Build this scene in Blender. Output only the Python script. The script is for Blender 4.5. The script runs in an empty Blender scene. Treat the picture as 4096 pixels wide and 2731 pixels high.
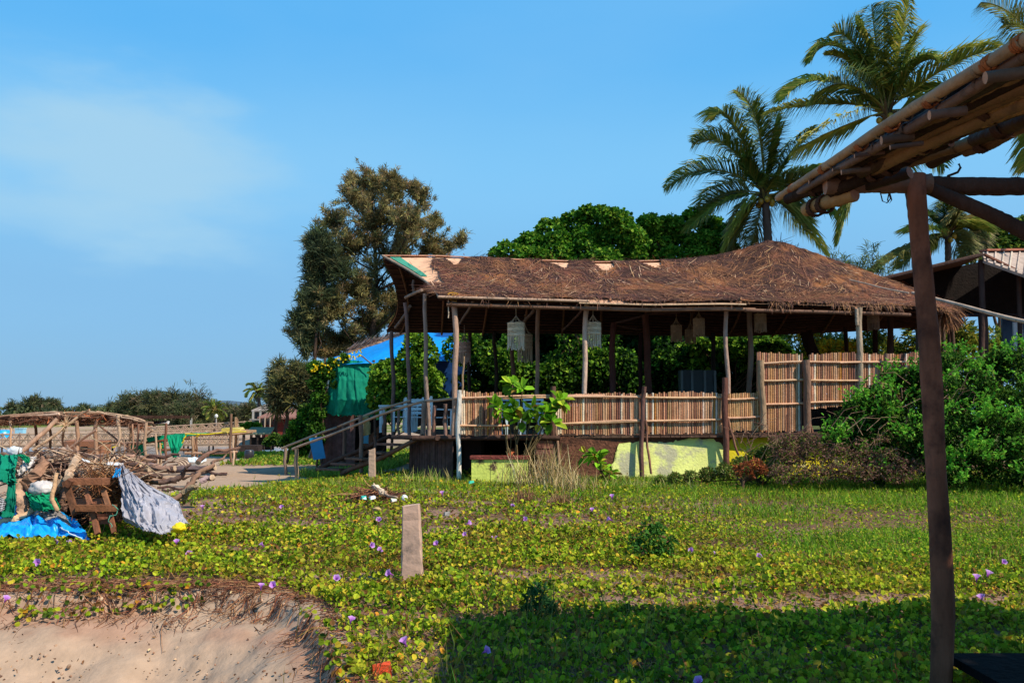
import bpy, math, random
import numpy as np
from mathutils import Vector
random.seed(7); rng = np.random.default_rng(7)
sc = bpy.context.scene
COL = sc.collection
# ---------------------------------------------------------------- camera, world, sun, exposure
F = 3413.0; CX = 2048.0; CY = 1365.5; CAMZ = 1.7; TH = math.atan((1654-1365.5)/F)
cam = bpy.data.objects.new('camera', bpy.data.cameras.new('camera')); COL.objects.link(cam)
cam.location = (0, 0, CAMZ); cam.rotation_euler = (math.pi/2+TH, 0, 0)
cam.data.sensor_width = 36; cam.data.lens = 36*F/4096; cam.data.clip_start = 0.05; cam.data.clip_end = 9000
sc.camera = cam
S = np.array([0.56, -0.37, 0.74]); S /= np.linalg.norm(S)
EL = math.asin(S[2]); ROT = math.atan2(S[0], S[1])
w = bpy.data.worlds.new('World'); sc.world = w; w.use_nodes = True
nt = w.node_tree; bg = nt.nodes['Background']
sky = nt.nodes.new('ShaderNodeTexSky'); sky.sky_type = 'NISHITA'; sky.sun_disc = False
sky.sun_elevation = EL; sky.sun_rotation = ROT; sky.altitude = 0; sky.air_density = 1.0; sky.dust_density = 0.4; sky.ozone_density = 2.0
tc = nt.nodes.new('ShaderNodeTexCoord'); sx = nt.nodes.new('ShaderNodeSeparateXYZ'); nt.links.new(tc.outputs['Generated'], sx.inputs[0])
cr = nt.nodes.new('ShaderNodeValToRGB'); e = cr.color_ramp.elements
k_ = 0.119*10
for i_, (p_, c_) in enumerate([(0.0, (0.21, 0.455, 0.72)), (0.12, (0.225, 0.51, 0.83)), (0.27, (0.225, 0.60, 0.98)), (0.43, (0.10, 0.48, 0.97)), (0.8, (0.05, 0.26, 0.62))]):
    el = e[i_] if i_ < 2 else e.new(p_); el.position = p_; el.color = (*[q_/k_ for q_ in c_], 1)
cr.color_ramp.interpolation = 'EASE'
sv = nt.nodes.new('ShaderNodeVectorMath'); sv.operation = 'SCALE'; sv.inputs['Scale'].default_value = 10; nt.links.new(sx.outputs['Z'], cr.inputs[0]); nt.links.new(cr.outputs[0], sv.inputs[0])
hs = nt.nodes.new('ShaderNodeHueSaturation'); hs.inputs['Saturation'].default_value = 1.12; hs.inputs['Hue'].default_value = 0.494; hs.inputs['Value'].default_value = 1.0
nt.links.new(sky.outputs[0], hs.inputs['Color'])
# thin high cloud veil in the sky
mp = nt.nodes.new('ShaderNodeMapping'); mp.inputs['Scale'].default_value = (1.2, 1.2, 3.4); mp.inputs['Location'].default_value = (0.55, 0.2, 0.1)
nz = nt.nodes.new('ShaderNodeTexNoise'); nz.inputs['Scale'].default_value = 1.7; nz.inputs['Detail'].default_value = 5; nz.inputs['Roughness'].default_value = 0.42
rp = nt.nodes.new('ShaderNodeMapRange'); rp.inputs['From Min'].default_value = 0.44; rp.inputs['From Max'].default_value = 0.66; rp.inputs['To Max'].default_value = 0.22
mx = nt.nodes.new('ShaderNodeMix'); mx.data_type = 'RGBA'; mx.inputs['B'].default_value = (2.7, 5.2, 7.6, 1)
nt.links.new(tc.outputs['Generated'], mp.inputs['Vector']); nt.links.new(mp.outputs[0], nz.inputs['Vector'])
nt.links.new(nz.outputs['Fac'], rp.inputs['Value']); nt.links.new(rp.outputs[0], mx.inputs['Factor'])
m0 = nt.nodes.new('ShaderNodeMix'); m0.data_type = 'RGBA'; m0.inputs['Factor'].default_value = 0.9; nt.links.new(hs.outputs[0], m0.inputs['A']); nt.links.new(sv.outputs[0], m0.inputs['B'])
nt.links.new(m0.outputs['Result'], mx.inputs['A'])
# one broad soft cloud bank at the left
nb = nt.nodes.new('ShaderNodeTexNoise'); nb.inputs['Scale'].default_value = 4.5; nb.inputs['Detail'].default_value = 5; nt.links.new(mp.outputs[0], nb.inputs['Vector'])
v1 = nt.nodes.new('ShaderNodeVectorMath'); v1.operation = 'MULTIPLY_ADD'; v1.inputs[1].default_value = (.34, .1, .22); nt.links.new(nb.outputs['Color'], v1.inputs[0]); nt.links.new(tc.outputs['Generated'], v1.inputs[2])
v2 = nt.nodes.new('ShaderNodeVectorMath'); v2.operation = 'MULTIPLY'; v2.inputs[1].default_value = (1, 1, 2.1); nt.links.new(v1.outputs[0], v2.inputs[0])
v3 = nt.nodes.new('ShaderNodeVectorMath'); v3.operation = 'DISTANCE'; v3.inputs[1].default_value = (-.40+.17, .86+.05, (.25+.11)*2.1); nt.links.new(v2.outputs[0], v3.inputs[0])
r3 = nt.nodes.new('ShaderNodeMapRange'); r3.interpolation_type = 'SMOOTHSTEP'; r3.inputs['From Min'].default_value = .24; r3.inputs['From Max'].default_value = .05; r3.inputs['To Min'].default_value = 0; r3.inputs['To Max'].default_value = 1.0; nt.links.new(v3.outputs['Value'], r3.inputs['Value'])
m3 = nt.nodes.new('ShaderNodeMix'); m3.data_type = 'RGBA'; m3.inputs['B'].default_value = (3.1, 5.4, 7.3, 1); nt.links.new(mx.outputs['Result'], m3.inputs['A']); nt.links.new(r3.outputs[0], m3.inputs['Factor']); nt.links.new(m3.outputs['Result'], bg.inputs['Color'])
bg.inputs['Strength'].default_value = 0.10
sl = bpy.data.lights.new('sun', 'SUN'); sl.energy = 5.0; sl.angle = math.radians(0.5); sl.color = (1.0, 0.90, 0.75)
so = bpy.data.objects.new('sun', sl); COL.objects.link(so); so.location = (30, -20, 40)
so.rotation_euler = Vector((-S[0], -S[1], -S[2])).to_track_quat('-Z', 'Y').to_euler()
vs = sc.view_settings; vs.view_transform = 'Standard'; vs.look = 'None'; vs.gamma = 1; vs.exposure = 0.25
sc.render.engine = 'CYCLES'

# ---------------------------------------------------------------- helpers
def P(u, v, Y):
    x = (u-CX)/F; yv = (CY-v)/F
    d = np.array([x, math.cos(TH)-yv*math.sin(TH), math.sin(TH)+yv*math.cos(TH)])
    d = d*(Y/d[1]); return np.array([d[0], d[1], d[2]+CAMZ])
def PL(pts, Y=None): return [P(*p) if Y is None else P(p[0], p[1], Y) for p in pts]
def sm(x): x = np.clip(x, 0, 1); return x*x*(3-2*x)
_g = np.random.default_rng(3).random((256, 256))
def vn(x, y):
    x = np.asarray(x, float); y = np.asarray(y, float)
    xi = np.floor(x).astype(int); yi = np.floor(y).astype(int); fx = sm(x-xi); fy = sm(y-yi)
    a = _g[xi % 256, yi % 256]; b = _g[(xi+1) % 256, yi % 256]; c = _g[xi % 256, (yi+1) % 256]; d = _g[(xi+1) % 256, (yi+1) % 256]
    return (a*(1-fx)+b*fx)*(1-fy)+(c*(1-fx)+d*fx)*fy
def fbm(x, y, o=4): return sum(vn(np.asarray(x)*2**i+17*i, np.asarray(y)*2**i-9*i)*0.5**i for i in range(o))/(2-0.5**(o-1))
BX = [-60, -4.7, -3.2, -2.3, -1.73, -1.29, -0.9, -0.5, 0.0, 60]; BY = [8.2, 8.2, 8.42, 8.38, 7.75, 6.5, 5.5, 3, -2, -40]
def bank(x): x = np.asarray(x, float); return sum(np.interp(x+o, BX, BY) for o in (-.5, -.25, 0, .25, .5))/5+0.34*(fbm(x*1.3, 5.0, 3)-0.5)+0.16*(fbm(x*4.5, 9.0, 2)-0.5)
def H(x, y):
    x = np.asarray(x, float); y = np.asarray(y, float)
    z = 0.09*sm((y-9)/9)*sm((y-9)/9)
    z = z+0.05*(fbm(x*0.7, y*0.7, 3)-0.5)*(1-sm((y-60)/40))
    d = (bank(x)-y)/np.sqrt(1+np.minimum(4, ((bank(x+.3)-bank(x-.3))/.6)**2))
    z = z-0.17*sm(d/0.16)-0.50*sm(d/1.9)
    left = sm((-x-2.5)/4)
    z = z-0.6*sm((y-16)/16)*left
    ch = sm((-x-9)/7)
    z = z-0.95*sm((y-44)/20)*ch-0.8*sm((y-63)/5)*ch+1.3*sm((y-84)/6)*ch+0.2*sm((y-100)/40)*ch
    return z
def srgb(h):
    h = h.lstrip('#'); c = [int(h[i:i+2], 16)/255 for i in (0, 2, 4)]
    return tuple(((k+0.055)/1.055)**2.4 if k > 0.04045 else k/12.92 for k in c)
def unit(a): a = np.asarray(a, float); n = np.linalg.norm(a, axis=-1, keepdims=True); return a/np.maximum(n, 1e-9)

class MB:
    def __init__(s): s.v = []; s.c = []; s.q = []; s.t = []; s.n = 0
    def add(s, v, q=None, t=None, c=(0.5, 0.5, 0.5)):
        v = np.asarray(v, float).reshape(-1, 3); c = np.asarray(c, float)
        if c.ndim == 1: c = np.tile(c, (len(v), 1))
        s.v.append(v); s.c.append(c)
        if q is not None and len(q): s.q.append(np.asarray(q, int)+s.n)
        if t is not None and len(t): s.t.append(np.asarray(t, int)+s.n)
        s.n += len(v)
    def tube(s, pts, r, n=7, c=(0.5, 0.5, 0.5), cap=True, jit=0.0, capc=None):
        pts = np.asarray(pts, float); m = len(pts)
        r = np.interp(np.linspace(0, 1, m), np.linspace(0, 1, len(r)), r) if np.ndim(r) else np.full(m, r)
        T = unit(np.gradient(pts, axis=0)); ref = np.array([0, 0, 1.0]) if abs(T[0][2]) < 0.9 else np.array([1.0, 0, 0])
        A = unit(np.cross(T, ref)); B = np.cross(T, A); an = np.arange(n)*2*math.pi/n
        R = r[:, None]*(1+jit*(rng.random((m, n))-0.5)*2)
        V = pts[:, None, :]+(A[:, None, :]*np.cos(an)[None, :, None]+B[:, None, :]*np.sin(an)[None, :, None])*R[:, :, None]
        q = [(i*n+j, i*n+(j+1) % n, (i+1)*n+(j+1) % n, (i+1)*n+j) for i in range(m-1) for j in range(n)]
        s.add(V.reshape(-1, 3), q=q, c=c)
        if cap:
            for i, o in ((0, 1), (m-1, 0)):
                vv = np.vstack([V[i], pts[i][None]]); tt = [((j+1) % n, j, n) if o == 0 else (j, (j+1) % n, n) for j in range(n)]
                s.add(vv, t=tt, c=capc if capc is not None else c)
    def box(s, c0, size, col=(0.5,)*3, rz=0.0, ax=None, jit=0.0):
        hx, hy, hz = np.array(size)/2.0
        v = np.array([[x, y, z] for x in (-hx, hx) for y in (-hy, hy) for z in (-hz, hz)])
        if jit: v = v+(rng.random(v.shape)-0.5)*jit
        if ax is not None: v = v@np.array(ax)
        elif rz: cz, sz = math.cos(rz), math.sin(rz); v = v@np.array([[cz, sz, 0], [-sz, cz, 0], [0, 0, 1]])
        s.add(v+np.array(c0), q=[(0, 1, 3, 2), (4, 6, 7, 5), (0, 4, 5, 1), (2, 3, 7, 6), (0, 2, 6, 4), (1, 5, 7, 3)], c=col)
    def plank(s, a, b, w, th, col, up=(0, 0, 1)):
        a = np.asarray(a, float); b = np.asarray(b, float); X = unit(b-a); Z = np.asarray(up, float); Y = unit(np.cross(Z, X)); Z = np.cross(X, Y)
        s.box((a+b)/2, (np.linalg.norm(b-a), w, th), col, ax=[X, Y, Z])
    def leaves(s, p, ax, nr, L, W, c, fold=0.18, curl=0.12):
        """vectorised two-face leaves: p base, ax direction, nr normal, L, W arrays"""
        N = len(p); ax = unit(ax); nr = unit(nr-ax*np.sum(nr*ax, 1, keepdims=True)); sd = np.cross(ax, nr)
        L = np.broadcast_to(L, (N,))[:, None]; W = np.broadcast_to(W, (N,))[:, None]
        up = nr*W*fold
        V = np.stack([p, p+ax*L-nr*L*curl, p+ax*L*0.3-sd*W*0.5+up, p+ax*L*0.78-sd*W*0.42+up*0.6, p+ax*L*0.3+sd*W*0.5+up, p+ax*L*0.78+sd*W*0.42+up*0.6], 1)
        b = np.arange(N)[:, None]*6
        q = np.concatenate([b+np.array([[0, 2, 3, 1]]), b+np.array([[0, 1, 5, 4]])])
        s.add(V.reshape(-1, 3), q=q, c=np.repeat(c, 6, 0))
    def strips(s, p0, p1, p2, wv, c, taper=0.15):
        """vectorised 2-segment blades; wv = half-width vectors"""
        N = len(p0)
        V = np.stack([p0-wv*0.7, p0+wv*0.7, p1-wv, p1+wv, p2-wv*taper, p2+wv*taper], 1)
        b = np.arange(N)[:, None]*6
        q = np.concatenate([b+np.array([[0, 1, 3, 2]]), b+np.array([[2, 3, 5, 4]])])
        s.add(V.reshape(-1, 3), q=q, c=np.repeat(c, 6, 0))
    def build(s, name, mat, parent=None, smooth=False, tagd=None):
        v = np.concatenate(s.v); c = np.concatenate(s.c)
        if parent is not None:
            o = parent; off = np.zeros(3)
            while o is not None: off += np.array(o.location); o = o.parent
            v = v-off
        me = bpy.data.meshes.new(name); me.vertices.add(len(v)); me.vertices.foreach_set('co', v.astype(np.float32).ravel())
        q = np.concatenate(s.q) if s.q else np.zeros((0, 4), int); t = np.concatenate(s.t) if s.t else np.zeros((0, 3), int)
        me.loops.add(q.size+t.size); me.loops.foreach_set('vertex_index', np.concatenate([q.ravel(), t.ravel()]).astype(np.int32))
        me.polygons.add(len(q)+len(t))
        st = np.concatenate([np.arange(len(q))*4, q.size+np.arange(len(t))*3]); me.polygons.foreach_set('loop_start', st.astype(np.int32))
        me.polygons.foreach_set('use_smooth', np.full(len(q)+len(t), bool(smooth)))
        ca = me.color_attributes.new('Col', 'FLOAT_COLOR', 'POINT')
        ca.data.foreach_set('color', np.hstack([c, np.ones((len(c), 1))]).astype(np.float32).ravel())
        me.update(calc_edges=True); me.validate()
        me.materials.append(mat); o = bpy.data.objects.new(name, me); COL.objects.link(o)
        if parent is not None: o.parent = parent
        return o

def tag(o, label=None, cat=None, group=None, kind=None):
    if label: o['label'] = label
    if cat: o['category'] = cat
    if group: o['group'] = group
    if kind: o['kind'] = kind
    return o
def empty(name, loc, label, cat, group=None):
    o = bpy.data.objects.new(name, None); COL.objects.link(o); o.location = tuple(float(k) for k in loc); o.empty_display_size = 0.2
    return tag(o, label, cat, group)
def copy_tree(o, parent=None):
    c = o.copy(); COL.objects.link(c); c.parent = parent
    for ch in list(o.children): copy_tree(ch, c)
    return c
def jc(c, a=0.12, hue=0.05):
    k = 1+(random.random()-0.5)*2*a; return tuple(max(0, x*k*(1+(random.random()-0.5)*2*hue)) for x in c)
def pick(pal, wts, n, a=0.18):
    pal = np.array(pal); i = rng.choice(len(pal), n, p=np.array(wts)/np.sum(wts)); c = pal[i]
    return np.clip(c*(1+(rng.random((n, 1))-0.5)*2*a)*(1+(rng.random((n, 3))-0.5)*0.12), 0, 1)
def wob(a, b, n=8, amp=0.02):
    a = np.asarray(a, float); b = np.asarray(b, float); t = np.linspace(0, 1, n)[:, None]
    L = np.linalg.norm(b-a); o = rng.random(4)*6
    d = np.stack([np.sin(t[:, 0]*4+o[0])+0.5*np.sin(t[:, 0]*11+o[1]), np.sin(t[:, 0]*4.6+o[2]), 0.5*np.sin(t[:, 0]*5+o[3])], 1)
    d -= d[0]*(1-t)+d[-1]*t
    return a+(b-a)*t+d*amp

# ---------------------------------------------------------------- materials (vertex colour holds each piece's own pigment)
def vmat(name, rough=0.8, nscale=8, namp=0.35, bump=0.3, bscale=20, stretch=(1, 1, 1), transl=0.0, spec=0.3, tint=None, sheen=0, metallic=0, dark=None, darkthr=(0.5, 0.62), dscale=3, coat=0):
    m = bpy.data.materials.new(name); m.use_nodes = True; n = m.node_tree; N = n.nodes; L = n.links; b = N['Principled BSDF']
    a = N.new('ShaderNodeAttribute'); a.attribute_name = 'Col'
    t = N.new('ShaderNodeTexCoord'); mp = N.new('ShaderNodeMapping'); mp.inputs['Scale'].default_value = stretch; L.new(t.outputs['Object'], mp.inputs['Vector'])
    no = N.new('ShaderNodeTexNoise'); no.inputs['Scale'].default_value = nscale; no.inputs['Detail'].default_value = 6; no.inputs['Roughness'].default_value = 0.6; L.new(mp.outputs[0], no.inputs['Vector'])
    mr = N.new('ShaderNodeMapRange'); mr.inputs['From Min'].default_value = 0.25; mr.inputs['From Max'].default_value = 0.75; mr.inputs['To Min'].default_value = 1-namp; mr.inputs['To Max'].default_value = 1+namp; L.new(no.outputs['Fac'], mr.inputs['Value'])
    vm = N.new('ShaderNodeVectorMath'); vm.operation = 'SCALE'; L.new(a.outputs['Color'], vm.inputs[0]); L.new(mr.outputs[0], vm.inputs['Scale'])
    out = vm.outputs[0]
    if dark is not None:
        d2 = N.new('ShaderNodeTexNoise'); d2.inputs['Scale'].default_value = dscale; d2.inputs['Detail'].default_value = 8; d2.inputs['Roughness'].default_value = 0.65; L.new(t.outputs['Object'], d2.inputs['Vector'])
        r2 = N.new('ShaderNodeMapRange'); r2.inputs['From Min'].default_value = darkthr[0]; r2.inputs['From Max'].default_value = darkthr[1]; L.new(d2.outputs['Fac'], r2.inputs['Value'])
        mi = N.new('ShaderNodeMix'); mi.data_type = 'RGBA'; mi.inputs['B'].default_value = (*dark, 1); L.new(out, mi.inputs['A']); L.new(r2.outputs[0], mi.inputs['Factor']); out = mi.outputs['Result']
    L.new(out, b.inputs['Base Color'])
    b.inputs['Roughness'].default_value = rough; b.inputs['Specular IOR Level'].default_value = spec; b.inputs['Metallic'].default_value = metallic; b.inputs['Coat Weight'].default_value = coat
    if bump:
        n2 = N.new('ShaderNodeTexNoise'); n2.inputs['Scale'].default_value = bscale; n2.inputs['Detail'].default_value = 6; L.new(mp.outputs[0], n2.inputs['Vector'])
        bp = N.new('ShaderNodeBump'); bp.inputs['Strength'].default_value = bump; bp.inputs['Distance'].default_value = 0.05; L.new(n2.outputs['Fac'], bp.inputs['Height']); L.new(bp.outputs[0], b.inputs['Normal'])
    if transl:
        tr = N.new('ShaderNodeBsdfTranslucent'); L.new(out, tr.inputs['Color']); ms = N.new('ShaderNodeMixShader'); ms.inputs[0].default_value = transl
        L.new(b.outputs[0], ms.inputs[1]); L.new(tr.outputs[0], ms.inputs[2]); L.new(ms.outputs[0], N['Material Output'].inputs['Surface'])
    return m
M_leaf = vmat('leaf', 0.62, 3, 0.25, 0, transl=0.35, spec=0.12)
M_needle = vmat('needle', 0.8, 1.5, 0.3, 0, transl=0.25, spec=0.1)
M_palm = vmat('palm_leaf', 0.5, 2, 0.25, 0, transl=0.35, spec=0.25)
M_petal = vmat('petal', 0.6, 3, 0.1, 0, transl=0.4, spec=0.2)
M_wood = vmat('weathered_wood', 0.85, 5, 0.45, 0.5, 14, stretch=(1, 1, 1), spec=0.15)
M_bam = vmat('bamboo', 0.65, 4, 0.35, 0.3, 25, spec=0.2, dark=(0.05, 0.03, 0.02), darkthr=(0.6, 0.75), dscale=4)
M_bark = vmat('bark', 0.9, 6, 0.4, 0.7, 18, stretch=(1, 1, 0.3), spec=0.1)
M_thatch = vmat('thatch', 0.95, 3.5, 0.55, 0.9, 30, stretch=(1, 1, 1), spec=0.05)
M_straw = vmat('straw', 0.8, 3, 0.3, 0, spec=0.1)
M_sheet = vmat('roof_sheeting', 0.7, 2, 0.15, 0.2, 4, spec=0.2)
M_tarp = vmat('tarpaulin', 0.38, 4, 0.16, 0.35, 7, spec=0.5, transl=0.12)
M_net = vmat('shade_net', 0.8, 3, 0.25, 0.3, 60, spec=0.15, transl=0.2)
M_rope = vmat('cotton_cord', 0.9, 12, 0.2, 0.3, 60, spec=0.1)
M_conc = vmat('concrete', 0.9, 4, 0.22, 0.15, 22, spec=0.2, dark=(0.11, 0.085, 0.075), darkthr=(0.50, 0.74), dscale=4)
M_plaster = vmat('painted_plaster', 0.85, 2.2, 0.16, 0.3, 20, spec=0.2, dark=(0.50, 0.47, 0.30), darkthr=(0.50, 0.60), dscale=1.7)
M_brickw = vmat('bare_masonry', 0.95, 6, 0.45, 0.8, 16, spec=0.1, dark=(0.03, 0.018, 0.014), darkthr=(0.5, 0.7), dscale=2.5)
M_paint = vmat('painted_wood', 0.5, 5, 0.12, 0.1, 20, spec=0.4)
M_plastic = vmat('plastic', 0.35, 4, 0.1, 0.1, 10, spec=0.5)
M_tile = vmat('roof_tile', 0.85, 4, 0.35, 0.4, 12, spec=0.15)

# ---------------------------------------------------------------- the ground (one sheet to the horizon) and water
def ground():
    a = np.linspace(-1, 1, 620); xs = np.sign(a)*(14*np.abs(a)+2600*np.abs(a)**7)
    b = np.concatenate([np.linspace(-30, 4.5, 12)[:-1], np.arange(4.5, 9, 0.04), np.arange(9, 26, 0.09), 26+np.cumsum(np.linspace(0.1, 3.6, 75)), ]); b = np.concatenate([b, b[-1]+np.cumsum(np.geomspace(4, 900, 30))])
    X, Y = np.meshgrid(xs, b, indexing='ij'); Z = H(X, Y)
    near = (Y < 30)
    Z = Z+np.where(near, 0.022*(fbm(X*3.5, Y*3.5, 3)-0.5), 0)
    d = bank(X)-Y
    Z = Z+np.where((d > 0) & (d < 3), 0.16*(fbm(X*1.8, Y*2.6, 3)-0.5)*sm(d/0.3), 0)
    sand = np.array([0.385, 0.268, 0.185]); soil = np.array([0.13, 0.075, 0.045]); grass = np.array([0.13, 0.16, 0.03]); mud = np.array([0.20, 0.165, 0.14])
    k = cover(X, Y)[..., None]
    inl = sm((Y-bank(X)-.3)/.5)[..., None]*(1-sm((Y-17)/2))[..., None]*(sm((X+7)/.5))[..., None]; sand = sand*(1-inl)+np.array([0.27, 0.165, 0.12])*inl
    C = sand*(1-k)+soil*k
    red = (sm((bank(X)-Y)/0.15)*(1-sm((bank(X)-Y-.55)/.35))*sm((fbm(X*1.4+6, Y*2.2, 3)-.42)*5)*.75)[..., None]; C = C*(1-red)+np.array([0.34, 0.19, 0.125])*red
    # far grassy plain and muddy river edge
    fg = (sm((Y-94)/30)*sm((fbm(X*0.03, Y*0.06)-0.40)*6))[..., None]; C = C*(1-fg)+grass*fg
    rg = (sm((Y-30)/5)*sm((X+10)/4))[..., None]; C = C*(1-rg)+grass*0.6*rg
    md = (sm((Y-52)/6)*(1-sm((Y-84)/3))*sm((-X-9)/5))[..., None]; C = C*(1-md)+mud*md
    nx, ny = X.shape; idx = np.arange(nx*ny).reshape(nx, ny)
    q = np.stack([idx[:-1, :-1], idx[1:, :-1], idx[1:, 1:], idx[:-1, 1:]], -1).reshape(-1, 4)
    m = MB(); m.add(np.stack([X, Y, Z], -1).reshape(-1, 3), q=q, c=C.reshape(-1, 3))
    mt = vmat('ground', 0.95, 5, 0.2, 0.3, 16, spec=0.1, dark=(0.30, 0.17, 0.11), darkthr=(0.60, 0.78), dscale=2.2)
    tag(m.build('ground', mt, smooth=True), kind='structure')
    m = MB(); m.add([[-900, 55, -1.6], [-9, 55, -1.6], [-9, 95, -1.6], [-900, 95, -1.6]], q=[(0, 1, 2, 3)], c=(0.16, 0.20, 0.24))
    mw = vmat('water', 0.12, 2, 0.1, 0.25, 3, stretch=(1, 2.5, 1), spec=0.6)
    tag(m.build('water', mw), kind='structure')
def cover(x, y):
    """0..1 how densely the creeping plants cover the dune"""
    x = np.asarray(x, float); y = np.asarray(y, float)
    d = y-bank(x)
    k = sm((d-.28*sm((-x-.9)/.8)*(.4+1.2*vn(x*1.3, x*0+4)))/0.35)
    far = np.interp(x, [-30, -9, -6.9, -6.6, -5.9, -5.2, -4, -2.5, 2, 14], [12.6, 13.0, 14.2, 17.0, 18.4, 19.6, 21.3, 24, 24, 30])+1.2*(fbm(x*0.9, y*0.6, 3)-0.5)
    k = k*(1-sm((y-far)/0.8))
    n = fbm(x*0.9+3, y*1.5, 4)
    k = k*(0.22+0.78*sm((n-0.34)/0.16))
    k = k+(1-k)*0.85*sm(d/0.3)*(1-sm((y-6.9)/.5))*sm((x+.6)/.5)*.7; k = k+(1-k)*0.8*sm((y-9.6)/1.2)*(1-sm((y-21)/1))*sm((x-.2)/2)
    def patch(cx, cy, rx, ry, s=1.0):
        nonlocal k
        r = np.sqrt(((x-cx)/rx)**2+((y-cy)/ry)**2)+0.6*(fbm(x*2.4, y*2.4, 3)-0.5); k = k*(1-s*(1-sm((r-0.6)/0.5)))
    patch(0.6, 9.1, 1.7, 0.5, 0.8); patch(-1.7, 9.2, 1.0, 0.22, 0.9); patch(2.4, 7.85, 2.8, 0.42, 0.8); patch(4.6, 8.0, 1.8, 0.36, 0.75); patch(-2.6, 10.6, 1.0, .4, .6); patch(2.6, 10.9, .8, .35, .7); patch(-.3, 13.5, 1.2, .5, .6); patch(4.5, 12.5, 1.0, .5, .6); patch(3.2, 15.5, 1.4, .6, .6); patch(-1.6, 12.8, 0.9, 0.25, 0.7)
    patch(1.1, 8.45, 0.9, 0.2, 0.7); patch(1.9, 6.2, 1.0, 0.38, 0.4); patch(3.4, 6.8, 1.2, 0.3, 0.4); patch(0.6, 5.7, .6, .25, .5); patch(3.1, 9.3, 0.4, 0.22, 0.6); patch(-1.0, 7.9, 0.7, 0.2, 0.5)
    b2 = sm((y-36)/2)*(1-sm((y-50)/5))*sm((x-(-0.345*y+1.5*np.sin(y*0.5)))/1.2)*(1-sm((x+0.12*y)/2)); k = np.maximum(k, 0.9*b2)
    b3 = sm((y-16)/1)*(1-sm((y-30)/2))*sm((x+6.2)/1)*(1-sm((x+3)/2)); k = np.maximum(k, 0.5*b3)
    return k
ground()
# ---------------------------------------------------------------- the big thatched beach hut on its deck
def Yf(u): return float(np.interp(u, [1745, 3640], [20.0, 21.7]))
LUM = lambda n=1: [tuple(srgb(random.choice(['#a9927c', '#8d7460', '#c2ab92', '#7a5f4e']))) for _ in range(n)]
BROWN = srgb('#6b4a3a'); LIGHTW = srgb('#b79a80'); DKW = srgb('#4a3028')
hut = empty('beach_hut', P(2600, 1745, 24), 'open-sided beach hut on a raised deck under a long swooping thatched roof with a peak', 'beach hut')
FE = PL([(1745, 1188, 20), (2150, 1200, 20.2), (2600, 1213, 20.6), (2900, 1209, 20.9), (3300, 1219, 21.4), (3620, 1229, 21.9), (3790, 1244, 23.2)])
FS = [0, .2, .42, .56, .76, .92, 1]
RE = PL([(1518, 1022, 22.8), (1760, 1023, 23.1), (2050, 1037, 23.5), (2400, 1048, 24), (2720, 1040, 24.4), (2880, 1022, 24.7), (2990, 993, 24.9), (3085, 958, 25), (3180, 985, 25.1), (3350, 1047, 25.2), (3640, 1150, 25.3), (3830, 1228, 25.3)])
RS = [0, .10, .22, .42, .55, .60, .645, .68, .715, .79, .91, 1]
BE = PL([(1538, 1316, 27.6), (2000, 1320, 28), (2400, 1324, 28.4), (2700, 1331, 28.8), (2950, 1334, 29.2), (3400, 1314, 29), (3700, 1298, 27.5)])
BS = [0, .22, .42, .56, .68, .86, 1]
def ip(s, S_, Pp):
    Pp = np.array(Pp); e = 0.012
    return sum(np.stack([np.interp(np.clip(s+o, 0, 1), S_, Pp[:, k]) for k in range(3)], -1) for o in (-e, 0, e))/3
def roof_pt(s, t, lift=0.0):
    """t 0 = front eave, 1 = ridge, 2 = back eave"""
    s = np.asarray(s, float); t = np.asarray(t, float)
    f = ip(s, FS, FE); r = ip(s, RS, RE); b = ip(s, BS, BE)
    pk = np.exp(-((s-0.68)/0.10)**2); le = np.exp(-(s/0.05)**2)
    u = np.where(t <= 1, t, 2-t); e = np.where((t <= 1)[..., None], f, b)
    p = e+(r-e)*u[..., None]
    p[..., 2] -= (0.14+0.38*pk)*np.sin(np.pi*u)
    p[..., 2] += 0.05*(fbm(s*16, t*4, 3)-0.5)*np.sin(np.pi*np.clip(u, 0, 1))
    p[..., 0] += le*np.sin(np.pi*u)*0.40
    p[..., 2] += lift
    return p
def roof_grid(ns, nt, t0, t1, lift, colf, rough=0.0, s0=0.0, s1=1.0, mask=None):
    s, t = np.meshgrid(np.linspace(s0, s1, ns), np.linspace(t0, t1, nt), indexing='ij')
    p = roof_pt(s, t, lift)
    if rough: p[..., 2] += rough*(fbm(s*90, t*22, 3)-0.5)*2
    idx = np.arange(ns*nt).reshape(ns, nt)
    q = np.stack([idx[:-1, :-1], idx[1:, :-1], idx[1:, 1:], idx[:-1, 1:]], -1)
    if mask is not None: q = q[mask(s, t)[:-1, :-1]]
    return p.reshape(-1, 3), q.reshape(-1, 4), colf(s, t).reshape(-1, 3)
m = MB()
def cf(s, t):
    c = np.ones(s.shape+(3,))*np.array(srgb('#d9aa88'))
    return c
m.add(*[x for x in (lambda a: (a[0], a[1], None, a[2]))(roof_grid(150, 40, 0, 2, -0.02, cf))])
sheet = m.build('roof_sheeting', M_sheet, hut, True); tag(sheet, 'pale peach plastic sheeting bare along the ridge')
m = MB(); m.add(*[x for x in (lambda a: (a[0], a[1], None, a[2]))(roof_grid(6, 8, 0.60, 0.97, 0.005, lambda s, t: np.ones(s.shape+(3,))*np.array(srgb('#3f8a72')), s0=0.012, s1=0.030))])
tag(m.build('sheeting_stripe', M_sheet, sheet), 'green stripe across the bare sheeting')
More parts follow.
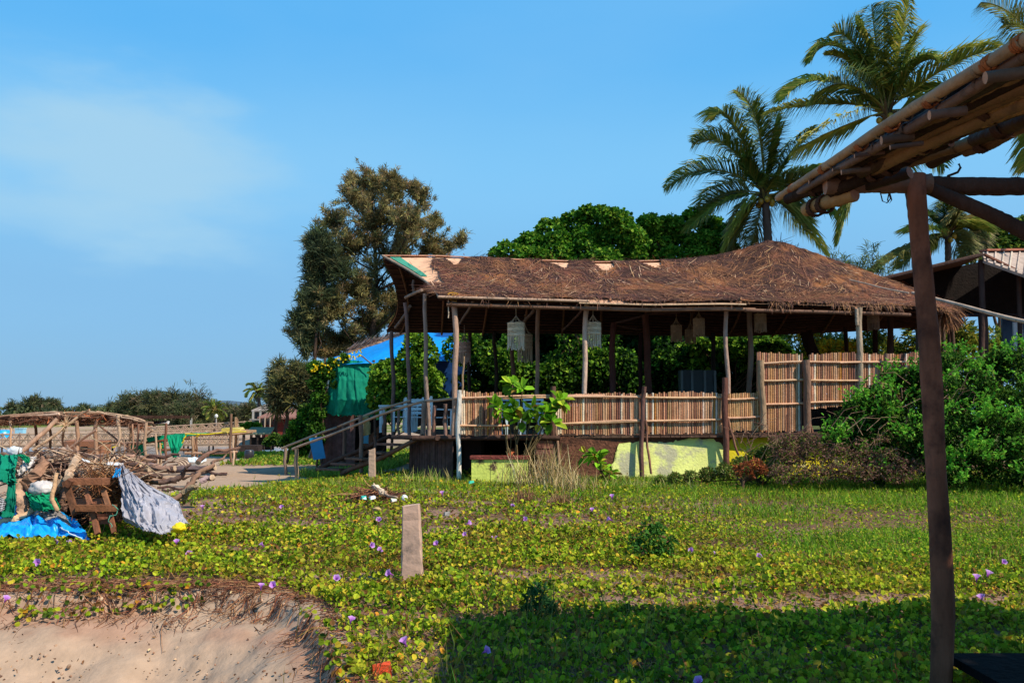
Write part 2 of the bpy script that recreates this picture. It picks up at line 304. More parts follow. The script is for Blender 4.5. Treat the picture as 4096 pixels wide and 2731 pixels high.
def bare(s, t):
    n = fbm(s*22, t*3+4, 3)
    b = ((t > 0.80) & (t < 1.02) & (s < 0.60) & (n+0.9*(t-0.86) > 0.66)) | ((s+0.05*(1-t)+0.012*vn(t*9, 2) < 0.088) & (t > 0.42) & (t < 1.0)) | ((s < 0.16) & (t > 0.10) & (t < 0.13) & (n > 0.5))
    b = b | ((s > 0.30) & (s < 0.37) & (t < 0.07)) | ((s > 0.22) & (s < 0.27) & (t < 0.06))
    return b
def thc(s, t):
    n = (fbm(s*38, t*7, 4)*.6+fbm(s*9+2, t*9, 3)*.4)[..., None]; n2 = sm((fbm(s*10+5, t*4, 3)-.35)*3)[..., None]
    a = np.array(srgb('#74493a')); b = np.array(srgb('#94623f')); d = np.array(srgb('#46332e'))
    c = a*(1-n2)+b*n2; k = sm((n-0.42)*5); return c*k+d*(1-k)
m = MB(); m.add(*[x for x in (lambda a: (a[0], a[1], None, a[2]))(roof_grid(520, 120, 0.0, 2.0, 0.05, thc, 0.03, mask=lambda s, t: ~bare(s, t)))])
m.build('thatch', M_thatch, hut, True)
# loose straw on the thatch
m = MB(); N = 11000
s = rng.random(N); t = 0.05+rng.random(N)*0.98
k = ~bare(s, t) | (rng.random(N) < 0.04); s = s[k]; t = t[k]; N = len(s)
p = roof_pt(s, t, 0.075); down = unit(roof_pt(s, np.clip(t-0.05, -0.02, 2))-roof_pt(s, t+0.03)); al = unit(roof_pt(np.clip(s+0.01, 0, 1), t)-roof_pt(np.clip(s-0.01, 0, 1), t))
big = fbm(s*9, t*2.5, 2); ang = (rng.random(N)-0.5)*1.1+(big-0.5)*3.5+np.where(rng.random(N) < 0.30, 1.3, 0)
d = unit(down*np.cos(ang)[:, None]+al*np.sin(ang)[:, None]); nrm = unit(np.cross(al, down)); nrm[nrm[:, 2] < 0] *= -1
L = 0.10+rng.random(N)**2.5*0.65; wv = unit(np.cross(d, nrm))*(0.005+0.007*rng.random(N)**3)[:, None]
c = pick([srgb('#70493e'), srgb('#8a6248'), srgb('#463330'), srgb('#ac845f'), srgb('#caa888')], [4, 2.6, 5, 0.7, 0.3], N)
gold = sm((fbm(s*8+2, t*3, 2)-0.5)*5)[:, None]; c = c*(1-0.3*gold)+0.3*gold*np.array(srgb('#9a6840'))
m.strips(p, p+d*L[:, None]*0.5+nrm*0.005, p+d*L[:, None]+nrm*(rng.random(N)**2*0.03)[:, None], wv, c, 0.5)
# ragged fringe over the eaves
N = 1100; s = np.where(rng.random(N) < 0.25, rng.random(N), 0.66+0.34*rng.random(N)); s = np.where(s < 0.05, s+0.05, s)
cl = sm((fbm(s*40, 3.3, 2)-0.45)*6); p = roof_pt(s, np.full(N, 0.015), 0.06)+rng.normal(0, 0.02, (N, 3)); al = unit(roof_pt(np.clip(s+0.01, 0, 1), 0*s)-roof_pt(np.clip(s-0.01, 0, 1), 0*s))
L = (0.03+0.20*rng.random(N)**2*(0.3+cl))*(1+0.9*(s > 0.97)); d = unit(np.stack([rng.normal(0, .5, N), -0.35-0.5*rng.random(N), -0.7*np.ones(N)], 1))
m.strips(p, p+d*L[:, None]*0.5, p+d*L[:, None]+np.array([0, 0, -0.3])*L[:, None], al*0.007, pick([srgb('#7d5a48'), srgb('#9c7350'), srgb('#5d433a')], [3, 2, 3], N), 0.4)
# thick hanging skirt at the right-hand end
N = 900; f = rng.random(N); tt = f*1.9; p = roof_pt(np.full(N, 0.995), tt, 0.05)
d = unit(np.stack([0.5+rng.normal(0, .35, N), rng.normal(-.2, .3, N), -0.8*np.ones(N)], 1)); L = 0.2+0.35*rng.random(N)
m.strips(p, p+d*L[:, None]*0.5, p+d*L[:, None]+np.array([0, 0, -0.12]), rng.normal(0, 1, (N, 3))*0.008, pick([srgb('#82583e'), srgb('#9a6e4a'), srgb('#4c352c')], [3, 2, 3], N), 0.4)
m.build('loose_straw', M_straw, hut)
# underside: dark matting with battens
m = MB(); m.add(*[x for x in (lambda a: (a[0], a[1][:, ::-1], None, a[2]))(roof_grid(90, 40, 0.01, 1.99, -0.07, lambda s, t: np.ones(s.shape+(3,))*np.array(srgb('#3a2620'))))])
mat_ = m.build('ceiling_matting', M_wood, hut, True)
m = MB()
for tt in np.arange(0.06, 1.97, 0.055):
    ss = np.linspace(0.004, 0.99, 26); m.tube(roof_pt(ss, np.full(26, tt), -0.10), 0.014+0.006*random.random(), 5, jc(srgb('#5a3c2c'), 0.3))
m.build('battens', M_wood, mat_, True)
for ss in np.linspace(0.03, 0.97, 13):
    for (ta, tb) in ((0.0, 0.98), (2.0, 1.02)):
        m = MB(); tl = np.linspace(ta, tb, 10); m.tube(roof_pt(np.full(10, ss), tl, -0.16), 0.035, 6, jc(srgb('#6b4a34'), 0.2)); m.build('rafter', M_wood, hut, True)
# bamboo poles along the eaves
def pole(a, b, r, col, name, parent, mat=M_wood, amp=0.02, n=8, r2=None, seg=8, capc=None):
    m = MB(); m.tube(wob(a, b, n, amp), r if r2 is None else [r, r2], seg, col, jit=0.06, capc=capc); return m.build(name, mat, parent, True)
def along(ss, t, lift, r, col, name, dy=0.0):
    m = MB(); p = roof_pt(np.array(ss), np.full(len(ss), t), lift); p[:, 1] += dy; m.tube(p, r, 7, col, jit=0.05); m.build(name, M_bam, hut, True)
along(np.linspace(0.0, 0.30, 12), 0.0, 0.0, 0.035, srgb('#b09078'), 'eave_pole', -0.04)
along(np.linspace(0.02, 0.62, 20), 0.0, -0.16, 0.05, srgb('#7d5c48'), 'eave_pole', 0.05)
along(np.linspace(0.60, 0.93, 16), 0.0, -0.18, 0.05, srgb('#6a4c3c'), 'eave_pole', 0.05)
along(np.linspace(0.28, 0.60, 14), 0.0, -0.05, 0.022, srgb('#c0a080'), 'eave_pole', -0.05)
along(np.linspace(0.0, 0.9, 24), 2.0, -0.06, 0.05, srgb('#4a3428'), 'eave_pole')
along(np.linspace(0.002, 0.56, 24), 1.0, 0.0, 0.02, srgb('#b98a70'), 'ridge_pole')
m = MB(); tl = np.linspace(0, 1, 14); m.tube(roof_pt(np.zeros(14)+0.001, tl, 0.0), 0.03, 6, srgb('#8e8070')); m.build('verge_pole', M_wood, hut, True)
for u, v in ((2130, 1193), (2443, 1198), (2700, 1206), (2965, 1193), (2962, 1208), (3130, 1237), (3195, 1212), (3425, 1232)):
    p = P(u, v, Yf(u)-0.12); m = MB(); m.tube([p+[0, 0.5, 0.02], p], 0.03, 8, srgb('#8a6a50'), capc=srgb('#c08a68')); m.build('beam_end', M_wood, hut, True)
# deck
FY = 1.167
def on_deck(u, v_, Y): p = P(u, v_, Y); return p
deck_poly = [P(1740, 1745, 20.15), P(3650, 1722, 21.9), np.array([12.6, 29.0, 1.2]), np.array([-3.5, 28.2, 1.2]), P(1560, 1742, 24.5)]
m = MB(); fr = np.linspace(0, 1, 60)
for i in range(59):   # planks running back from the front edge
    a = fr[i]; b = fr[i+1]-0.001
    def row(x): fx = -1.75+x*(12.6+1.75); fy = 20.15+x*1.6; bx = -3.6+x*(12.6+3.6); return np.array([fx, fy, FY+0.02*x]), np.array([bx, 28.6, FY+0.02])
    p0, q0 = row(a); p1, q1 = row(b); d = np.array([0, 0, -0.05]); c = jc(srgb('#5b4438'), 0.25)
    m.add([p0, p1, q1, q0, p0+d, p1+d, q1+d, q0+d], q=[(0, 1, 2, 3), (4, 7, 6, 5), (0, 4, 5, 1), (1, 5, 6, 2), (2, 6, 7, 3), (3, 7, 4, 0)], c=c)
deck = m.build('deck_floor', M_wood, hut)
pole(P(1650, 1752, 20.2), P(2240, 1752, 20.15), 0.06, srgb('#4c3830'), 'deck_joist', hut, amp=0.01)
pole(P(1560, 1748, 24.5), P(1750, 1752, 20.1), 0.06, srgb('#4c3830'), 'deck_joist', hut, amp=0.01)
# dark slatted skirt below the left end of the deck
m = MB(); c0 = P(1640, 1755, 21.6); c1 = P(1812, 1750, 20.22)
for i in range(64):
    k = i/63; a = c0*(1-k)+c1*k; a[2] = 1.11; z0 = float(H(a[0], a[1]))-0.05; cc = jc(srgb('#5e4640'), 0.35)
    m.tube([[a[0], a[1], z0], [a[0]+random.uniform(-.01, .01), a[1], 1.11+random.uniform(-.03, .02)]], 0.016, 5, cc)
m.build('skirt', M_wood, hut, True)
m = MB(); m.box((-1.6, 24.9, 0.5), (0.08, 7.0, 1.25), srgb('#33241f'), rz=0.25); m.build('skirt', M_wood, hut)
# base walls: low yellow block, masonry pillar, long brown and yellow wall
def wallbox(u0, u1, v0, v1, Y0, Y1, th, col, name, mat, nseg=1, parent=hut):
    a = P(u0, v0, Y0); b = P(u1, v0, Y1); za = P(u0, v1, Y0)[2]; m = MB()
    a[2] = (P((u0+u1)/2, v0, (Y0+Y1)/2))[2]; b[2] = a[2]; z0 = min(za, float(H(a[0], a[1])))-0.25
    d = unit(b-a); nrm = np.array([-d[1], d[0], 0])*th
    pts = [a, b, b+nrm, a+nrm]; low = [np.array([q[0], q[1], z0]) for q in pts]
    m.add(pts+low, q=[(0, 1, 2, 3), (4, 7, 6, 5), (0, 4, 5, 1), (1, 5, 6, 2), (2, 6, 7, 3), (3, 7, 4, 0)], c=col); return m.build(name, mat, parent)
wallbox(2238, 3660, 1742, 1925, 20.45, 22.0, 0.22, srgb('#6a4636'), 'foundation_wall', M_brickw)
M_lime = vmat('lime_plaster', 0.85, 2.2, 0.14, 0.3, 20, spec=0.2, dark=tuple(srgb('#5a4638')), darkthr=(0.56, 0.66), dscale=3.1)
blk = wallbox(1886, 2112, 1838, 1925, 19.3, 19.3, 0.35, srgb('#d2dc6a'), 'low_plinth', M_lime)
m = MB(); pa = P(1880, 1830, 19.27); pb = P(2118, 1830, 19.27); m.box(((pa[0]+pb[0])/2, 19.47, pa[2]), (pb[0]-pa[0], 0.42, 0.07), srgb('#7c4038')); m.build('coping', M_brickw, blk)
m = MB(); pp = P(2178, 1790, 20.35)
for i in range(9): m.box((pp[0]+random.uniform(-.02, .02), 20.35, 0.0+i*0.125+0.06), (0.40+random.uniform(-.03, .03), 0.4, 0.115), jc(srgb('#7a5244'), 0.2), jit=0.015)
m.build('pillar', M_brickw, hut)
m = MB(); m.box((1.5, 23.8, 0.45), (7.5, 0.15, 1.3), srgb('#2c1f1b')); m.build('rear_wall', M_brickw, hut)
m = MB(); q = P(2048, 1812, 20.6); m.tube([q+[0, 0, -.12], q+[0, 0, .0], q+[.02, 0, .12]], [0.16, 0.10, 0.01], 12, srgb('#c0603c')); tag(m.build('clay_cone', M_brickw, None, True), 'orange clay cone standing behind the low mossy yellow block', 'ornament')
def plaster(outline, Ys, col, label, off=0.03):
    pts = []
    for i in range(len(outline)):   # ragged edge
        a = np.array(outline[i], float); b = np.array(outline[(i+1) % len(outline)], float); n = max(2, int(np.linalg.norm(b-a)/9))
        for k in range(n): pts.append(a+(b-a)*k/n+rng.normal(0, 2.6, 2))
    wa = P(2238, 1742, 20.45); wb = P(3660, 1742, 22.0); wn = unit(np.array([wb[1]-wa[1], -(wb[0]-wa[0]), 0])); cam0 = np.array([0, 0, CAMZ])
    def W(p, o): r = P(p[0], p[1], 10.0)-cam0; q0 = wa+wn*o; return cam0+r*(np.dot(q0-cam0, wn)/np.dot(r, wn))
    n = len(pts); V = [W(p, off) for p in pts]+[W(p, 0.0) for p in pts]
    import bmesh
    bm = bmesh.new(); bv = [bm.verts.new(v) for v in V]; bm.faces.new(bv[:n])
    for i in range(n): j = (i+1) % n; bm.faces.new((bv[i], bv[n+i], bv[n+j], bv[j]))
    bmesh.ops.triangulate(bm, faces=bm.faces[:]); bmesh.ops.recalc_face_normals(bm, faces=bm.faces[:])
    mm = MB(); bm.verts.index_update(); mm.add([tuple(v.co) for v in bm.verts], t=[[v.index for v in f.verts] for f in bm.faces], c=col); bm.free()
    return tag(mm.build('plaster', M_plaster, hut), label)
plaster([(2470, 1776), (2560, 1766), (2600, 1770), (2720, 1762), (2760, 1752), (2850, 1756), (2885, 1772), (2893, 1790), (2900, 1900), (2890, 1935), (2440, 1935), (2446, 1900), (2448, 1860), (2462, 1830), (2468, 1800)], None, srgb('#e6ea8c'), 'pale flaking yellow plaster')
plaster([(2916, 1772), (2925, 1756), (2960, 1752), (3020, 1750), (3140, 1756), (3300, 1748), (3520, 1752), (3520, 1900), (3300, 1910), (2916, 1930)], None, srgb('#d8c626'), 'bright yellow plaster')
for k in range(26):   # holes and chips in the plaster
    pass
# posts of the hut: u_top, v_top, u_bottom, v_bottom, Y, radius, colour
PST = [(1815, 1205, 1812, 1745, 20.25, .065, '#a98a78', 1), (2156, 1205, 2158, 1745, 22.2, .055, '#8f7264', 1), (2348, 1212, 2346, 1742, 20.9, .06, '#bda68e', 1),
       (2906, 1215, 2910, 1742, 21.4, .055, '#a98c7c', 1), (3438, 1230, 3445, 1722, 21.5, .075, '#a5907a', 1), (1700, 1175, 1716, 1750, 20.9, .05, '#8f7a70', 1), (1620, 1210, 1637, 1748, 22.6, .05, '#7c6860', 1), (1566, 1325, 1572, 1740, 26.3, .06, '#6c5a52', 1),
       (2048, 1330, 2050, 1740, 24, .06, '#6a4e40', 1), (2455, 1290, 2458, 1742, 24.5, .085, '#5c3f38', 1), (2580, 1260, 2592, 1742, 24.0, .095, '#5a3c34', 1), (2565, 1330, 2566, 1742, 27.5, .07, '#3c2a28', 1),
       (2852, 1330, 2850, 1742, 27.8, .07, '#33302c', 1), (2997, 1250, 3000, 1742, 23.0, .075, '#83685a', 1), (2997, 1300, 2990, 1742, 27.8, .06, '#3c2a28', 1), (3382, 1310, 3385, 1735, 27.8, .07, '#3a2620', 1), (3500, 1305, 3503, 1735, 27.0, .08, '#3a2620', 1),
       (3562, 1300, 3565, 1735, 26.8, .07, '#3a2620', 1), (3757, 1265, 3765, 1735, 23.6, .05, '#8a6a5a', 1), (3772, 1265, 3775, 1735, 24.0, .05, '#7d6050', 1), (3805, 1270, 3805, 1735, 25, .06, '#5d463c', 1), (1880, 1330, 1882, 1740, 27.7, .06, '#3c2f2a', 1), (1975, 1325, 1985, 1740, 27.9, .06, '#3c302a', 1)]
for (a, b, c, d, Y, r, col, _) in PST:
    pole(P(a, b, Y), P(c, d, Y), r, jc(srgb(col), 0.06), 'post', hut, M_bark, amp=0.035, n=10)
pole(P(3426, 1235, 21.42), P(3428, 1300, 21.42), 0.045, srgb('#a5907a'), 'post_splice', hut, amp=0)
# leaning dark trunk under the roof, right
pole(P(3225, 1325, 27.5), P(3262, 1440, 27.5), 0.2, srgb('#2f211c'), 'post', hut, M_bark, amp=0.02)
# braces and tie poles under the roof
for (a, b, Ya, c, d, Yc, r, col) in [(1622, 1190, 22.4, 1688, 1160, 21.2, .04, '#8e7a6c'), (1655, 1120, 22, 1657, 1180, 22, .035, '#6c5a50'), (1640, 1225, 22.6, 1582, 1310, 25.5, .045, '#6e5c50'),
        (1895, 1200, 21, 1835, 1300, 24, .035, '#6e5a4c'), (2140, 1235, 22.2, 2080, 1300, 24.5, .045, '#6e5a4c'), (2335, 1230, 21, 2250, 1320, 25, .03, '#6e5248'), (2445, 1295, 24.5, 2600, 1255, 24, .035, '#5c4640'), (2470, 1302, 24.5, 2560, 1318, 26, .03, '#6c544c'), (2590, 1256, 24, 2720, 1250, 24, .03, '#5c4640')]:
    pole(P(a, b, Ya), P(c, d, Yc), r, srgb(col), 'brace', hut, amp=0.015)
# knotted yellow rope at the top of the first post
m = MB(); q = P(1812, 1180, 20.12)
for k in range(5):
    an = np.linspace(0, 6.6, 18); r = 0.09+0.03*random.random(); m.tube(np.stack([q[0]+r*np.cos(an), q[1]+0.05*np.sin(an*1.3), q[2]-0.02*k+0.06*np.sin(an+k)], 1), 0.014, 5, jc(srgb('#c08a2c')))
m.tube([q+[-.1, 0, -.05], q+[-.11, -.01, -.25], q+[-.10, 0, -.45], q+[-.11, 0, -.55]], 0.013, 5, srgb('#c9b298')); m.build('rope_knot', M_rope, hut, True)
# rear railing in the shade
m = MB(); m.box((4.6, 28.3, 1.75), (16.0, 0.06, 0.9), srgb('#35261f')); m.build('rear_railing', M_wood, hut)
for u in ():
    pass
# guy pole running off to the right
pg = MB(); pg.tube(wob(P(3650, 1172, 22.5), P(4160, 1300, 18.5), 14, 0.03), [0.045, 0.05], 7, srgb('#b59c86')); tag(pg.build('bamboo_pole', M_bam, None, True), 'long pale pole sloping down to the right from the end of the thatched roof', 'pole')
pg = MB(); pg.tube(wob(P(3635, 1172, 21.2), P(3400, 1120, 23.4), 8, 0.02), 0.02, 6, srgb('#b59c86')); pg.build('ridge_pole', M_bam, hut, True)

# ---------------------------------------------------------------- bamboo fences
STK = ['#a4765a', '#b98c6a', '#875a46', '#cda682', '#94644a', '#bd9674', '#ac8058', '#744f42', '#bf8a6a']
def fence(name, label, x0, x1, vt, vb, posts, rails, rad=4.9, pal=STK, Yoff=0.0, vt2=None, vb2=None, tint=None, light=()):
    mid = (x0+x1)/2; y0 = Yf(mid)+Yoff; t = empty(name, P(mid, vb, y0), label, 'fence', 'bamboo fences round the deck')
    m = MB(); u = x0+rad
    vt2 = vt if vt2 is None else vt2; vb2 = vb if vb2 is None else vb2
    while u < x1:
        k = (u-x0)/(x1-x0); Y = Yf(u)+Yoff; r = rad*random.uniform(0.78, 1.05); a = vt+(vt2-vt)*k+random.uniform(-4, 4)+4*math.sin(u*0.02); b = vb+(vb2-vb)*k+random.uniform(-5, 5)
        c = srgb(random.choice(pal))
        for (l0, l1, lc) in light:
            if l0 < u < l1 and random.random() < .75: c = srgb(lc)
        if random.random() < 0.06: c = srgb('#e0cdb4')
        if random.random() < 0.03: c = srgb('#b47a3a')
        m.tube([P(u+random.uniform(-1.5, 1.5), a, Y), P(u+random.uniform(-1, 1), (a+b)/2, Y-0.01*random.random()), P(u+random.uniform(-1.5, 1.5), b, Y)], r/F*Y, 6, jc(c, 0.14)); u += 2*r*0.99
    m.build('bamboo_panel', M_bam, t, True)
    for (ua, va, ub, vb_) in rails:
        Ya = Yf(ua)+Yoff-0.07; Yb = Yf(ub)+Yoff-0.07; pole(P(ua, va, Ya), P(ub, vb_, Yb), 0.028, jc(srgb('#c29a78'), 0.1), 'rail', t, M_bam, amp=0.012, n=12)
    for (ut, v0, ub, v1, r, col) in posts:
        pole(P(ut, v0, Yf(ut)+Yoff-0.16), P(ub, v1, Yf(ub)+Yoff-0.16), r, srgb(col), 'fence_post', t, M_bark, amp=0.02, n=9)
    return t
fence('bamboo_fence', 'short leaning bamboo stick fence panel beside the white corner pole', 1842, 2012, 1566, 1740, [(1838, 1560, 1836, 1930, .055, '#d8d0c4'), (1856, 1425, 1846, 1575, .022, '#a08468')], [(1830, 1592, 2200, 1582), (2010, 1594, 2205, 1590), (1840, 1702, 2040, 1702)], light=[(1842, 1862, '#d5bda2')])
# gap with sapling, then long run
fence('bamboo_fence', 'long bamboo fence panel between the sapling and the thin dark post at the yellow wall', 2218, 2572, 1574, 1736, [(2213, 1545, 2205, 1900, .065, '#5e443a'), (2222, 1700, 2240, 1900, .035, '#9a7a64'), (2578, 1545, 2568, 1915, .055, '#6a4c44'), (2582, 1680, 2605, 1895, .028, '#8c6452')], [(2205, 1588, 2572, 1588), (2230, 1584, 2420, 1581), (2225, 1695, 2572, 1683), (2300, 1692, 2572, 1680)], light=[(2218, 2245, '#d5bda2')])
fence('bamboo_fence', 'bamboo fence panel right of the thin dark post, with white glints through its gaps', 2580, 2893, 1570, 1733, [(2900, 1510, 2905, 1865, .075, '#6a463c'), (2912, 1670, 2955, 1820, .028, '#8c6452')], [(2580, 1589, 2893, 1589), (2585, 1684, 2895, 1677)])
fence('bamboo_fence', 'narrow pale bamboo fence panel with a wavy top between two dark posts', 2908, 3048, 1572, 1724, [(3042, 1440, 3055, 1720, .085, '#a08468')], [(2905, 1597, 3045, 1592), (2910, 1672, 3045, 1666)], pal=['#c49a6c', '#b5865c', '#cfa67c', '#c0946e'], rad=4.6)
fence('bamboo_fence', 'tall bamboo stick fence panel just right of the narrow pale panel', 3026, 3212, 1413, 1726, [(3224, 1440, 3228, 1730, .095, '#7e6252'), (3236, 1620, 3250, 1730, .03, '#8c6452')], [(3035, 1455, 3220, 1446), (3055, 1523, 3220, 1519), (3060, 1617, 3220, 1612)], Yoff=0.03, light=[])
fence('bamboo_fence', 'tall bamboo stick fence panel partly hidden by the big green bush', 3234, 3545, 1413, 1640, [(3546, 1415, 3550, 1640, .06, '#8a6a5a')], [(3230, 1447, 3545, 1447), (3360, 1451, 3545, 1448), (3235, 1521, 3470, 1521), (3235, 1610, 3470, 1604)], Yoff=0.03, vb2=1600)
fence('bamboo_fence', 'tall bamboo stick fence panel at the right behind the dark pergola post', 3548, 3790, 1413, 1600, [], [(3550, 1447, 3790, 1447)], Yoff=0.03)

# ---------------------------------------------------------------- wooden stairs with bamboo handrails
st = empty('wooden_staircase', P(1480, 1890, 22), 'rickety wooden steps with two bamboo handrails climbing to the left end of the deck', 'stairs')
TR = [(1585, 1690, 1743, 21.0), (1528, 1600, 1775, 21.4), (1495, 1550, 1808, 21.8), (1400, 1470, 1832, 22.2), (1340, 1440, 1853, 22.6), (1285, 1375, 1874, 23.0)]
for (a, b, v, Y) in TR:
    m = MB(); p0 = P(a, v, Y+0.5); p1 = P(b, v+4, Y-0.1); m.plank(p0+[0, 0, 0], p1, 0.34, 0.05, jc(srgb('#6b5244'), 0.15)); m.build('tread', M_wood, st)
m = MB(); m.tube(wob(P(1368, 1892, 22.9), P(1692, 1742, 20.7), 10, 0.05), [0.07, 0.055], 7, srgb('#6b5244')); m.build('stringer', M_bark, st, True)
m = MB(); m.tube(wob(P(1270, 1878, 24.0), P(1560, 1742, 21.9), 10, 0.05), [0.07, 0.055], 7, srgb('#4b3a32')); m.build('stringer', M_bark, st, True)
for (pts, c) in (([(1127, 1793, 24.6), (1350, 1708, 23.6), (1500, 1645, 22.8), (1642, 1602, 22.2)], '#a08a74'), ([(1170, 1795, 23.6), (1400, 1708, 22.3), (1560, 1645, 21.4), (1702, 1603, 20.8), (1838, 1592, 20.1)], '#a98e78')):
    m = MB(); pp = PL(pts); q = np.concatenate([wob(pp[i], pp[i+1], 6, 0.015) for i in range(len(pp)-1)]); m.tube(q, 0.034, 7, srgb(c)); m.build('handrail', M_bam, st, True)
for (u, v0, u1, v1, Y, r, c) in [(1142, 1790, 1144, 1898, 24.4, .045, '#8c7666'), (1186, 1795, 1186, 1912, 23.5, .055, '#9a846e'), (1373, 1700, 1372, 1850, 23.2, .05, '#6b564a'), (1443, 1660, 1444, 1890, 22.4, .055, '#7d675a'), (1460, 1665, 1468, 1740, 22.6, .10, '#a58c5c'),
        (1538, 1655, 1537, 1738, 22, .045, '#5d4a42'), (1597, 1635, 1597, 1738, 22, .035, '#7a675c'), (1698, 1610, 1696, 1750, 20.8, .06, '#8c7466'), (1740, 1622, 1738, 1750, 20.5, .05, '#8c6454'), (1782, 1615, 1783, 1745, 20.3, .05, '#7a5f54'), (1500, 1810, 1500, 1745, 22, .04, '#5d4a42')]:
    pole(P(u, v0, Y), P(u1, v1, Y), r, srgb(c), 'baluster', st, M_bark, amp=0.02)

# ---------------------------------------------------------------- macrame lanterns
def lantern(u, v0, v1, wpx, Y, label, vs_, dim):
    q = P(u, v0, Y); z1 = P(u, v1, Y)[2]; R = wpx/F*Y/2; Ht = q[2]-z1; t = empty('macrame_lantern', (q[0], q[1], q[2]), label, 'lantern', 'macrame lanterns hanging under the thatched roof')
    col = np.array(srgb(dim))
    m = MB(); top = P(u, vs_, Y); m.tube([top+[0, 0, 0.3], top], 0.008, 4, col*0.6); 
    for k in range(8):
        an = k*math.pi/4; m.tube([top, q+[R*math.cos(an)*0.45, R*math.sin(an)*0.45, (top[2]-q[2])*0.35], q+[R*math.cos(an), R*math.sin(an), 0]], 0.007, 4, col*0.8)
    m.build('hanging_cord', M_rope, t, True)
    m = MB(); nn = 40; hh = Ht*0.43   # knotted net band, two tiers
    for j in range(5):
        zz = q[2]-hh*j/4; an = np.linspace(0, 2*math.pi, 33); m.tube(np.stack([q[0]+R*np.cos(an), q[1]+R*np.sin(an), zz+0.008*np.sin(an*8+j)], 1), 0.013, 5, col, cap=False)
    for k in range(nn):
        a0 = k*2*math.pi/nn
        for sgn in (-1, 1):
            tt = np.linspace(0, 1, 9); an = a0+sgn*0.5*np.sin(tt*math.pi*2)*0.5; m.tube(np.stack([q[0]+R*np.cos(an), q[1]+R*np.sin(an), q[2]-hh*tt], 1), 0.010, 4, col*random.uniform(.85, 1.05), cap=False)
    m.build('knotted_band', M_rope, t, True)
    m = MB()
    for k in range(24):
        an = k*2*math.pi/24; L = Ht*0.57*random.uniform(0.86, 1.0)*(0.8+0.2*abs(math.cos(an*2))); c = col*random.uniform(.85, 1.08)
        p = q+[R*.97*math.cos(an), R*.97*math.sin(an), -hh]; m.tube([p, p+[0, 0, -L*.5], p+[random.uniform(-.01, .01), 0, -L*.92], p+[random.uniform(-.01, .01), 0, -L]], [0.013, 0.011, 0.012, 0.02], 5, c)
    m.build('tassels', M_rope, t, True)
lantern(2064, 1293, 1405, 66, 21.2, 'pale macrame lantern with long tassels, largest and nearest, above the sapling', 1262, '#e8dcc4')
lantern(2100, 1340, 1455, 58, 23.4, 'dim macrame lantern hanging just behind the largest one', 1300, '#b9a88c')
lantern(2372, 1292, 1393, 62, 21.3, 'pale macrame lantern half behind the light post', 1258, '#e0d2b8')
lantern(1857, 1370, 1458, 50, 25.2, 'dim macrame lantern at the left end of the hut beside the corner post', 1340, '#c9a896')
lantern(2705, 1303, 1370, 42, 24.2, 'small macrame lantern, left one of the cluster of three in mid-hut', 1270, '#b49c80')
lantern(2795, 1276, 1350, 44, 23.2, 'tan macrame lantern, right and highest of the cluster of three in mid-hut', 1250, '#b49c80')
lantern(2762, 1320, 1378, 42, 25.2, 'small macrame lantern, lowest in the middle of the cluster of three', 1290, '#a48c70')
lantern(3040, 1258, 1332, 46, 23.0, 'macrame lantern above the low end of the tall fence', 1240, '#b49c80')
lantern(3492, 1264, 1322, 44, 23.8, 'dim macrame lantern furthest right under the thatched peak roof', 1250, '#a08874')

# ---------------------------------------------------------------- things on the deck
def chair_at(u, Y, rz, label, sc_=1.0, col='#cfe0e6'):
    p = P(u, 1740, Y); p[2] = FY+0.005; t = empty('wooden_chair', p, label, 'chair', 'white wooden chairs on the deck'); c, s_ = math.cos(rz), math.sin(rz)
    def T(x, y, z): return (p[0]+(x*c-y*s_)*sc_, p[1]+(x*s_+y*c)*sc_, p[2]+z*sc_)
    C = srgb(col)
    def bar(a, b, w_, h_, name): m = MB(); m.plank(T(*a), T(*b), w_*sc_, h_*sc_, jc(C, 0.04), up=(0.01, 1, 0.02) if abs(a[2]-b[2]) > 0.2 else (0, 0, 1)); m.build(name, M_paint, t)
    for x in (-.24, .24):
        bar((x, -.24, 0), (x, -.24, .62), .06, .06, 'leg'); bar((x, .24, 0), (x, .3, .98), .06, .06, 'leg'); bar((x, -.28, .63), (x, .27, .65), .08, .03, 'armrest')
    m = MB()
    for k in range(6): m.plank(T(-.25, -.23+k*.09, .43), T(.25, -.23+k*.09, .43), .075*sc_, .025*sc_, C)
    m.build('seat', M_paint, t); m = MB()
    for z in (.55, .66, .77, .9): m.plank(T(-.24, .27+(z-.5)*.07, z), T(.24, .27+(z-.5)*.07, z), .02*sc_, .075*sc_, C)
    m.build('backrest', M_paint, t)
chair_at(1660, 23.6, 0.2, 'white wooden chair with slatted back left of the thick stair-head posts'); chair_at(1760, 22.4, 1.9, 'white wooden armchair half hidden behind the handrail posts at the stair head')
chair_at(1620, 25.6, -0.5, 'white wooden chair furthest back at the left end of the deck', col='#b9d0da')
chair_at(2052, 22.0, 0.3, 'white wooden chair seen through the fence gap, left behind the sapling leaves'); chair_at(2125, 21.9, -0.2, 'white wooden chair seen through the fence gap, right behind the sapling leaves')
def table_at(x, y, label, w_=1.0):
    t = empty('wooden_table', (x, y, FY+0.005), label, 'table')
    m = MB(); m.box((x, y, FY+.75), (w_, .7, .05), srgb('#b9d0da')); m.build('tabletop', M_paint, t)
    for a in (-1, 1):
        for b in (-1, 1): m = MB(); m.box((x+a*(w_/2-.06), y+b*.28, FY+.365), (.07, .07, .72), srgb('#b9d0da')); m.build('leg', M_paint, t)
table_at(P(1590, 1740, 24.4)[0], 24.4, 'pale blue wooden table on the deck behind the stair balusters'); table_at(P(2300, 1700, 23)[0], 23, 'white wooden table behind the long fence panel')
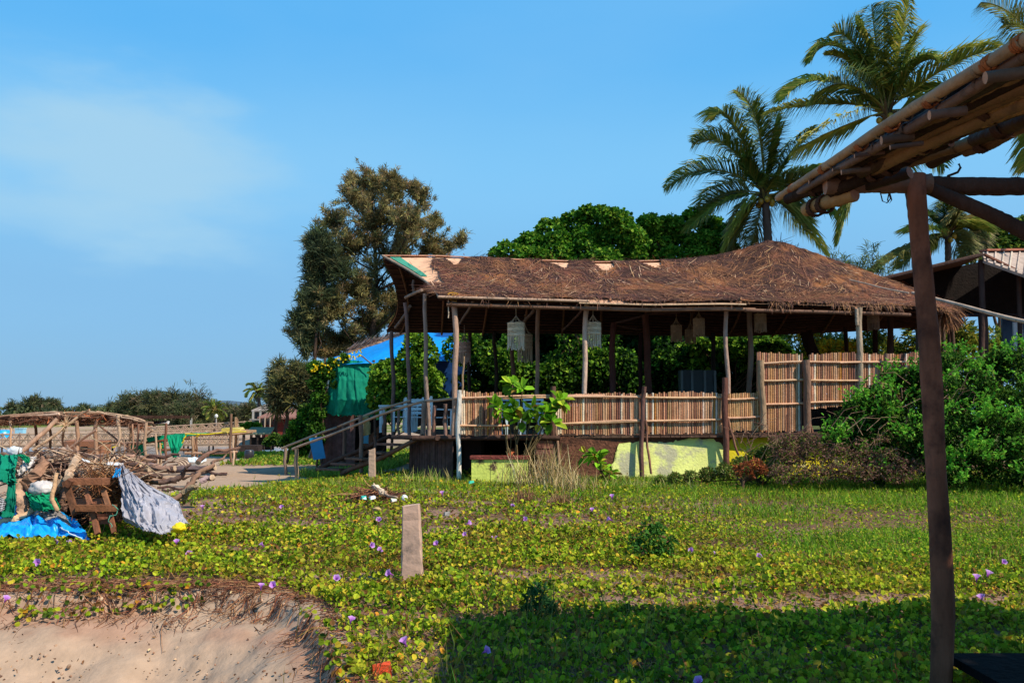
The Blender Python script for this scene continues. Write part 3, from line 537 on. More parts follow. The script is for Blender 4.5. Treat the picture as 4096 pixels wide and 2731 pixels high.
# cupboard in the shade
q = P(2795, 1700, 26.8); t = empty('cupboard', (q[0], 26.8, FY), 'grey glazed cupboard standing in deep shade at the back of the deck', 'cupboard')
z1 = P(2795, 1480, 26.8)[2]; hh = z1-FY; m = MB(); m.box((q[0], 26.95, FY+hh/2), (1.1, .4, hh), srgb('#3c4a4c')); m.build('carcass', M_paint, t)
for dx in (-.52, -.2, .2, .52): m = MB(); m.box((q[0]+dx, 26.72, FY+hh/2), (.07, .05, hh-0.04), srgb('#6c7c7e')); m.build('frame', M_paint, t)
def bez(a, c, b, n): t = np.linspace(0, 1, n)[:, None]; return (1-t)**2*a+2*t*(1-t)*c+t*t*b
# ---------------------------------------------------------------- foliage builders
G_B = [srgb('#6f9a2a'), srgb('#4f7f22'), srgb('#8fb03a'), srgb('#35601c'), srgb('#b9b83c')]
def dirs(n, up=0.0):
    d = rng.normal(0, 1, (n, 3)); d[:, 2] += up; return unit(d)
def crown_leaves(m, clumps, n, L, W, pal, wt, up=0.6, shell=0.55, squash=0.8):
    cl = np.array([(c[0][0], c[0][1], c[0][2], c[1]) for c in clumps]); wgt = cl[:, 3]**2; i = rng.choice(len(cl), n, p=wgt/wgt.sum())
    d = dirs(n, 0.25); r = (shell+(1-shell)*rng.random(n)**0.6)*(0.8+0.5*vn(d[:, 0]*3+i*7, d[:, 2]*3+d[:, 1]*2))
    p = cl[i, :3]+d*np.array([1, 1, squash])*(cl[i, 3]*r)[:, None]
    ax = unit(d*0.7+dirs(n)*0.8+np.array([0, 0, -0.15])); nr = unit(d*0.5+dirs(n)*0.55+np.array([0, 0, up]))
    s = (0.65+0.6*rng.random(n)); m.leaves(p, ax, nr, L*s, W*s, pick(pal, wt, n))
def tree(name, label, cat, base, clumps, n, L, W, pal, wt, tr=0.16, group=None, up=0.6, shell=0.55, trunkcol='#5a4636', lean=(0, 0), limbs=True, mat=None, squash=0.8):
    base = np.array(base, float); t = empty(name, base, label, cat, group)
    top = np.mean([c[0] for c in clumps], axis=0); m = MB(); mid = base*(0.4)+top*0.6; mid[:2] = base[:2]*0.6+top[:2]*0.4
    m.tube(wob(base-[0, 0, .2], mid, 8, tr*0.5), [tr, tr*0.65], 8, srgb(trunkcol))
    if limbs:
        for c in clumps[:14]:
            a = mid+(base-mid)*random.random()*0.5; m.tube(wob(a, np.array(c[0])*0.9+a*0.1, 7, 0.12), [tr*0.45, tr*0.1], 5, srgb(trunkcol))
    m.build('trunk', M_bark, t, True)
    m = MB(); crown_leaves(m, clumps, n, L, W, pal, wt, up, shell, squash); m.build('crown', mat or M_leaf, t)
    return t
def CL(lst, Y): return [(P(u, v, Y+(dy[0] if dy else 0)), r*Y/F) for (u, v, r, *dy) in lst]

# casuarina: clumps carrying feathery tufts
def casuarina(name, label, cat, base, clumps, nt_, per, L, wd, pal, wt, group=None, tr=0.3, trunkcol='#4c3d33', reach=1.0, full=0):
    base = np.array(base, float); t = empty(name, base, label, cat, group); top = np.mean([c[0] for c in clumps], axis=0)
    m = MB(); hi = clumps[0][0]; ax = wob(base-[0, 0, .3], np.array([hi[0], hi[1], hi[2]]), 14, tr*0.8); m.tube(ax, [tr, tr*0.15], 8, srgb(trunkcol))
    for c in clumps:
        k = np.clip((c[0][2]-base[2])/(hi[2]-base[2])-0.12, 0.1, 0.95); a = ax[int(k*13)]; m.tube(wob(a, np.array(c[0]), 7, 0.15), [tr*0.22, tr*0.05], 5, srgb(trunkcol))
    if full:   # near tree: branchlets carry the tufts, so limbs and sky gaps show
        q = []; d = []
        for c in clumps:
            cc = np.array(c[0]); nb_ = max(5, int(full*(c[1]*c[1])**.5*8))
            for _ in range(nb_):
                o = dirs(1)[0]*c[1]*.35*random.random(); dr = unit(dirs(1)[0]*.9+np.array([0, 0, .55])); Lb = c[1]*random.uniform(.7, 1.35); a = cc+o; b = a+dr*Lb; mm_ = a*.5+b*.5+np.array([0, 0, -.08*Lb]); pts = bez(a, mm_, b, 7)
                m.tube(pts, [.022, .006], 3, srgb(trunkcol), cap=False); tt = np.linspace(.15, 1.0, int(5+Lb*7)); pp = np.stack([np.interp(tt, np.linspace(0, 1, 7), pts[:, k]) for k in range(3)], 1)
                q.append(pp+rng.normal(0, .07, pp.shape)); d.append(np.repeat(unit(dr*.6+[0, 0, .45])[None], len(tt), 0))
        q = np.concatenate(q); d = np.concatenate(d); nt_ = len(q)
    else:
        cl = np.array([(c[0][0], c[0][1], c[0][2], c[1]) for c in clumps]); wg = cl[:, 3]**1.8; i = rng.choice(len(cl), nt_, p=wg/wg.sum()); d = dirs(nt_, 0.15)
        q = cl[i, :3]+d*(cl[i, 3]*(0.3+0.7*rng.random(nt_)**0.5)*(0.62+0.85*vn(d[:, 0]*2.5+i*5.3, d[:, 2]*2.5+d[:, 1]*1.7))*np.where(rng.random(nt_) < .12, 1.35, 1))[:, None]
    m.build('trunk', M_bark, t, True)
    lump = fbm(q[:, 0]*.7, q[:, 2]*.7+q[:, 1]*.4, 3)[:, None]; shade = pick(pal, wt, nt_, 0.22)*(.72+.56*lump); j = np.repeat(np.arange(nt_), per); n = len(j)
    td = unit(d*0.7+np.array([0, 0, 0.55])+rng.normal(0, .3, (nt_, 3)))[j]
    p0 = q[j]+rng.normal(0, 0.10*L/0.35, (n, 3)); dd = unit(td+rng.normal(0, .55, (n, 3))); ln = L*(0.5+rng.random(n))[:, None]
    p1 = p0+dd*ln*0.5; p2 = p1+unit(dd+np.array([0, 0, -0.5]))*ln*0.5*reach; wv = unit(np.cross(dd, rng.normal(0, 1, (n, 3))))*wd
    m = MB(); m.strips(p0, p1, p2, wv, np.clip(shade[j]*(1+(rng.random((n, 1))-.5)*.3), 0, 1), 0.3); m.build('crown', M_needle, t); return t
CP = [srgb('#8a7c4e'), srgb('#766c48'), srgb('#957c58'), srgb('#626a48'), srgb('#a0965e')]
Yc = 42.0
big = [(1490, 760, 110), (1400, 800, 75), (1580, 790, 85), (1330, 900, 85), (1680, 800, 70), (1500, 900, 140), (1640, 920, 120), (1400, 1000, 130), (1560, 1060, 150), (1720, 1000, 90), (1280, 1000, 70), (1250, 960, 35), (1300, 1100, 110), (1440, 1180, 140), (1240, 1180, 70), (1340, 1260, 130),
       (1210, 1290, 60), (1250, 1370, 90), (1380, 1380, 120), (1500, 1310, 130), (1190, 1350, 45), (1600, 1230, 120), (1700, 1130, 100), (1840, 975, 42), (1800, 1000, 25), (1740, 900, 45), (1245, 1055, 35), (1470, 1420, 100), (1310, 1420, 70), (1420, 725, 45), (1570, 730, 45), (1650, 760, 35)]
casuarina('casuarina_tree', 'tall olive-brown feathery casuarina tree behind the left end of the hut', 'tree', (P(1480, 1700, Yc)[0], Yc, -0.1), [(P(u, v, Yc+random.uniform(-2, 2)), r*.80*Yc/F) for u, v, r in big], 7000, 14, 0.22, 0.017, CP, [3, 3, 2, 1.6, 2], tr=0.26, full=3.2)
casuarina('casuarina_tree', 'dark green feathery casuarina whose foliage shows at the lower left of the tall olive one', 'tree', (P(1250, 1700, 40)[0], 40, -0.2), [(P(u, v, 40), r*.72*40/F) for u, v, r in [(1300, 1010, 60), (1270, 960, 45), (1270, 1120, 45), (1340, 1080, 80), (1225, 1220, 50), (1200, 1300, 50), (1215, 1380, 45), (1280, 1300, 60), (1310, 1200, 60), (1250, 1050, 35)]], 800, 22, 0.42, 0.020, [srgb('#566240'), srgb('#6a6c48'), srgb('#46523c')], [1, 1, 1], tr=0.14, full=1.9)
# broad-leaved trees behind the hut
GP = [srgb('#588824'), srgb('#3e701c'), srgb('#84a434'), srgb('#2a5416')]
A = [(2400, 900, 75), (2300, 900, 60), (2200, 930, 60), (2120, 985, 60), (2030, 1010, 45), (2470, 900, 60), (2230, 1000, 80), (2350, 990, 90), (2460, 1000, 90), (2130, 1060, 80), (1990, 1025, 35), (2250, 1080, 90), (2400, 1080, 90), (2500, 930, 55), (2530, 970, 60), (2520, 1030, 60), (2440, 870, 35), (2345, 850, 30), (2405, 850, 28)]
tree('almond_tree', 'leafy bright green broad-leaved tree rising behind the middle of the thatched roof', 'tree', (P(2330, 1700, 32.5)[0], 32.5, 0.3), [(P(u, v, 32.5+random.uniform(-1, 1)), r*32.5/F) for u, v, r in A], 24000, 0.15, 0.115, GP, [3, 3, 2, 2], 0.2, up=0.5, shell=0.7)
B = [(2600, 890, 40), (2680, 900, 45), (2760, 880, 40), (2840, 900, 45), (2910, 930, 40), (2550, 940, 50), (2620, 970, 60), (2720, 960, 60), (2820, 970, 60), (2900, 1000, 50), (2560, 1020, 60), (2680, 1030, 60), (2800, 1030, 60), (2920, 1050, 50), (2770, 850, 18)]
tree('almond_tree', 'darker green broad-leaved tree with layered boughs behind the roof, left of the lower coconut palm', 'tree', (P(2760, 1700, 34.5)[0], 34.5, 0.3), [(P(u, v, 34.5+random.uniform(-1, 1)), r*34.5/F) for u, v, r in B], 15000, 0.17, 0.10, [srgb('#528424'), srgb('#3a6c1c'), srgb('#6f9a2c'), srgb('#8fb03c')], [3, 2.5, 2.5, 1.2], 0.22, up=0.5, shell=0.6, squash=0.65)
# foliage seen under the roof
def rnd_cl(u0, u1, v0, v1, n, r0, r1, Y0, Y1): 
    o = []
    for _ in range(n): Y = random.uniform(Y0, Y1); o.append((P(random.uniform(u0, u1), random.uniform(v0, v1), Y), random.uniform(r0, r1)*Y/F))
    return o
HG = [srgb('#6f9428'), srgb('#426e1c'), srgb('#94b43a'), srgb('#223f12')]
tree('sea_grape_bush', 'sunlit round-leaved green bush at the left end of the deck before the blue tarp roof', 'bush', (P(1600, 1700, 27.2)[0]-0.6, 29.2, 0.0), [(P(u, v, 29.2), r*29.2/F) for u, v, r in [(1560, 1500, 70), (1540, 1580, 70), (1640, 1450, 60), (1660, 1370, 45), (1620, 1560, 80), (1700, 1420, 50), (1700, 1520, 70), (1650, 1640, 60), (1560, 1640, 50), (1740, 1600, 50), (1510, 1530, 35), (1690, 1370, 35)]], 7000, 0.13, 0.12, HG, [4, 3, 3, 1], 0.06, up=0.4, shell=0.6)
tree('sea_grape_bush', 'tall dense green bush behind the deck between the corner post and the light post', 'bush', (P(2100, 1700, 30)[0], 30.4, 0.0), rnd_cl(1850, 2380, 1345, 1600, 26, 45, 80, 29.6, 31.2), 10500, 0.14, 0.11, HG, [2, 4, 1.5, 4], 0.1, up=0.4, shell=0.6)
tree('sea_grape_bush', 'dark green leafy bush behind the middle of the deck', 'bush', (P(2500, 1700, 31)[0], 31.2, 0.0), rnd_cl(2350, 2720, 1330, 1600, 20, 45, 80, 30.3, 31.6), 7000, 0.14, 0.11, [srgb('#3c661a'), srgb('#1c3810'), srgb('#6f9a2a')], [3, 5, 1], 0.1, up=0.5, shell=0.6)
tree('sea_grape_bush', 'spreading green bough of big leaves behind the deck above the grey cupboard', 'bush', (P(2880, 1700, 29.8)[0], 29.8, 0.0), rnd_cl(2640, 3160, 1350, 1470, 20, 35, 55, 29.5, 30.6), 5200, 0.18, 0.12, HG, [3, 4, 2, 2], 0.1, up=0.7, shell=0.5, squash=0.5)
tree('croton_hedge', 'yellow and orange leaved hedge behind the right end of the hut', 'hedge', (P(3300, 1700, 31)[0], 31.5, 0.0), rnd_cl(3200, 3420, 1340, 1600, 12, 35, 60, 31, 32), 3200, 0.20, 0.05, [srgb('#e0a81c'), srgb('#c98a14'), srgb('#8a8a2a')], [4, 2, 2], 0.05, up=0.2)
tree('bamboo_thicket', 'feathery yellow-green thicket behind the right-hand fence', 'bush', (P(3560, 1700, 32)[0], 32.5, 0.0), rnd_cl(3150, 4150, 1330, 1600, 44, 40, 70, 31.8, 33.5), 15000, 0.32, 0.05, [srgb('#8f9a3a'), srgb('#5f7a30'), srgb('#b0a548'), srgb('#3c5a34')], [3, 3, 2, 2], 0.05, up=0.1)
# dark trees further behind closing the view
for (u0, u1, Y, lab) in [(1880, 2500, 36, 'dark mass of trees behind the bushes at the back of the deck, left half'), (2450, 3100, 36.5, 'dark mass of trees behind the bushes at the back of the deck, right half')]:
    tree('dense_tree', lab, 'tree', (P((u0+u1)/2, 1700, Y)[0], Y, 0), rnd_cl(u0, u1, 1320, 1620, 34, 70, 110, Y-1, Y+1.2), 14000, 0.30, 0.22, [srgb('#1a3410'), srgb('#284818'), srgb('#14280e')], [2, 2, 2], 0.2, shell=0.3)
tree('dense_tree', 'green and yellow-topped tree at the far right behind the dark shed roof', 'tree', (P(4010, 1700, 44)[0], 44, 0), CL([(3960, 930, 45), (4040, 930, 50), (4100, 960, 60), (3900, 960, 40), (3980, 990, 60), (4060, 1010, 60), (4130, 900, 50), (3880, 1010, 40)], 44), 5200, 0.26, 0.14, [srgb('#5f7a30'), srgb('#8f9a3a'), srgb('#3c5a24')], [3, 2, 2], 0.2)
casuarina('slender_sapling', 'thin wispy treetop showing over the right slope of the thatched roof', 'tree', (P(3490, 1700, 36)[0], 36, 0), CL([(3490, 1015, 30), (3520, 1060, 25), (3470, 1060, 25), (3530, 1095, 30), (3480, 1100, 30)], 36), 50, 9, 0.34, 0.015, [srgb('#4c6038'), srgb('#6f7a48')], [1, 1], tr=0.07)
casuarina('slender_sapling', 'low wispy treetop just left of the dark shed roof tip', 'tree', (P(3390, 1700, 36)[0], 36, 0), CL([(3350, 1045, 25), (3390, 1055, 25), (3410, 1085, 25), (3320, 1050, 15), (3440, 1095, 25)], 36), 55, 9, 0.34, 0.015, [srgb('#4c6038'), srgb('#6f7a48')], [1, 1], tr=0.07)

# ---------------------------------------------------------------- coconut palms
PG = [srgb('#768c3c'), srgb('#587634'), srgb('#98a048'), srgb('#b8a858')]
def frond(a, b, ctrl, width, parent, yel=0.0, dry=0.0, nl=115, lw=0.034, hang=0.75, start=0.16):
    pts = bez(a, ctrl, b, 40); m = MB(); rc = np.array(srgb('#8c8a3c'))*(1-yel)+np.array(srgb('#c9a83a'))*yel; m.tube(pts, [0.035, 0.008], 5, rc)
    t = np.linspace(start, 1.0, nl); p = np.stack([np.interp(t, np.linspace(0, 1, 40), pts[:, k]) for k in range(3)], 1)
    T = unit(np.gradient(p, axis=0)); up = np.array([0, 0, 1.0]); sd = unit(np.cross(T, up)+1e-6)
    nb = unit(np.cross(sd, T)); roll = random.uniform(-.5, .5)
    for sg in (-1, 1):
        L = width*np.sin(np.clip(t*0.92+0.10, 0, 1)*math.pi)**0.55*(0.85+0.3*rng.random(nl))
        L *= np.where(rng.random(nl) < 0.05, 0.4, 1)
        k = 0.40+0.5*t; D = unit(sd*sg*(1.0)+T*k[:, None]+nb*(0.25+roll*sg)+rng.normal(0, .10, (nl, 3)))
        p1 = p+D*L[:, None]*0.5; D2 = unit(D+np.array([0, 0, -hang])*(0.7+0.5*rng.random((nl, 1)))); p2 = p1+D2*L[:, None]*0.55
        wv = unit(np.cross(D, T+0.25*nb))*lw*(1-0.3*t[:, None])
        c = pick(PG, [3, 3, 2, 1], nl, 0.15); yc = np.array(srgb('#b8a83e')); dc = np.array(srgb('#8f7a58')); c = c*(1-yel*0.8)+yc*yel*0.8; c = c*(1-dry)+dc*dry
        m.strips(p, p1, p2, wv*np.ones((nl, 1)), c, 0.1)
    m.build('frond', M_palm, parent)
def palm(label, Y, c, base_u, tips, width, trunk_r=0.16, nuts=8, group='coconut palms behind the hut', trunk=None, base_z=0.0, **kw):
    ctr = P(c[0], c[1], Y); base = np.array([P(base_u, 1650, Y)[0], Y, base_z]); t = empty('coconut_palm', base, label, 'palm tree', group)
    m = MB(); cp = trunk if trunk is not None else (base*0.5+ctr*0.5+np.array([0.3, 0, 0])); pts = bez(base-[0, 0, .2], cp, ctr, 60)
    rr = trunk_r*(1+0.10*(np.arange(60) % 2)); rr = rr*np.linspace(1.25, 0.75, 60); m.tube(pts, rr, 10, srgb('#5c4a40')); m.build('trunk', M_bark, t, True)
    m = MB()   # fibrous heart of the crown
    for k in range(26):
        d = unit(rng.normal(0, 1, 3)+[0, 0, .8]); m.tube([ctr-[0, 0, .25], ctr+d*0.25, ctr+d*0.55+[0, 0, .05]], [0.09, 0.05, 0.015], 5, jc(srgb(random.choice(['#6b5236', '#8c7a44', '#4c3c2c']))))
    m.build('crownshaft', M_bark, t, True)
    for tp in tips:
        (tu, tv, cu, cv) = tp[:4]; o = tp[4] if len(tp) > 4 else {}
        dy = o.get('dy', random.uniform(-1.3, 1.3)); b = P(tu, tv, Y+dy); ct = P(cu, cv, Y+dy*0.6)
        frond(ctr+[0, 0, 0.05], b, ct, o.get('w', width), t, o.get('y', random.choice([0, 0, .15])), o.get('dry', 0), hang=o.get('h', 0.75), **kw)
    for k in range(nuts):
        an = random.random()*6.28; q = ctr+[0.28*math.cos(an), 0.28*math.sin(an), -0.12-0.28*random.random()]; m = MB(); z = np.linspace(-1, 1, 8)
        m.tube([q+[0, 0, zz*0.13] for zz in z], 0.11*np.sqrt(np.maximum(0.03, 1-z**2)), 10, jc(srgb('#b08a2c'), .15)); m.build('coconut', M_plastic, t, True)
    return t
TA = [(2651, 762, 2840, 590), (2766, 578, 2900, 490), (2855, 485, 2900, 340), (2938, 360, 3060, 420), (3010, 400, 3050, 560), (3112, 452, 3070, 600), (3140, 480, 3090, 620, dict(w=.55)), (3257, 500, 3130, 640), (3289, 660, 3170, 690), (2812, 850, 2870, 740, dict(dry=.25)), (2735, 935, 2880, 770), (2885, 1020, 2990, 830, dict(y=.6)),
      (3314, 1030, 3140, 800, dict(y=.35)), (3000, 1000, 3040, 850, dict(dry=.5)), (3230, 930, 3120, 790, dict(dry=.2)), (3346, 874, 3220, 720), (2960, 640, 3010, 700), (3110, 700, 3080, 740, dict(w=.5)), (3290, 760, 3180, 690, dict(y=.5)), (2930, 1010, 2930, 860, dict(dry=.6))]
palm('shorter coconut palm with golden nuts whose trunk rises behind the thatched peak', 33, (3058, 778), 3105, TA, 1.3, 0.17, 9, trunk=P(3075, 900, 33))
TB = [(3233, 258, 3340, 40), (3120, 415, 3260, 215), (3485, 15, 3500, 180), (3535, 5, 3535, 200), (3640, -40, 3600, 200, dict(y=.3)), (3293, 222, 3400, 190, dict(y=.6, w=.55)), (3250, 392, 3380, 260), (3040, 462, 3300, 375, dict(y=.35, h=1.2)), (3165, 610, 3350, 500, dict(y=.6)), (3752, 245, 3660, 200), (3735, 375, 3660, 300), (4005, 190, 3790, 230, dict(y=.3)),
      (3344, 995, 3440, 640, dict(y=.45)), (3780, 680, 3690, 480), (3700, 560, 3640, 480), (3400, 250, 3480, 240), (3420, 80, 3500, 200), (3680, 120, 3620, 230), (3560, 330, 3550, 360, dict(w=.6)), (3440, 420, 3480, 380, dict(w=.6)), (3330, 130, 3430, 120), (3610, 700, 3600, 540), (3830, 500, 3720, 420, dict(y=.3))]
palm('tallest coconut palm, its crown above the dark bamboo eave', 30, (3548, 450), 3690, TB, 1.35, 0.17, 5, trunk=P(3690, 650, 30))
TC = [(3480, 1100, 3600, 1000, dict(dry=.5)), (3590, 1080, 3680, 980, dict(dry=.3)), (3640, 930, 3700, 900), (3690, 840, 3740, 880), (3770, 800, 3780, 880, dict(dry=.3)), (3860, 810, 3820, 880, dict(dry=.6)), (3930, 1000, 3870, 850, dict(dry=.7)), (3960, 930, 3880, 880), (3720, 1010, 3760, 930, dict(y=.5)), (3850, 1040, 3820, 930, dict(dry=.5)), (3900, 870, 3850, 860, dict(dry=.4)), (3820, 770, 3800, 850)]
palm('brownish drooping coconut palm crown above the dark shed roof', 38, (3790, 935), 3790, TC, 1.2, 0.16, 3, trunk=P(3800, 1200, 38))
TD = [(3921, 10, 4080, 10, dict(dry=.2)), (4010, 100, 4110, 70, dict(y=.3)), (4090, 700, 4180, 450, dict(y=.3)), (3950, 560, 4100, 400, dict(y=.2)), (4350, 100, 4280, 200), (4250, 20, 4260, 160), (4420, 500, 4350, 300), (4300, 700, 4280, 450), (4050, 300, 4150, 290)]
palm('coconut palm mostly out of frame whose frond tips reach in at the top right corner', 27, (4250, 330), 4300, TD, 1.2, 0.17, 3, trunk=P(4330, 1000, 27))
TE = [(985, 1590, 1000, 1545), (978, 1565, 1005, 1545), (985, 1540, 1010, 1530), (1015, 1530, 1025, 1545), (1030, 1525, 1030, 1540), (1050, 1532, 1040, 1545), (1070, 1545, 1050, 1540), (1082, 1565, 1055, 1548), (1078, 1595, 1060, 1560), (1000, 1610, 1015, 1570), (1060, 1610, 1050, 1580), (1035, 1605, 1035, 1580, dict(dry=.5))]
palm('small distant coconut palm beside the pale two-storey house', 88, (1032, 1568), 1034, TE, 0.75, 0.2, 0, group='far coconut palms', base_z=-0.5, nl=30, lw=0.06)
palm('coconut palm at the far left end of the hillside trees, behind the grey-roofed kiosk', 104, (860, 1640), 861, [(u+ -170, v+70, cu-170, cv+72) for (u, v, cu, cv, *_) in TE], 0.7, 0.2, 0, group='far coconut palms', base_z=-0.6, nl=24, lw=0.07)
# ---------------------------------------------------------------- dark shed at the right
shd = empty('wooden_shed', P(3850, 1650, 27), 'dark open wooden shed with a ridged pale roof at the far right behind the bush', 'shed')
Ys = 27.0
def slab(pts, th, col, name, mat, parent):
    pts = [np.array(p, float) for p in pts]; n = unit(np.cross(pts[1]-pts[0], pts[2]-pts[0])); n = n if n[2] > 0 else -n; lo = [p-n*th for p in pts]; m = MB()
    m.add(pts+lo, q=[(0, 1, 2, 3), (7, 6, 5, 4), (0, 4, 5, 1), (1, 5, 6, 2), (2, 6, 7, 3), (3, 7, 4, 0)], c=col); return m.build(name, mat, parent)
apex = P(3930, 1010, 26.0); lft = P(3525, 1108, 26.0); rgt = P(4300, 1190, 25.5)
bk = np.array([1.6, 7.5, 0.2])
rf = slab([lft, apex, apex+bk, lft+bk], 0.10, srgb('#5c463c'), 'roof', M_tile, shd)
rf2 = slab([P(3936, 1042, 25.8), P(4420, 1215, 24.6), P(4420, 1000, 29.5), P(3932, 1006, 26.6)], 0.08, srgb('#a8968a'), 'roof', M_tile, shd)
m = MB()
for k in range(16):
    f = (k+.5)/16; a = P(3936, 1042, 25.8)*(1-f)+P(4420, 1215, 24.6)*f; b = P(3932, 1006, 26.6)*(1-f)+P(4420, 1000, 29.5)*f; m.tube([a+[0, 0, .03], b+[0, 0, .03]], 0.03, 5, jc(srgb('#b8a898')))
m.build('roof_ridges', M_tile, rf2, True)
m = MB(); m.plank(lft+[0, -.05, -.08], apex+[0, -.05, -.08], .05, .28, srgb('#43302a'), up=(0, -1, 0.01)); m.build('fascia', M_wood, shd)
m = MB(); m.plank(apex+[0, -.05, -.06], rgt+[0, -.05, -.06], .05, .12, srgb('#8a5a48'), up=(0, -1, 0.01)); m.build('fascia', M_wood, shd)
m = MB(); m.plank(P(3932, 1002, 26.6), P(4420, 996, 29.5), .3, .06, srgb('#a06450')); m.build('ridge_tiles', M_tile, rf2)
for (u, v0, v1, Y, r) in [(3925, 1040, 1560, 26.1, .09), (4075, 1100, 1560, 26.2, .07), (3560, 1125, 1560, 26.3, .09), (3930, 1260, 1640, 26.6, .14), (3800, 1300, 1600, 31, .08)]:
    pole(P(u, v0, Y), P(u, v1, Y), r, srgb('#4a3832'), 'post', shd, M_bark, amp=.02)
pole(P(3530, 1262, 26.4), P(4200, 1262, 26.4), 0.05, srgb('#3a2a26'), 'beam', shd, amp=.02)
wl = [P(3560, 1125, 28), P(3560, 1262, 28), P(4400, 1262, 28), P(4400, 1125, 28), P(3930, 1045, 28)]
m = MB(); V = np.array(wl); V2 = V+[0, .1, 0]; m.add(np.vstack([V, V2]), q=[(0, 1, 2, 3), (5, 8, 7, 6), (0, 5, 6, 1), (1, 6, 7, 2), (2, 7, 8, 3)], t=[(0, 3, 4), (5, 9, 8)], c=srgb('#1c1512')); m.build('back_wall', M_wood, shd)  # near-black wall put in to darken the interior, shade in its colour
m = MB(); m.box((P(4120, 1500, 29.5)[0], 29.5, P(4120, 1390, 29.5)[2]), (1.8, .1, 2.4), srgb('#1c3a5c')); m.build('blue_sheet', M_tarp, shd)
m = MB(); m.box((P(4080, 1500, 27)[0], 27, P(4080, 1345, 27)[2]), (.30, .06, .9), srgb('#b8c4cc')); m.build('door_leaf', M_paint, shd)
tile_ = tag(MB(), None) if False else None
pg = MB(); a = P(3640, 1240, 24.8)

# ---------------------------------------------------------------- foreground bamboo shelter (photographer's side)
shel = empty('bamboo_shelter', (2.62, 5.2, 0), 'dark bamboo and log shelter in the near right foreground with a tied bamboo eave', 'shelter')
# main post
m = MB(); zt = np.linspace(0, 1, 24); a = np.array([2.63, 5.15, -0.05]); b = P(3676, 700, 5.2); a = P(3762, 2760, 5.15); pts = wob(a, b, 24, 0.018); pts[:, 0] += 0.02*np.sin(zt*5)
m.tube(pts, [0.062, 0.066, 0.056, 0.062, 0.055, 0.058], 14, srgb('#7c4e3a'), jit=0.05); M_post = vmat('post_bark', 0.85, 3.5, 0.7, 0.9, 9, stretch=(1, 1, 0.35), spec=0.15, dark=(0.035, 0.015, 0.012), darkthr=(0.50, 0.66), dscale=2.2); mpost = m.build('post', M_post, shel, True)
def bp(u0, v0, Y0, u1, v1, Y1, r0, r1, col, name, mat=M_bark, cap='#a5765c', amp=0.01, nodes=0, seg=12):
    a = P(u0, v0, Y0); b = P(u1, v1, Y1); n = 20 if nodes else 10; pts = wob(a, b, n, amp); m = MB()
    r = np.linspace(r0, r1, n)
    n2 = 48; tt_ = np.linspace(0, 1, n2); pts = np.stack([np.interp(tt_, np.linspace(0, 1, n), pts[:, k]) for k in range(3)], 1); Lm = float(np.linalg.norm(b-a)); r = np.linspace(r0, r1, n2)*(1+.07*np.exp(-((tt_*Lm/.26+random.random()) % 1-.5)**2/.006)+.05*(vn(tt_*9+random.random()*50, 0*tt_)-.5)); m.tube(pts, r, seg, srgb(col), capc=srgb(cap), jit=0.05)
    if nodes:
        for k in range(1, nodes+1):
            q = k/(nodes+1); p = a+(b-a)*q; d = unit(b-a); rr = r0+(r1-r0)*q; m.tube([p-d*.012, p, p+d*.012], [rr*1.0, rr*1.12, rr*1.0], seg, np.array(srgb(col))*0.7, cap=False)
    return m.build(name, mat, shel, True)
# horizontal logs and brace
bp(3300, 745, 5.25, 3720, 735, 5.22, 0.055, 0.06, '#7a5a48', 'tie_beam', M_bam, amp=.006)
bp(3560, 735, 5.3, 4400, 745, 5.15, 0.058, 0.055, '#4a352c', 'tie_beam', M_bark)
bp(3700, 745, 5.25, 4250, 1000, 5.05, 0.042, 0.05, '#4a352c', 'brace', M_bark)
# outer bamboo rail, coming towards the viewer
rail = bp(3112, 792, 5.95, 4300, 35, 3.0, 0.024, 0.031, '#9c7a5a', 'eave_rail', M_bam, amp=.012, nodes=9)
bp(3150, 800, 5.8, 4320, 90, 3.05, 0.022, 0.028, '#6a4c3c', 'eave_rail', M_bam, amp=.01, nodes=8)
# long poles lying side by side under the rail (ends u,v,Y)
PLs = [(3150, 798, 5.75, 3650, 600, 4.7, .040, .044), (3225, 842, 5.55, 3420, 775, 5.2, .050, .052), (3235, 832, 5.6, 3640, 690, 5.0, .034, .040), (3325, 770, 5.3, 3800, 560, 4.5, .042, .044), (3400, 720, 5.15, 3700, 600, 4.75, .036, .036), (3440, 690, 5.0, 3800, 545, 4.4, .040, .044), (3555, 640, 4.8, 3840, 500, 4.3, .048, .050),
       (3672, 580, 4.55, 3980, 440, 4.0, .052, .050), (3720, 650, 4.9, 4250, 400, 4.1, .045, .045), (3852, 480, 4.2, 4060, 370, 3.75, .060, .052), (3860, 610, 4.6, 4050, 530, 4.3, .030, .032), (3900, 560, 4.5, 4300, 380, 3.7, .045, .048), (3930, 480, 4.1, 4350, 300, 3.5, .048, .05), (3640, 650, 4.9, 4250, 455, 4.05, .035, .038),
       (3560, 560, 4.6, 4250, 220, 3.3, .032, .036), (3700, 470, 4.2, 4280, 170, 3.15, .036, .04), (3620, 520, 4.4, 4300, 260, 3.35, .034, .038), (3790, 540, 4.4, 4330, 330, 3.6, .046, .046), (3480, 645, 4.9, 3900, 450, 4.1, .026, .03), (3980, 400, 3.85, 4350, 230, 3.3, .05, .05), (3190, 775, 5.75, 4300, 150, 3.15, .03, .034), (3260, 755, 5.6, 4300, 200, 3.25, .034, .036), (3320, 740, 5.5, 4300, 260, 3.35, .03, .036), (3480, 690, 5.0, 4300, 320, 3.5, .04, .045)]
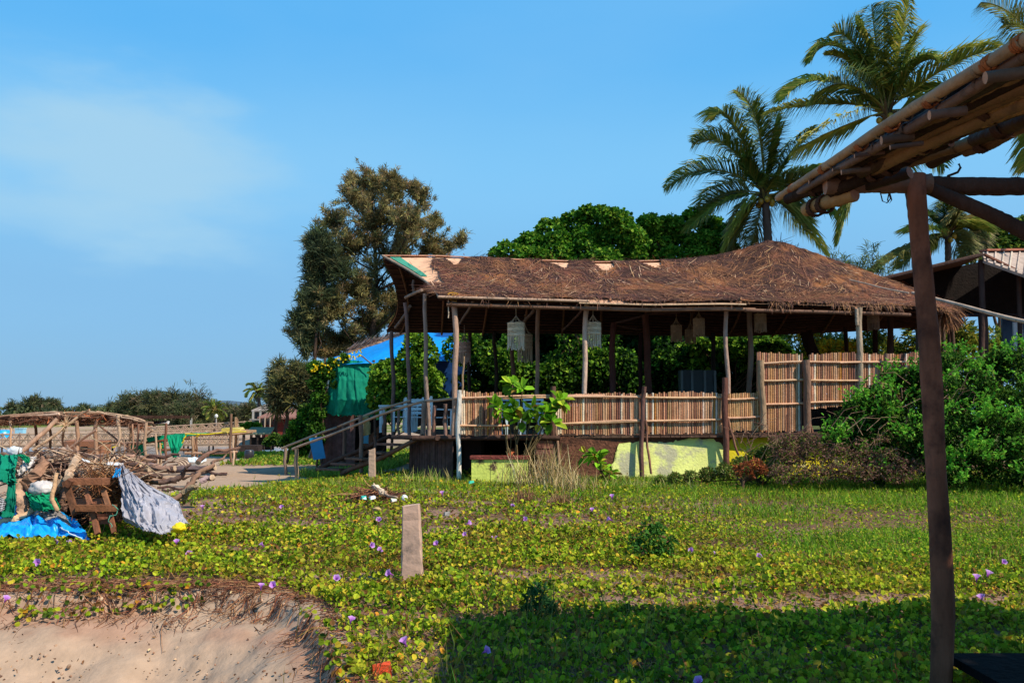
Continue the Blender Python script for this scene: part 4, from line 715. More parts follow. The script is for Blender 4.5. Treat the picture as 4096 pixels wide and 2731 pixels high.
for k, (u0, v0, Y0, u1, v1, Y1, r0, r1) in enumerate(PLs):
    bp(u0, v0, Y0, u1, v1, Y1, r0*.88, r1*.88, '#9a7448' if r0 > .046 else random.choice(['#5c4028', '#402a1c', '#6c4c30', '#33231a', '#7a5a3a']), 'bamboo_pole', M_bam if k % 3 else M_bark, cap='#a8785e', nodes=2 if k % 2 else 0, amp=.012)
# mat over the poles, coloured near-black to put shade into their gaps
a0, a1, a2, a3 = P(3200, 745, 5.75), P(4300, 95, 3.1), P(4300, 330, 3.55), P(3330, 745, 5.4)
m = MB(); up_ = np.array([0, 0, .05]); V = [a0, a1, a2, a3]; V += [p+up_ for p in V]; m.add(V, q=[(0, 1, 2, 3), (7, 6, 5, 4), (0, 4, 5, 1), (1, 5, 6, 2), (2, 6, 7, 3), (3, 7, 4, 0)], c=srgb('#2a1c16')); m.build('matting', M_thatch, shel)
# stub rafters with cut round ends poking out beneath the rail
for (u, v, Y, r) in [(3235, 728, 5.62, .026), (3365, 690, 5.3, .024), (3418, 625, 5.1, .018), (3525, 562, 4.85, .036), (3560, 590, 4.9, .02), (3717, 462, 4.4, .036), (3940, 312, 3.8, .040), (3330, 680, 5.4, .016)]:
    Y = float(1.9*F/(u-CX))-.09; a = P(u, v, Y); m = MB(); d = unit(np.array([1.0, -0.12, 0.10])); r = r*.62; m.tube([a, a+d*0.08, a+d*0.16], r, 12, jc(srgb('#5c463a')), capc=srgb('#b8805e'), jit=.03); m.build('rafter_stub', M_bam, shel, True)
# rope and cloth lashings
RA, RB = P(3112, 792, 5.95), P(4300, 35, 3.0)
def lash(u, v, Y, R, tilt=0.5, col='#9a5832', turns=4, wd=0.006, pole_=None):
    if pole_ is None: pole_ = (RA, RB)
    ts = np.linspace(0, 1, 400)[:, None]; q_ = pole_[0]+(pole_[1]-pole_[0])*ts; cz = q_[:, 1]*math.cos(TH)+(q_[:, 2]-CAMZ)*math.sin(TH); c = q_[int(np.argmin(np.abs(CX+F*q_[:, 0]/cz-u)))]; m = MB(); R = R*.96; an = np.linspace(0, turns*6.283, turns*14); rail_d = unit(P(4300, 35, 3.0)-P(3112, 792, 5.95)); A = unit(np.cross(rail_d, [0, 0, 1])); B = np.cross(rail_d, A)
    r = R*(1+.05*rng.random(len(an))); pts = c+A*(r*np.cos(an))[:, None]+B*(r*np.sin(an))[:, None]+rail_d*((an/an[-1]-.5)*0.05+.006*rng.random(len(an)))[:, None]
    m.tube(pts, wd, 5, srgb(col)); return m.build('lashing', M_rope, shel, True)
for (u, v, Y, R) in [(3170, 752, 5.8, .034), (3295, 672, 5.45, .034), (3445, 570, 5.05, .036), (3565, 500, 4.75, .036), (3722, 392, 4.4, .038), (3955, 240, 3.85, .034), (4080, 150, 3.5, .034)]: lash(u, v, Y, {3170: .027, 3295: .028}.get(u, .031))
for (k, u, extra) in [(0, 3262, .008), (1, 3262, .008), (1, 3300, .008), (2, 3400, .008), (3, 3500, .008), (3, 3560, .008), (5, 3640, .008), (6, 3700, .008), (7, 3800, .008), (9, 3960, .008), (11, 4010, .008), (10, 3930, .008)]:
    u0, v0, Y0, u1, v1, Y1, r0, r1 = PLs[k]; lash(u, 0, 0, r0+extra, col='#4c3428', turns=5, wd=.008, pole_=(P(u0, v0, Y0), P(u1, v1, Y1)))
m = MB(); m.tube([P(3520, 765, 5.2), P(3530, 805, 5.2), P(3548, 812, 5.2), P(3562, 795, 5.2), P(3555, 770, 5.2)], .004, 5, srgb('#3c2c24')); m.tube([P(3555, 775, 5.2), P(3550, 800, 5.2), P(3558, 815, 5.2), P(3567, 800, 5.2), P(3560, 775, 5.2)], .004, 5, srgb('#3c2c24')); m.tube([P(3790, 705, 5.2), P(3830, 690, 5.2), P(3842, 670, 5.2), P(3835, 655, 5.2)], .008, 5, srgb('#3c2c24')); m.build('rope_end', M_rope, shel, True)
# out-of-view thatch mat, added above right of the viewer to cast the foreground shadow
m = MB(); x0, x1, y0, y1, zz = 3.0, 9.6, -2.5, 4.95, 4.6
nx, ny = 50, 50; X, Y = np.meshgrid(np.linspace(x0, x1, nx), np.linspace(y0, y1, ny), indexing='ij'); Xr = X+0.16*(fbm(Y*1.5, X*0+2, 3)-.5)*(X < x0+1); Yr = Y+0.25*(fbm(X*1.5, 7+X*0, 3)-.5)*(Y > y1-1)*2.2
idx = np.arange(nx*ny).reshape(nx, ny); q = np.stack([idx[:-1, :-1], idx[1:, :-1], idx[1:, 1:], idx[:-1, 1:]], -1).reshape(-1, 4)
Z = zz+0.06*fbm(X*4, Y*4, 3)+0.05*(X-x0)
q = q[rng.random(len(q)) > .10]  # random holes break up the shadow the mat casts
for dz in (0, -0.12): m.add(np.stack([Xr, Yr, Z+dz], -1).reshape(-1, 3), q=q, c=srgb('#7d5c48'))
m.build('shadow_thatch_mat', M_thatch, shel)
for (px, py) in ((9.3, 4.7), (9.3, -2.2), (3.3, -2.2), (5.9, 4.7)): pole((px, py, -0.1), (px, py, 4.65), 0.07, srgb('#5a4036'), 'post', shel, M_bark)  # out-of-view posts and ties carrying the added mat
pole((2.9, 4.75, 4.5), (9.7, 4.75, 4.85), 0.05, srgb('#5a4036'), 'tie_beam', shel); pole((2.9, -2.2, 4.5), (9.7, -2.2, 4.85), 0.05, srgb('#5a4036'), 'tie_beam', shel)
# black low slab in the shade beside the post
q0 = P(3800, 2655, 5.5); tb = empty('low_table', (3.35, 5.2, 0), 'black low table top in the shade at the bottom right corner', 'table')
m = MB(); m.box((3.62, 4.95, 0.235), (2.0, .7, .05), srgb('#0c0a0c')); m.build('tabletop', M_bark, tb)
for dx in (-.6, .6):
    m = MB(); m.box((3.62+dx*1.4, 4.95, 0.10), (.08, .5, .21), srgb('#0c0a0c')); m.build('leg', M_bark, tb)

# ---------------------------------------------------------------- bushes at the right
BG = [srgb('#487224'), srgb('#345a1a'), srgb('#708e34'), srgb('#1a340e')]
bc = [(3420, 1640, 90, 0), (3500, 1560, 90, 0), (3600, 1510, 80, .3), (3680, 1500, 70, .3), (3760, 1480, 80, 0), (3860, 1470, 80, .3), (3960, 1460, 80, .4), (4060, 1460, 90, .3), (3380, 1720, 80, -.2), (3500, 1700, 110, -.3), (3620, 1640, 110, -.3), (3760, 1600, 120, -.5), (3900, 1600, 120, -.6), (4040, 1600, 120, -.6), (3560, 1800, 90, -.5), (3700, 1760, 110, -.8), (3850, 1740, 120, -1), (4000, 1740, 120, -1.2), (4120, 1720, 120, -1),
      (3880, 1850, 90, -1.3), (4020, 1850, 100, -1.5), (4130, 1840, 100, -1.4), (3760, 1860, 70, -1.1), (4180, 1560, 120, 0), (4260, 1700, 150, -.5), (3330, 1690, 50, -.1), (3440, 1560, 45, 0), (3560, 1470, 45, .2), (3990, 1410, 50, .3), (3800, 1420, 45, .3), (4090, 1400, 45, .3)]
bc = [(u, v+(22 if u > 3720 else 44), r*.78, d) for (u, v, r, d) in bc]
for _ in range(70):
    q_ = random.choice(bc[:29]); an_ = random.random()*6.28; bc.append((q_[0]+q_[2]*1.1*math.cos(an_), q_[1]+q_[2]*1.1*math.sin(an_), random.uniform(18, 38), q_[3]-random.uniform(0, .5)))
def bush(name, label, Yb, lst, n, L, W, pal, wt, cat='bush', **k):
    return tree(name, label, cat, (P(lst[len(lst)//2][0], 1700, Yb)[0], Yb, 0), [(P(u, v, Yb+d), r*(Yb+d)/F) for (u, v, r, d) in lst], n, L, W, pal, wt, 0.05, **k)
bush('green_bush', 'big dense green bush spilling in front of the tall fence at the right', 18.6, bc, 66000, 0.065, 0.034, BG, [3, 4, 1.6, 4.5], up=0.2, shell=0.4)
# long wispy shoots standing out of the bush
m = MB(); N = 700
cc = np.array([P(random.uniform(3400, 4150), 0, 18)[0] for _ in range(N)]); 
sel = [bc[i] for i in rng.integers(0, len(bc), N)]; p0 = np.array([P(u+random.uniform(-r, r), v-r*random.uniform(.3, 1.0), 18.5+d-.3) for (u, v, r, d) in sel]); d = unit(np.array([0, -.2, 1.0])+rng.normal(0, .5, (N, 3)))
sb = empty('green_bush', (P(3900, 0, 18)[0], 17.6, 0), 'light green shoots sprouting from the top and front of the big bush', 'bush')
m.strips(p0, p0+d*.13, p0+d*.28+[0, 0, -.02], unit(rng.normal(0, 1, (N, 3)))*.006, pick([srgb('#7aa83c'), srgb('#8c8a4c')], [3, 1], N)); tag(m.build('stems', M_leaf, sb), kind='stuff')
pp = np.repeat(p0, 5, 0)+np.repeat(d, 5, 0)*(0.06+.22*rng.random((N*5, 1))); m = MB(); m.leaves(pp, dirs(N*5, .4), dirs(N*5, .8), 0.08, 0.045, pick([srgb('#6cb034'), srgb('#86b83c'), srgb('#4f9428')], [3, 2, 2], N*5)); m.build('leaves', M_leaf, sb)
# dead brownish brush below it
db = [(2960, 1830, 40, 0), (3060, 1830, 50, 0), (3160, 1810, 55, 0), (3260, 1810, 60, -.2), (3360, 1820, 60, -.3), (3460, 1830, 60, -.4), (3560, 1850, 60, -.6), (3650, 1870, 45, -.6), (3120, 1760, 40, .4), (3220, 1750, 40, .4), (3300, 1760, 40, .3), (2920, 1890, 35, -.4), (2860, 1860, 30, -.2)]+[(3120+k*38, 1885+8*math.sin(k*1.7), random.uniform(25, 45), -.6-.2*random.random()) for k in range(14)]+[(random.uniform(3050, 3650), random.uniform(1740, 1890), random.uniform(15, 30), -.4) for k in range(24)]
bush('dry_brush', 'mauve-brown dead brush tangle lying at the foot of the big green bush', 18.0, [(u, v+6, r, d) for u, v, r, d in db if u > 3100], 9500, 0.06, 0.026, [srgb('#7d5c50'), srgb('#9a7464'), srgb('#5c4c30'), srgb('#6f8038')], [4, 3, 2.5, 3], up=0.2, shell=0.4)
bush('scrub', 'olive scrub with a rusty dead patch between the yellow wall and the dead brush', 18.6, [(2640, 1918, 18, 0), (2700, 1912, 24, -.1), (2760, 1905, 28, 0), (2830, 1898, 32, .1), (2900, 1885, 36, 0), (2960, 1862, 36, .1), (3020, 1835, 40, .2), (3070, 1815, 42, .1), (3150, 1790, 40, .2), (3000, 1890, 30, -.5), (3120, 1850, 50, -.3), (2700, 1920, 25, 0), (3080, 1880, 40, -.6), (3180, 1780, 45, 0)], 9500, 0.055, 0.03, [srgb('#5f7a2c'), srgb('#8a7a48'), srgb('#4c6024'), srgb('#86924a')], [4, 2, 3, 2], up=0.3, shell=0.4)
bush('rusty_bush', 'small rust-coloured dead leaf clump in front of the bright yellow wall end', 17.6, [(2985, 1868, 22, 0), (3022, 1856, 24, 0), (3050, 1878, 18, 0), (2955, 1890, 14, 0), (3000, 1900, 14, 0), (2940, 1870, 9, 0)], 520, 0.06, 0.04, [srgb('#a8603a'), srgb('#7d4a34'), srgb('#c07a48')], [3, 2, 1], up=0.3)
m = MB()   # bare twigs arching out
for k in range(110):
    u = random.uniform(2950, 3900); v = random.uniform(1700, 1880) if u < 3600 else random.uniform(1500, 1850); Y = 17.6; a = P(u, v, Y); d = np.array([random.uniform(-.7, .7), random.uniform(-.3, .1), random.uniform(0, .5)]); m.tube([a, a+d*.5+[0, 0, .12], a+d+[0, 0, -.03]], [.008, .003], 4, jc(srgb(random.choice(['#8c6c58', '#a58468', '#6f5044']))))
tag(m.build('bare_twigs', M_bark), 'tangle of thin bare twigs arching out of the brush and the big bush', 'twigs', kind='stuff')
bush('dark_shrub', 'low dark green shrub in the open green ground, right of the pinkish stub post', 9.9, [(2600, 2170, 55, 0), (2550, 2210, 35, -.1), (2660, 2210, 40, 0), (2630, 2120, 26, 0), (2535, 2160, 18, 0), (2580, 2110, 14, 0), (2690, 2165, 18, 0), (2600, 2090, 10, 0)], 800, 0.05, 0.03, [srgb('#3c6a24'), srgb('#4f7c30'), srgb('#7c5a40')], [4, 3, 1], up=0.4, limbs=False)
bush('dark_shrub', 'dark feathery weed standing at the edge of the shelter shadow', 7.2, [(2150, 2400, 45, 0), (2160, 2360, 30, 0), (2190, 2440, 40, 0), (2120, 2450, 35, 0)], 500, 0.05, 0.02, [srgb('#2c5428'), srgb('#3f6c3c')], [3, 2], up=0.4, limbs=False)
# big-leaved saplings
def sapling(name, label, base, heads, Y, L, W, pal, wt, per=16):
    b = P(base[0], base[1], Y); b[2] = max(b[2], float(H(b[0], b[1]))-.02) if base[1] > 1850 else b[2]; t = empty(name, b, label, 'sapling'); m = MB()
    pos = [P(u, v, Y+random.uniform(-.15, .15)) for u, v in heads]
    for q in pos: m = MB(); m.tube(wob(b, q, 8, .04), [.022, .010], 6, srgb('#6a5a3c')); m.build('stem', M_bark, t, True); n = len(pos)*per; i = np.repeat(np.arange(len(pos)), per); d = dirs(n, .3)
    m = MB(); m.leaves(np.array(pos)[i]+d*.03, unit(d+[0, -.2, 0]), unit(dirs(n)*.4+np.array([0, -.45, .8])), L*(.7+.5*rng.random(n)), W*(.7+.5*rng.random(n)), pick(pal, wt, n)); m.build('leaves', M_leaf, t); return t
SG = [srgb('#8fc42c'), srgb('#6fa024'), srgb('#4f7a1e'), srgb('#b8c83c'), srgb('#8a6a30')]
sapling('almond_sapling', 'bright green big-leaved sapling growing up in the gap of the bamboo fence', (2064, 1900), [(2050, 1540), (2090, 1555), (2010, 1640), (2060, 1630), (2130, 1640), (2180, 1650), (2220, 1630), (2210, 1690), (2150, 1690), (2085, 1680), (2040, 1665), (1990, 1630), (2240, 1600)], 19.6, .30, .15, SG, [4, 3, 3, 2, .5], 12)
sapling('almond_sapling', 'small browning big-leaved sapling in front of the brown wall, left of the yellow plaster', (2420, 1905), [(2340, 1815), (2380, 1820), (2390, 1850), (2410, 1880), (2440, 1895)], 19.5, .28, .11, SG, [2, 2, 3, 2, 3], 11)

# ---------------------------------------------------------------- stub posts
def stub(label, u0, u1, vt, ub0, ub1, vb, Y, col):
    a, b, c, d = P(u0, vt+4, Y), P(u1, vt-4, Y), P(ub0, vb, Y), P(ub1, vb+8, Y); w_ = (b-a)[0]; t = MB(); th = w_*0.8
    V = []; rows = 10; nsub = 5
    for i in range(rows+1):
        k = i/rows; l = a*(1-k)+c*k; r = b*(1-k)+d*k
        if i == rows: l = l+[0, 0, -.3]; r = r+[0, 0, -.3]
        e = .012
        ring = [l+[e, 0, 0], r-[e, 0, 0], r+[0, e, 0], r+[0, th-e, 0], r+[-e, th, 0], l+[e, th, 0], l+[0, th-e, 0], l+[0, e, 0]]; V += [p+rng.normal(0, .0025, 3) for p in ring]
    q = [(i*8+j, (i+1)*8+j, (i+1)*8+(j+1) % 8, i*8+(j+1) % 8) for i in range(rows) for j in range(8)]; q += [(0, 1, 4, 5), (1, 2, 3, 4), (0, 5, 6, 7)]
    t.add(V, q=q, c=srgb(col)); return tag(t.build('concrete_post', M_conc), label, 'post')
stub('square pinkish-grey concrete stub post standing alone in the middle of the green dune', 1608, 1676, 2022, 1604, 1690, 2312, 8.75, '#c2a08c')
stub('small pale concrete stub post at the foot of the wooden steps', 1474, 1499, 1796, 1473, 1501, 1895, 20.2, '#b89a84')

# ---------------------------------------------------------------- ground cover
def scatter(n, y0, y1, xm=0.66, marg=1.5):
    y = np.sqrt(rng.random(n)*(y1**2-y0**2)+y0**2); x = (rng.random(n)*2-1)*(xm*y+marg*0.3); return x, y
VG = [srgb('#839a1c'), srgb('#63801a'), srgb('#a6ac2a'), srgb('#3d5410'), srgb('#b8a632'), srgb('#c98a2a'), srgb('#76552e')]
def greenness(x, y): return sm((x-1.0)/4)*sm((y-9.0)/1.5)*(0.6+.8*fbm(x*.6, y*.6, 2))
m = MB()
for (n, y0, y1, L, W) in [(88000, 4.6, 8.5, .044, .039), (90000, 8.5, 12.5, .047, .040), (105000, 12.5, 24, .058, .046)]:
    x, y = scatter(n, y0, y1); k = cover(x, y); keep = rng.random(n) < k*(.75+.25*fbm(x*2, y*2, 2)); x = x[keep]; y = y[keep]; n = len(x)
    hh = (0.015+.15*rng.random(n)*fbm(x*1.7+9, y*1.7, 3)*1.3*np.clip(cover(x, y), .15, 1)); z = H(x, y)+hh
    nr = unit(rng.normal(0, .65, (n, 3))+np.array([.1, -.3, .8])); ax = unit(np.stack([rng.normal(0, 1, n), rng.normal(0, 1, n), .45+.5*rng.random(n)], 1)); g = np.clip(greenness(x, y), 0, 1)[:, None]; s = (.42+.95*rng.random(n)**1.5)*(1-.32*g[:, 0]); yel = sm((fbm(x*.8+4, y*.8, 3)-.45)*4)[:, None]
    c = pick(VG, [5, 4, 3.4, 3.4, 2.2, .35, 2.0], n, .3); c = c*(1-.35*g)+np.array(srgb('#4f8a1e'))*.4*g; c = c*(1-.22*yel)+np.array(srgb('#b0a42c'))*.22*yel; brn = sm((fbm(x*1.1+20, y*1.9, 3)-.56)*7)[:, None]*.5*(rng.random((n, 1)) < .6); c = c*(1-brn)+np.array(srgb('#7a4c2c'))*brn
    m.leaves(np.stack([x, y, z], 1), ax, nr, L*s, W*s*(1-.25*g[:, 0]), np.clip(c*1.22, 0, 1))
tag(m.build('ground_cover', M_leaf), 'creeping vine with round glossy leaves covering the sand dune', 'ground cover', kind='stuff')
m = MB(); x, y = scatter(70000, 30, 50, .5); keep = (rng.random(len(x)) < cover(x, y)) & (x < -2); x = x[keep]; y = y[keep]; n = len(x)
m.leaves(np.stack([x, y, H(x, y)+.1*rng.random(n)], 1), dirs(n, .6), dirs(n, 1.0), .16, .12, pick([srgb('#7f9a2c'), srgb('#5f8426'), srgb('#a8a040')], [3, 3, 2], n))
tag(m.build('far_ground_cover', M_leaf), 'strip of low greenery on the sand beyond the wooden steps', 'ground cover', kind='stuff')
# upright weeds standing above the creeper
m = MB(); x, y = scatter(2600, 5, 20); keep = (rng.random(len(x)) < cover(x, y)*.8*sm((fbm(x*.8+11, y*.8, 3)-.42)*5)); x = x[keep]; y = y[keep]; n = len(x); h = .12+.28*rng.random(n)**1.6; b0 = np.stack([x, y, H(x, y)], 1); tp = b0+np.stack([rng.normal(0, .07, n), rng.normal(0, .07, n), h], 1)
m.strips(b0, (b0+tp)/2+rng.normal(0, .01, (n, 3)), tp, np.tile([[.004, 0, 0]], (n, 1)), pick([srgb('#7a6a34'), srgb('#7a4c2c'), srgb('#5f7a24')], [2, 2, 2], n), .5)
k_ = 9; f = rng.random((n, k_, 1))*.8+.2; pp = (b0[:, None]*(1-f)+tp[:, None]*f).reshape(-1, 3); c_ = pick([srgb('#6c8a20'), srgb('#4c6c1c'), srgb('#a89c38'), srgb('#8a5a38')], [4, 4, 2, 1], n)
m.leaves(pp, unit(dirs(n*k_, .5)), dirs(n*k_, .8), .035, .018, np.repeat(c_, k_, 0)); tag(m.build('weeds', M_leaf), 'small upright weeds sprouting above the creeper', 'weeds', kind='stuff')
# leafy runners hanging over the lip of the bank
m = MB(); n = 1000; x = rng.uniform(-6.6, -.2, n); w_ = vn(x*2.3+7, x*0+1.5); keep = rng.random(n) < sm((w_-.35)*3); x = x[keep]; n = len(x); dd_ = rng.random(n)**1.3*.36*vn(x*2.3+7, x*0+1.5)*1.2-.05; y = bank(x)-dd_; m.leaves(np.stack([x, y, H(x, y)+.02+.09*rng.random(n)], 1), unit(np.stack([rng.normal(0, 1, n), -.6+rng.normal(0, .7, n), rng.normal(0, .5, n)], 1)), unit(rng.normal(0, .5, (n, 3))+[0, -.6, .8]), .05, .045, pick(VG, [4, 4, 3, 3, 2, .6, 3], n))
tag(m.build('hanging_creeper', M_leaf), 'leafy creeper runners spilling over the broken lip of the sand bank', 'ground cover', kind='stuff')
# grass blades among the creeper and against the walls
m = MB()
def blades(x, y, h, wd, c, lean=.35, z=None):
    n = len(x); z = H(x, y) if z is None else z; p0 = np.stack([x, y, z], 1); d = unit(np.stack([rng.normal(0, lean, n), rng.normal(0, lean, n), np.ones(n)], 1)); h = h[:, None]; p1 = p0+d*h*.55; p2 = p1+unit(d+np.stack([rng.normal(0, lean, n), rng.normal(0, lean, n), np.zeros(n)], 1)*1.2)*h*.5
    an = rng.random(n)*6.28; m.strips(p0, p1, p2, np.stack([np.cos(an), np.sin(an), 0*an], 1)*wd, c, .1)
x, y = scatter(100000, 9.2, 21); dn = sm((x-.3)/3)*sm((fbm(x*.7+2, y*.7, 3)-.35)*4)+.9*sm((y-15)/3); keep = rng.random(len(x)) < dn*cover(x, y)*.8; x = x[keep]; y = y[keep]
blades(x, y, .06+.15*rng.random(len(x)), .006, pick([srgb('#6f9c24'), srgb('#8fae34'), srgb('#4f861e'), srgb('#a89a54')], [4, 3, 3, 1.2], len(x)))
x, y = scatter(9000, 4.9, 9.0); keep = rng.random(len(x)) < cover(x, y)*.45*sm((x+.9)/1); x = x[keep]; y = y[keep]
blades(x, y, .08+.22*rng.random(len(x))**2, .003, pick([srgb('#5f7a2c'), srgb('#8f8a4c'), srgb('#4c7428')], [3, 2, 2], len(x)))
n = 420; x = rng.normal(.15, .55, n); y = rng.uniform(5.1, 7.3, n); blades(x, y, .18+.38*rng.random(n)**1.5, .0028, pick([srgb('#7a7440'), srgb('#5f6c30'), srgb('#8a5f44')], [3, 2, 1], n), .45)
n = 4200; x = rng.uniform(-4.4, 4.0, n); y = rng.uniform(18.6, 20.3, n)
blades(x, y, .05+.16*rng.random(n), .006, pick([srgb('#86923c'), srgb('#6f8a30'), srgb('#a89c60')], [3, 3, 2], n))
n = 3500; x = rng.uniform(-8.0, -3.6, n); y = rng.uniform(25.5, 31, n); keep = x > -.235*y+.4*np.sin(y); x = x[keep]; y = y[keep]; n = len(x)
blades(x, y, .15+.25*rng.random(n), .012, pick([srgb('#86a03c'), srgb('#6f8a30')], [3, 3], n))
tag(m.build('grass', M_leaf), 'thin green and yellowing grass blades among the creeper', 'grass', kind='stuff')
# tall dry grass clump
def clump(label, u, v, Y, n, h, sp, pal=None):
    global m
    b = P(u, v, Y); m = MB(); x = b[0]+rng.normal(0, sp, n); y = Y+rng.normal(0, sp*.5, n)
    blades(x, y, h*(.45+.65*rng.random(n)), .006, pick(pal or [srgb('#c2a878'), srgb('#a8905c'), srgb('#8a8048'), srgb('#e0cfa0')], [3, 3, 2, 1], n), .28); return tag(m.build('dry_grass_clump', M_straw), label, 'grass clump', kind='stuff' if sp > .35 else None)
clump('tall straw-coloured grass clump in front of the masonry pillar', 2210, 1930, 18.3, 230, .95, .22); clump('shorter straw-coloured grass clump leaning over the low mossy yellow block', 2080, 1930, 18.6, 140, .75, .22)
clump('wispy dry grass tuft at the foot of the leaning fence stake', 2290, 1960, 17.2, 220, .55, .25); clump('reddish dry grass stump left of the tall straw clump base', 2100, 1990, 15.6, 160, .32, .10, [srgb('#8c6450'), srgb('#a8845c')]*2); clump('reddish dry grass stump right of the tall straw clump base', 2240, 2000, 15.2, 160, .30, .10, [srgb('#7c5c44'), srgb('#a8845c')]*2)
clump('long dry grass stalks beside the dark slatted skirt of the deck', 1700, 1925, 19.4, 200, .4, .4, [srgb('#7f9a3c'), srgb('#a89c60')]*2)
clump('sparse grass stalks near the yellow plaster wall', 2560, 1950, 18.2, 160, .35, .7, [srgb('#8f9a4c'), srgb('#a89c60')]*2)
# dry vine litter and hanging roots along the sand bank
m = MB()
for k in range(3600):
    x = random.uniform(-6.6, .2); yb = float(bank(x)); on = random.random() < .9
    if random.random() > .35+1.1*float(vn(x*1.6, 3.2)): continue
    y = yb+(random.uniform(-.10, .50)*(.5+float(vn(x*.9, 8.1))) if on else random.uniform(-.35, .05)); a = random.uniform(0, 6.28); L = random.uniform(.10, .5)
    if on and abs(float(bank(x+.2)-bank(x-.2))) > .25 and random.random() < .6: continue
    if on: pts = [(x+L*t*math.cos(a), y+L*t*math.sin(a)*.6) for t in (0, .3, .6, 1)]; pts = [[px+random.uniform(-.02, .02), py, float(H(px, py))+.012+random.random()*.035] for px, py in pts]
    else: pts = [(x+random.uniform(-.03, .03)*t*3+.25*(t)*math.cos(a)*.6, y-L*t*.9) for t in (0, .3, .6, 1)]; pts = [[px, py, float(H(px, py))+.008+random.random()*.012] for px, py in pts]
    m.tube(pts, [random.uniform(.002, .006), .0015], 4, jc(srgb(random.choice(['#6a4634', '#8c6046', '#503830', '#a87c58', '#7d4c38'])), .2), cap=False)
for k in range(5200):
    y = 5.0+9*random.random()**1.2; x = random.uniform(-.66, .66)*y
    if y < float(bank(x))+.05: continue
    a = random.uniform(0, 6.28); L = random.uniform(.08, .35); z0_ = float(H(x, y)); h_ = random.uniform(0, .07)
    m.tube([[x, y, z0_+.01], [x+L*.5*math.cos(a), y+L*.5*math.sin(a), z0_+.02+h_], [x+L*math.cos(a), y+L*math.sin(a), z0_+.015]], [.003, .0015], 3, jc(srgb(random.choice(['#8c6046', '#a87c50', '#6a4634', '#9a8a3c'])), .2), cap=False)
tag(m.build('dry_vines', M_bark), 'brown dry vine stems and roots matted along the lip of the sand bank', 'vines', kind='stuff')
m = MB()   # leaf litter on the sand and bare soil
x = rng.uniform(-6.5, 1, 1100); y = bank(x)-rng.random(1100)**1.5*1.4; n = len(x); z = H(x, y)+.012
m.leaves(np.stack([x, y, z], 1), dirs(n), unit(rng.normal(0, .4, (n, 3))+[0, -.3, 1]), .012+.035*rng.random(n)**2, .008+.022*rng.random(n)**2, pick([srgb('#5c4030'), srgb('#8c6444'), srgb('#d0b088'), srgb('#3c2c24')], [4, 3, 1, 2], n))
x, y = scatter(16000, 5, 15); kk = 1-cover(x, y); keep = (rng.random(len(x)) < kk*.8) & (y > bank(x)+.05) & (x > -6.5); x = x[keep]; y = y[keep]; n = len(x)
m.leaves(np.stack([x, y, H(x, y)+.012], 1), dirs(n), unit(rng.normal(0, .4, (n, 3))+[0, 0, 1]), .03+.04*rng.random(n), .02+.02*rng.random(n), pick([srgb('#5c4030'), srgb('#9a7450'), srgb('#7d5c44'), srgb('#86902c')], [4, 3, 3, 1.5], n))
tag(m.build('leaf_litter', M_straw), 'dead leaves and bits scattered on the sand and bare soil', 'litter', kind='stuff')
m = MB()
for k in range(420):   # clods and pebbles fallen from the lip
    x = random.uniform(-6.5, -.6); y = float(bank(x))-.05-random.random()**2.2*1.3; r = random.uniform(.004, .012)+.010*random.random()**7; z = float(H(x, y))+r*.6; a = rng.random((3, 5)); pts = [[x, y, z-r], [x, y, z-r*.3], [x+r*.2, y, z+r*.4], [x, y, z+r*.9]]; m.tube(pts, [r*.5, r, r*.9, r*.3], 6, jc(srgb(random.choice(['#b08c70', '#a07c62', '#c4a488', '#7c5c48'])), .15), jit=.35)
tag(m.build('sand_clods', M_conc), 'small clods and pebbles lying on the sand below the broken lip', 'pebbles', kind='stuff')
# morning glory flowers
def flower_proto(u, v, Y, label):
    b = P(u, v, Y); z = max(b[2], float(H(b[0], b[1]))+.08); b[2] = z; t = empty('morning_glory_flower', b, label, 'flower', 'purple morning glory flowers in the creeper'); m = MB(); rows = [(.004, -.06), (.007, -.03), (.014, -.008), (.026, .010), (.037, .018)]; N_ = 20; V = []
    for (r, zz) in rows:
        for k in range(N_): a = k*2*math.pi/N_; rr = r*(1+.10*math.cos(5*a)); V.append(b+[rr*math.cos(a), rr*math.sin(a), zz])
    q = [(i*N_+j, i*N_+(j+1) % N_, (i+1)*N_+(j+1) % N_, (i+1)*N_+j) for i in range(len(rows)-1) for j in range(N_)]
    m.add(V, q=q, c=np.repeat(np.array([srgb('#8a3fa0'), srgb('#a855b8'), srgb('#c878d8'), srgb('#d89ae8'), srgb('#dcb0f0')]), N_, 0)); m.build('petals', M_petal, t, True); m = MB(); m.tube([b+[0, 0, -.045], b+[.005, 0, -.09], b+[.01, 0, -.14]], .003, 5, srgb('#6a8a2c')); m.build('stalk', M_leaf, t, True); return t
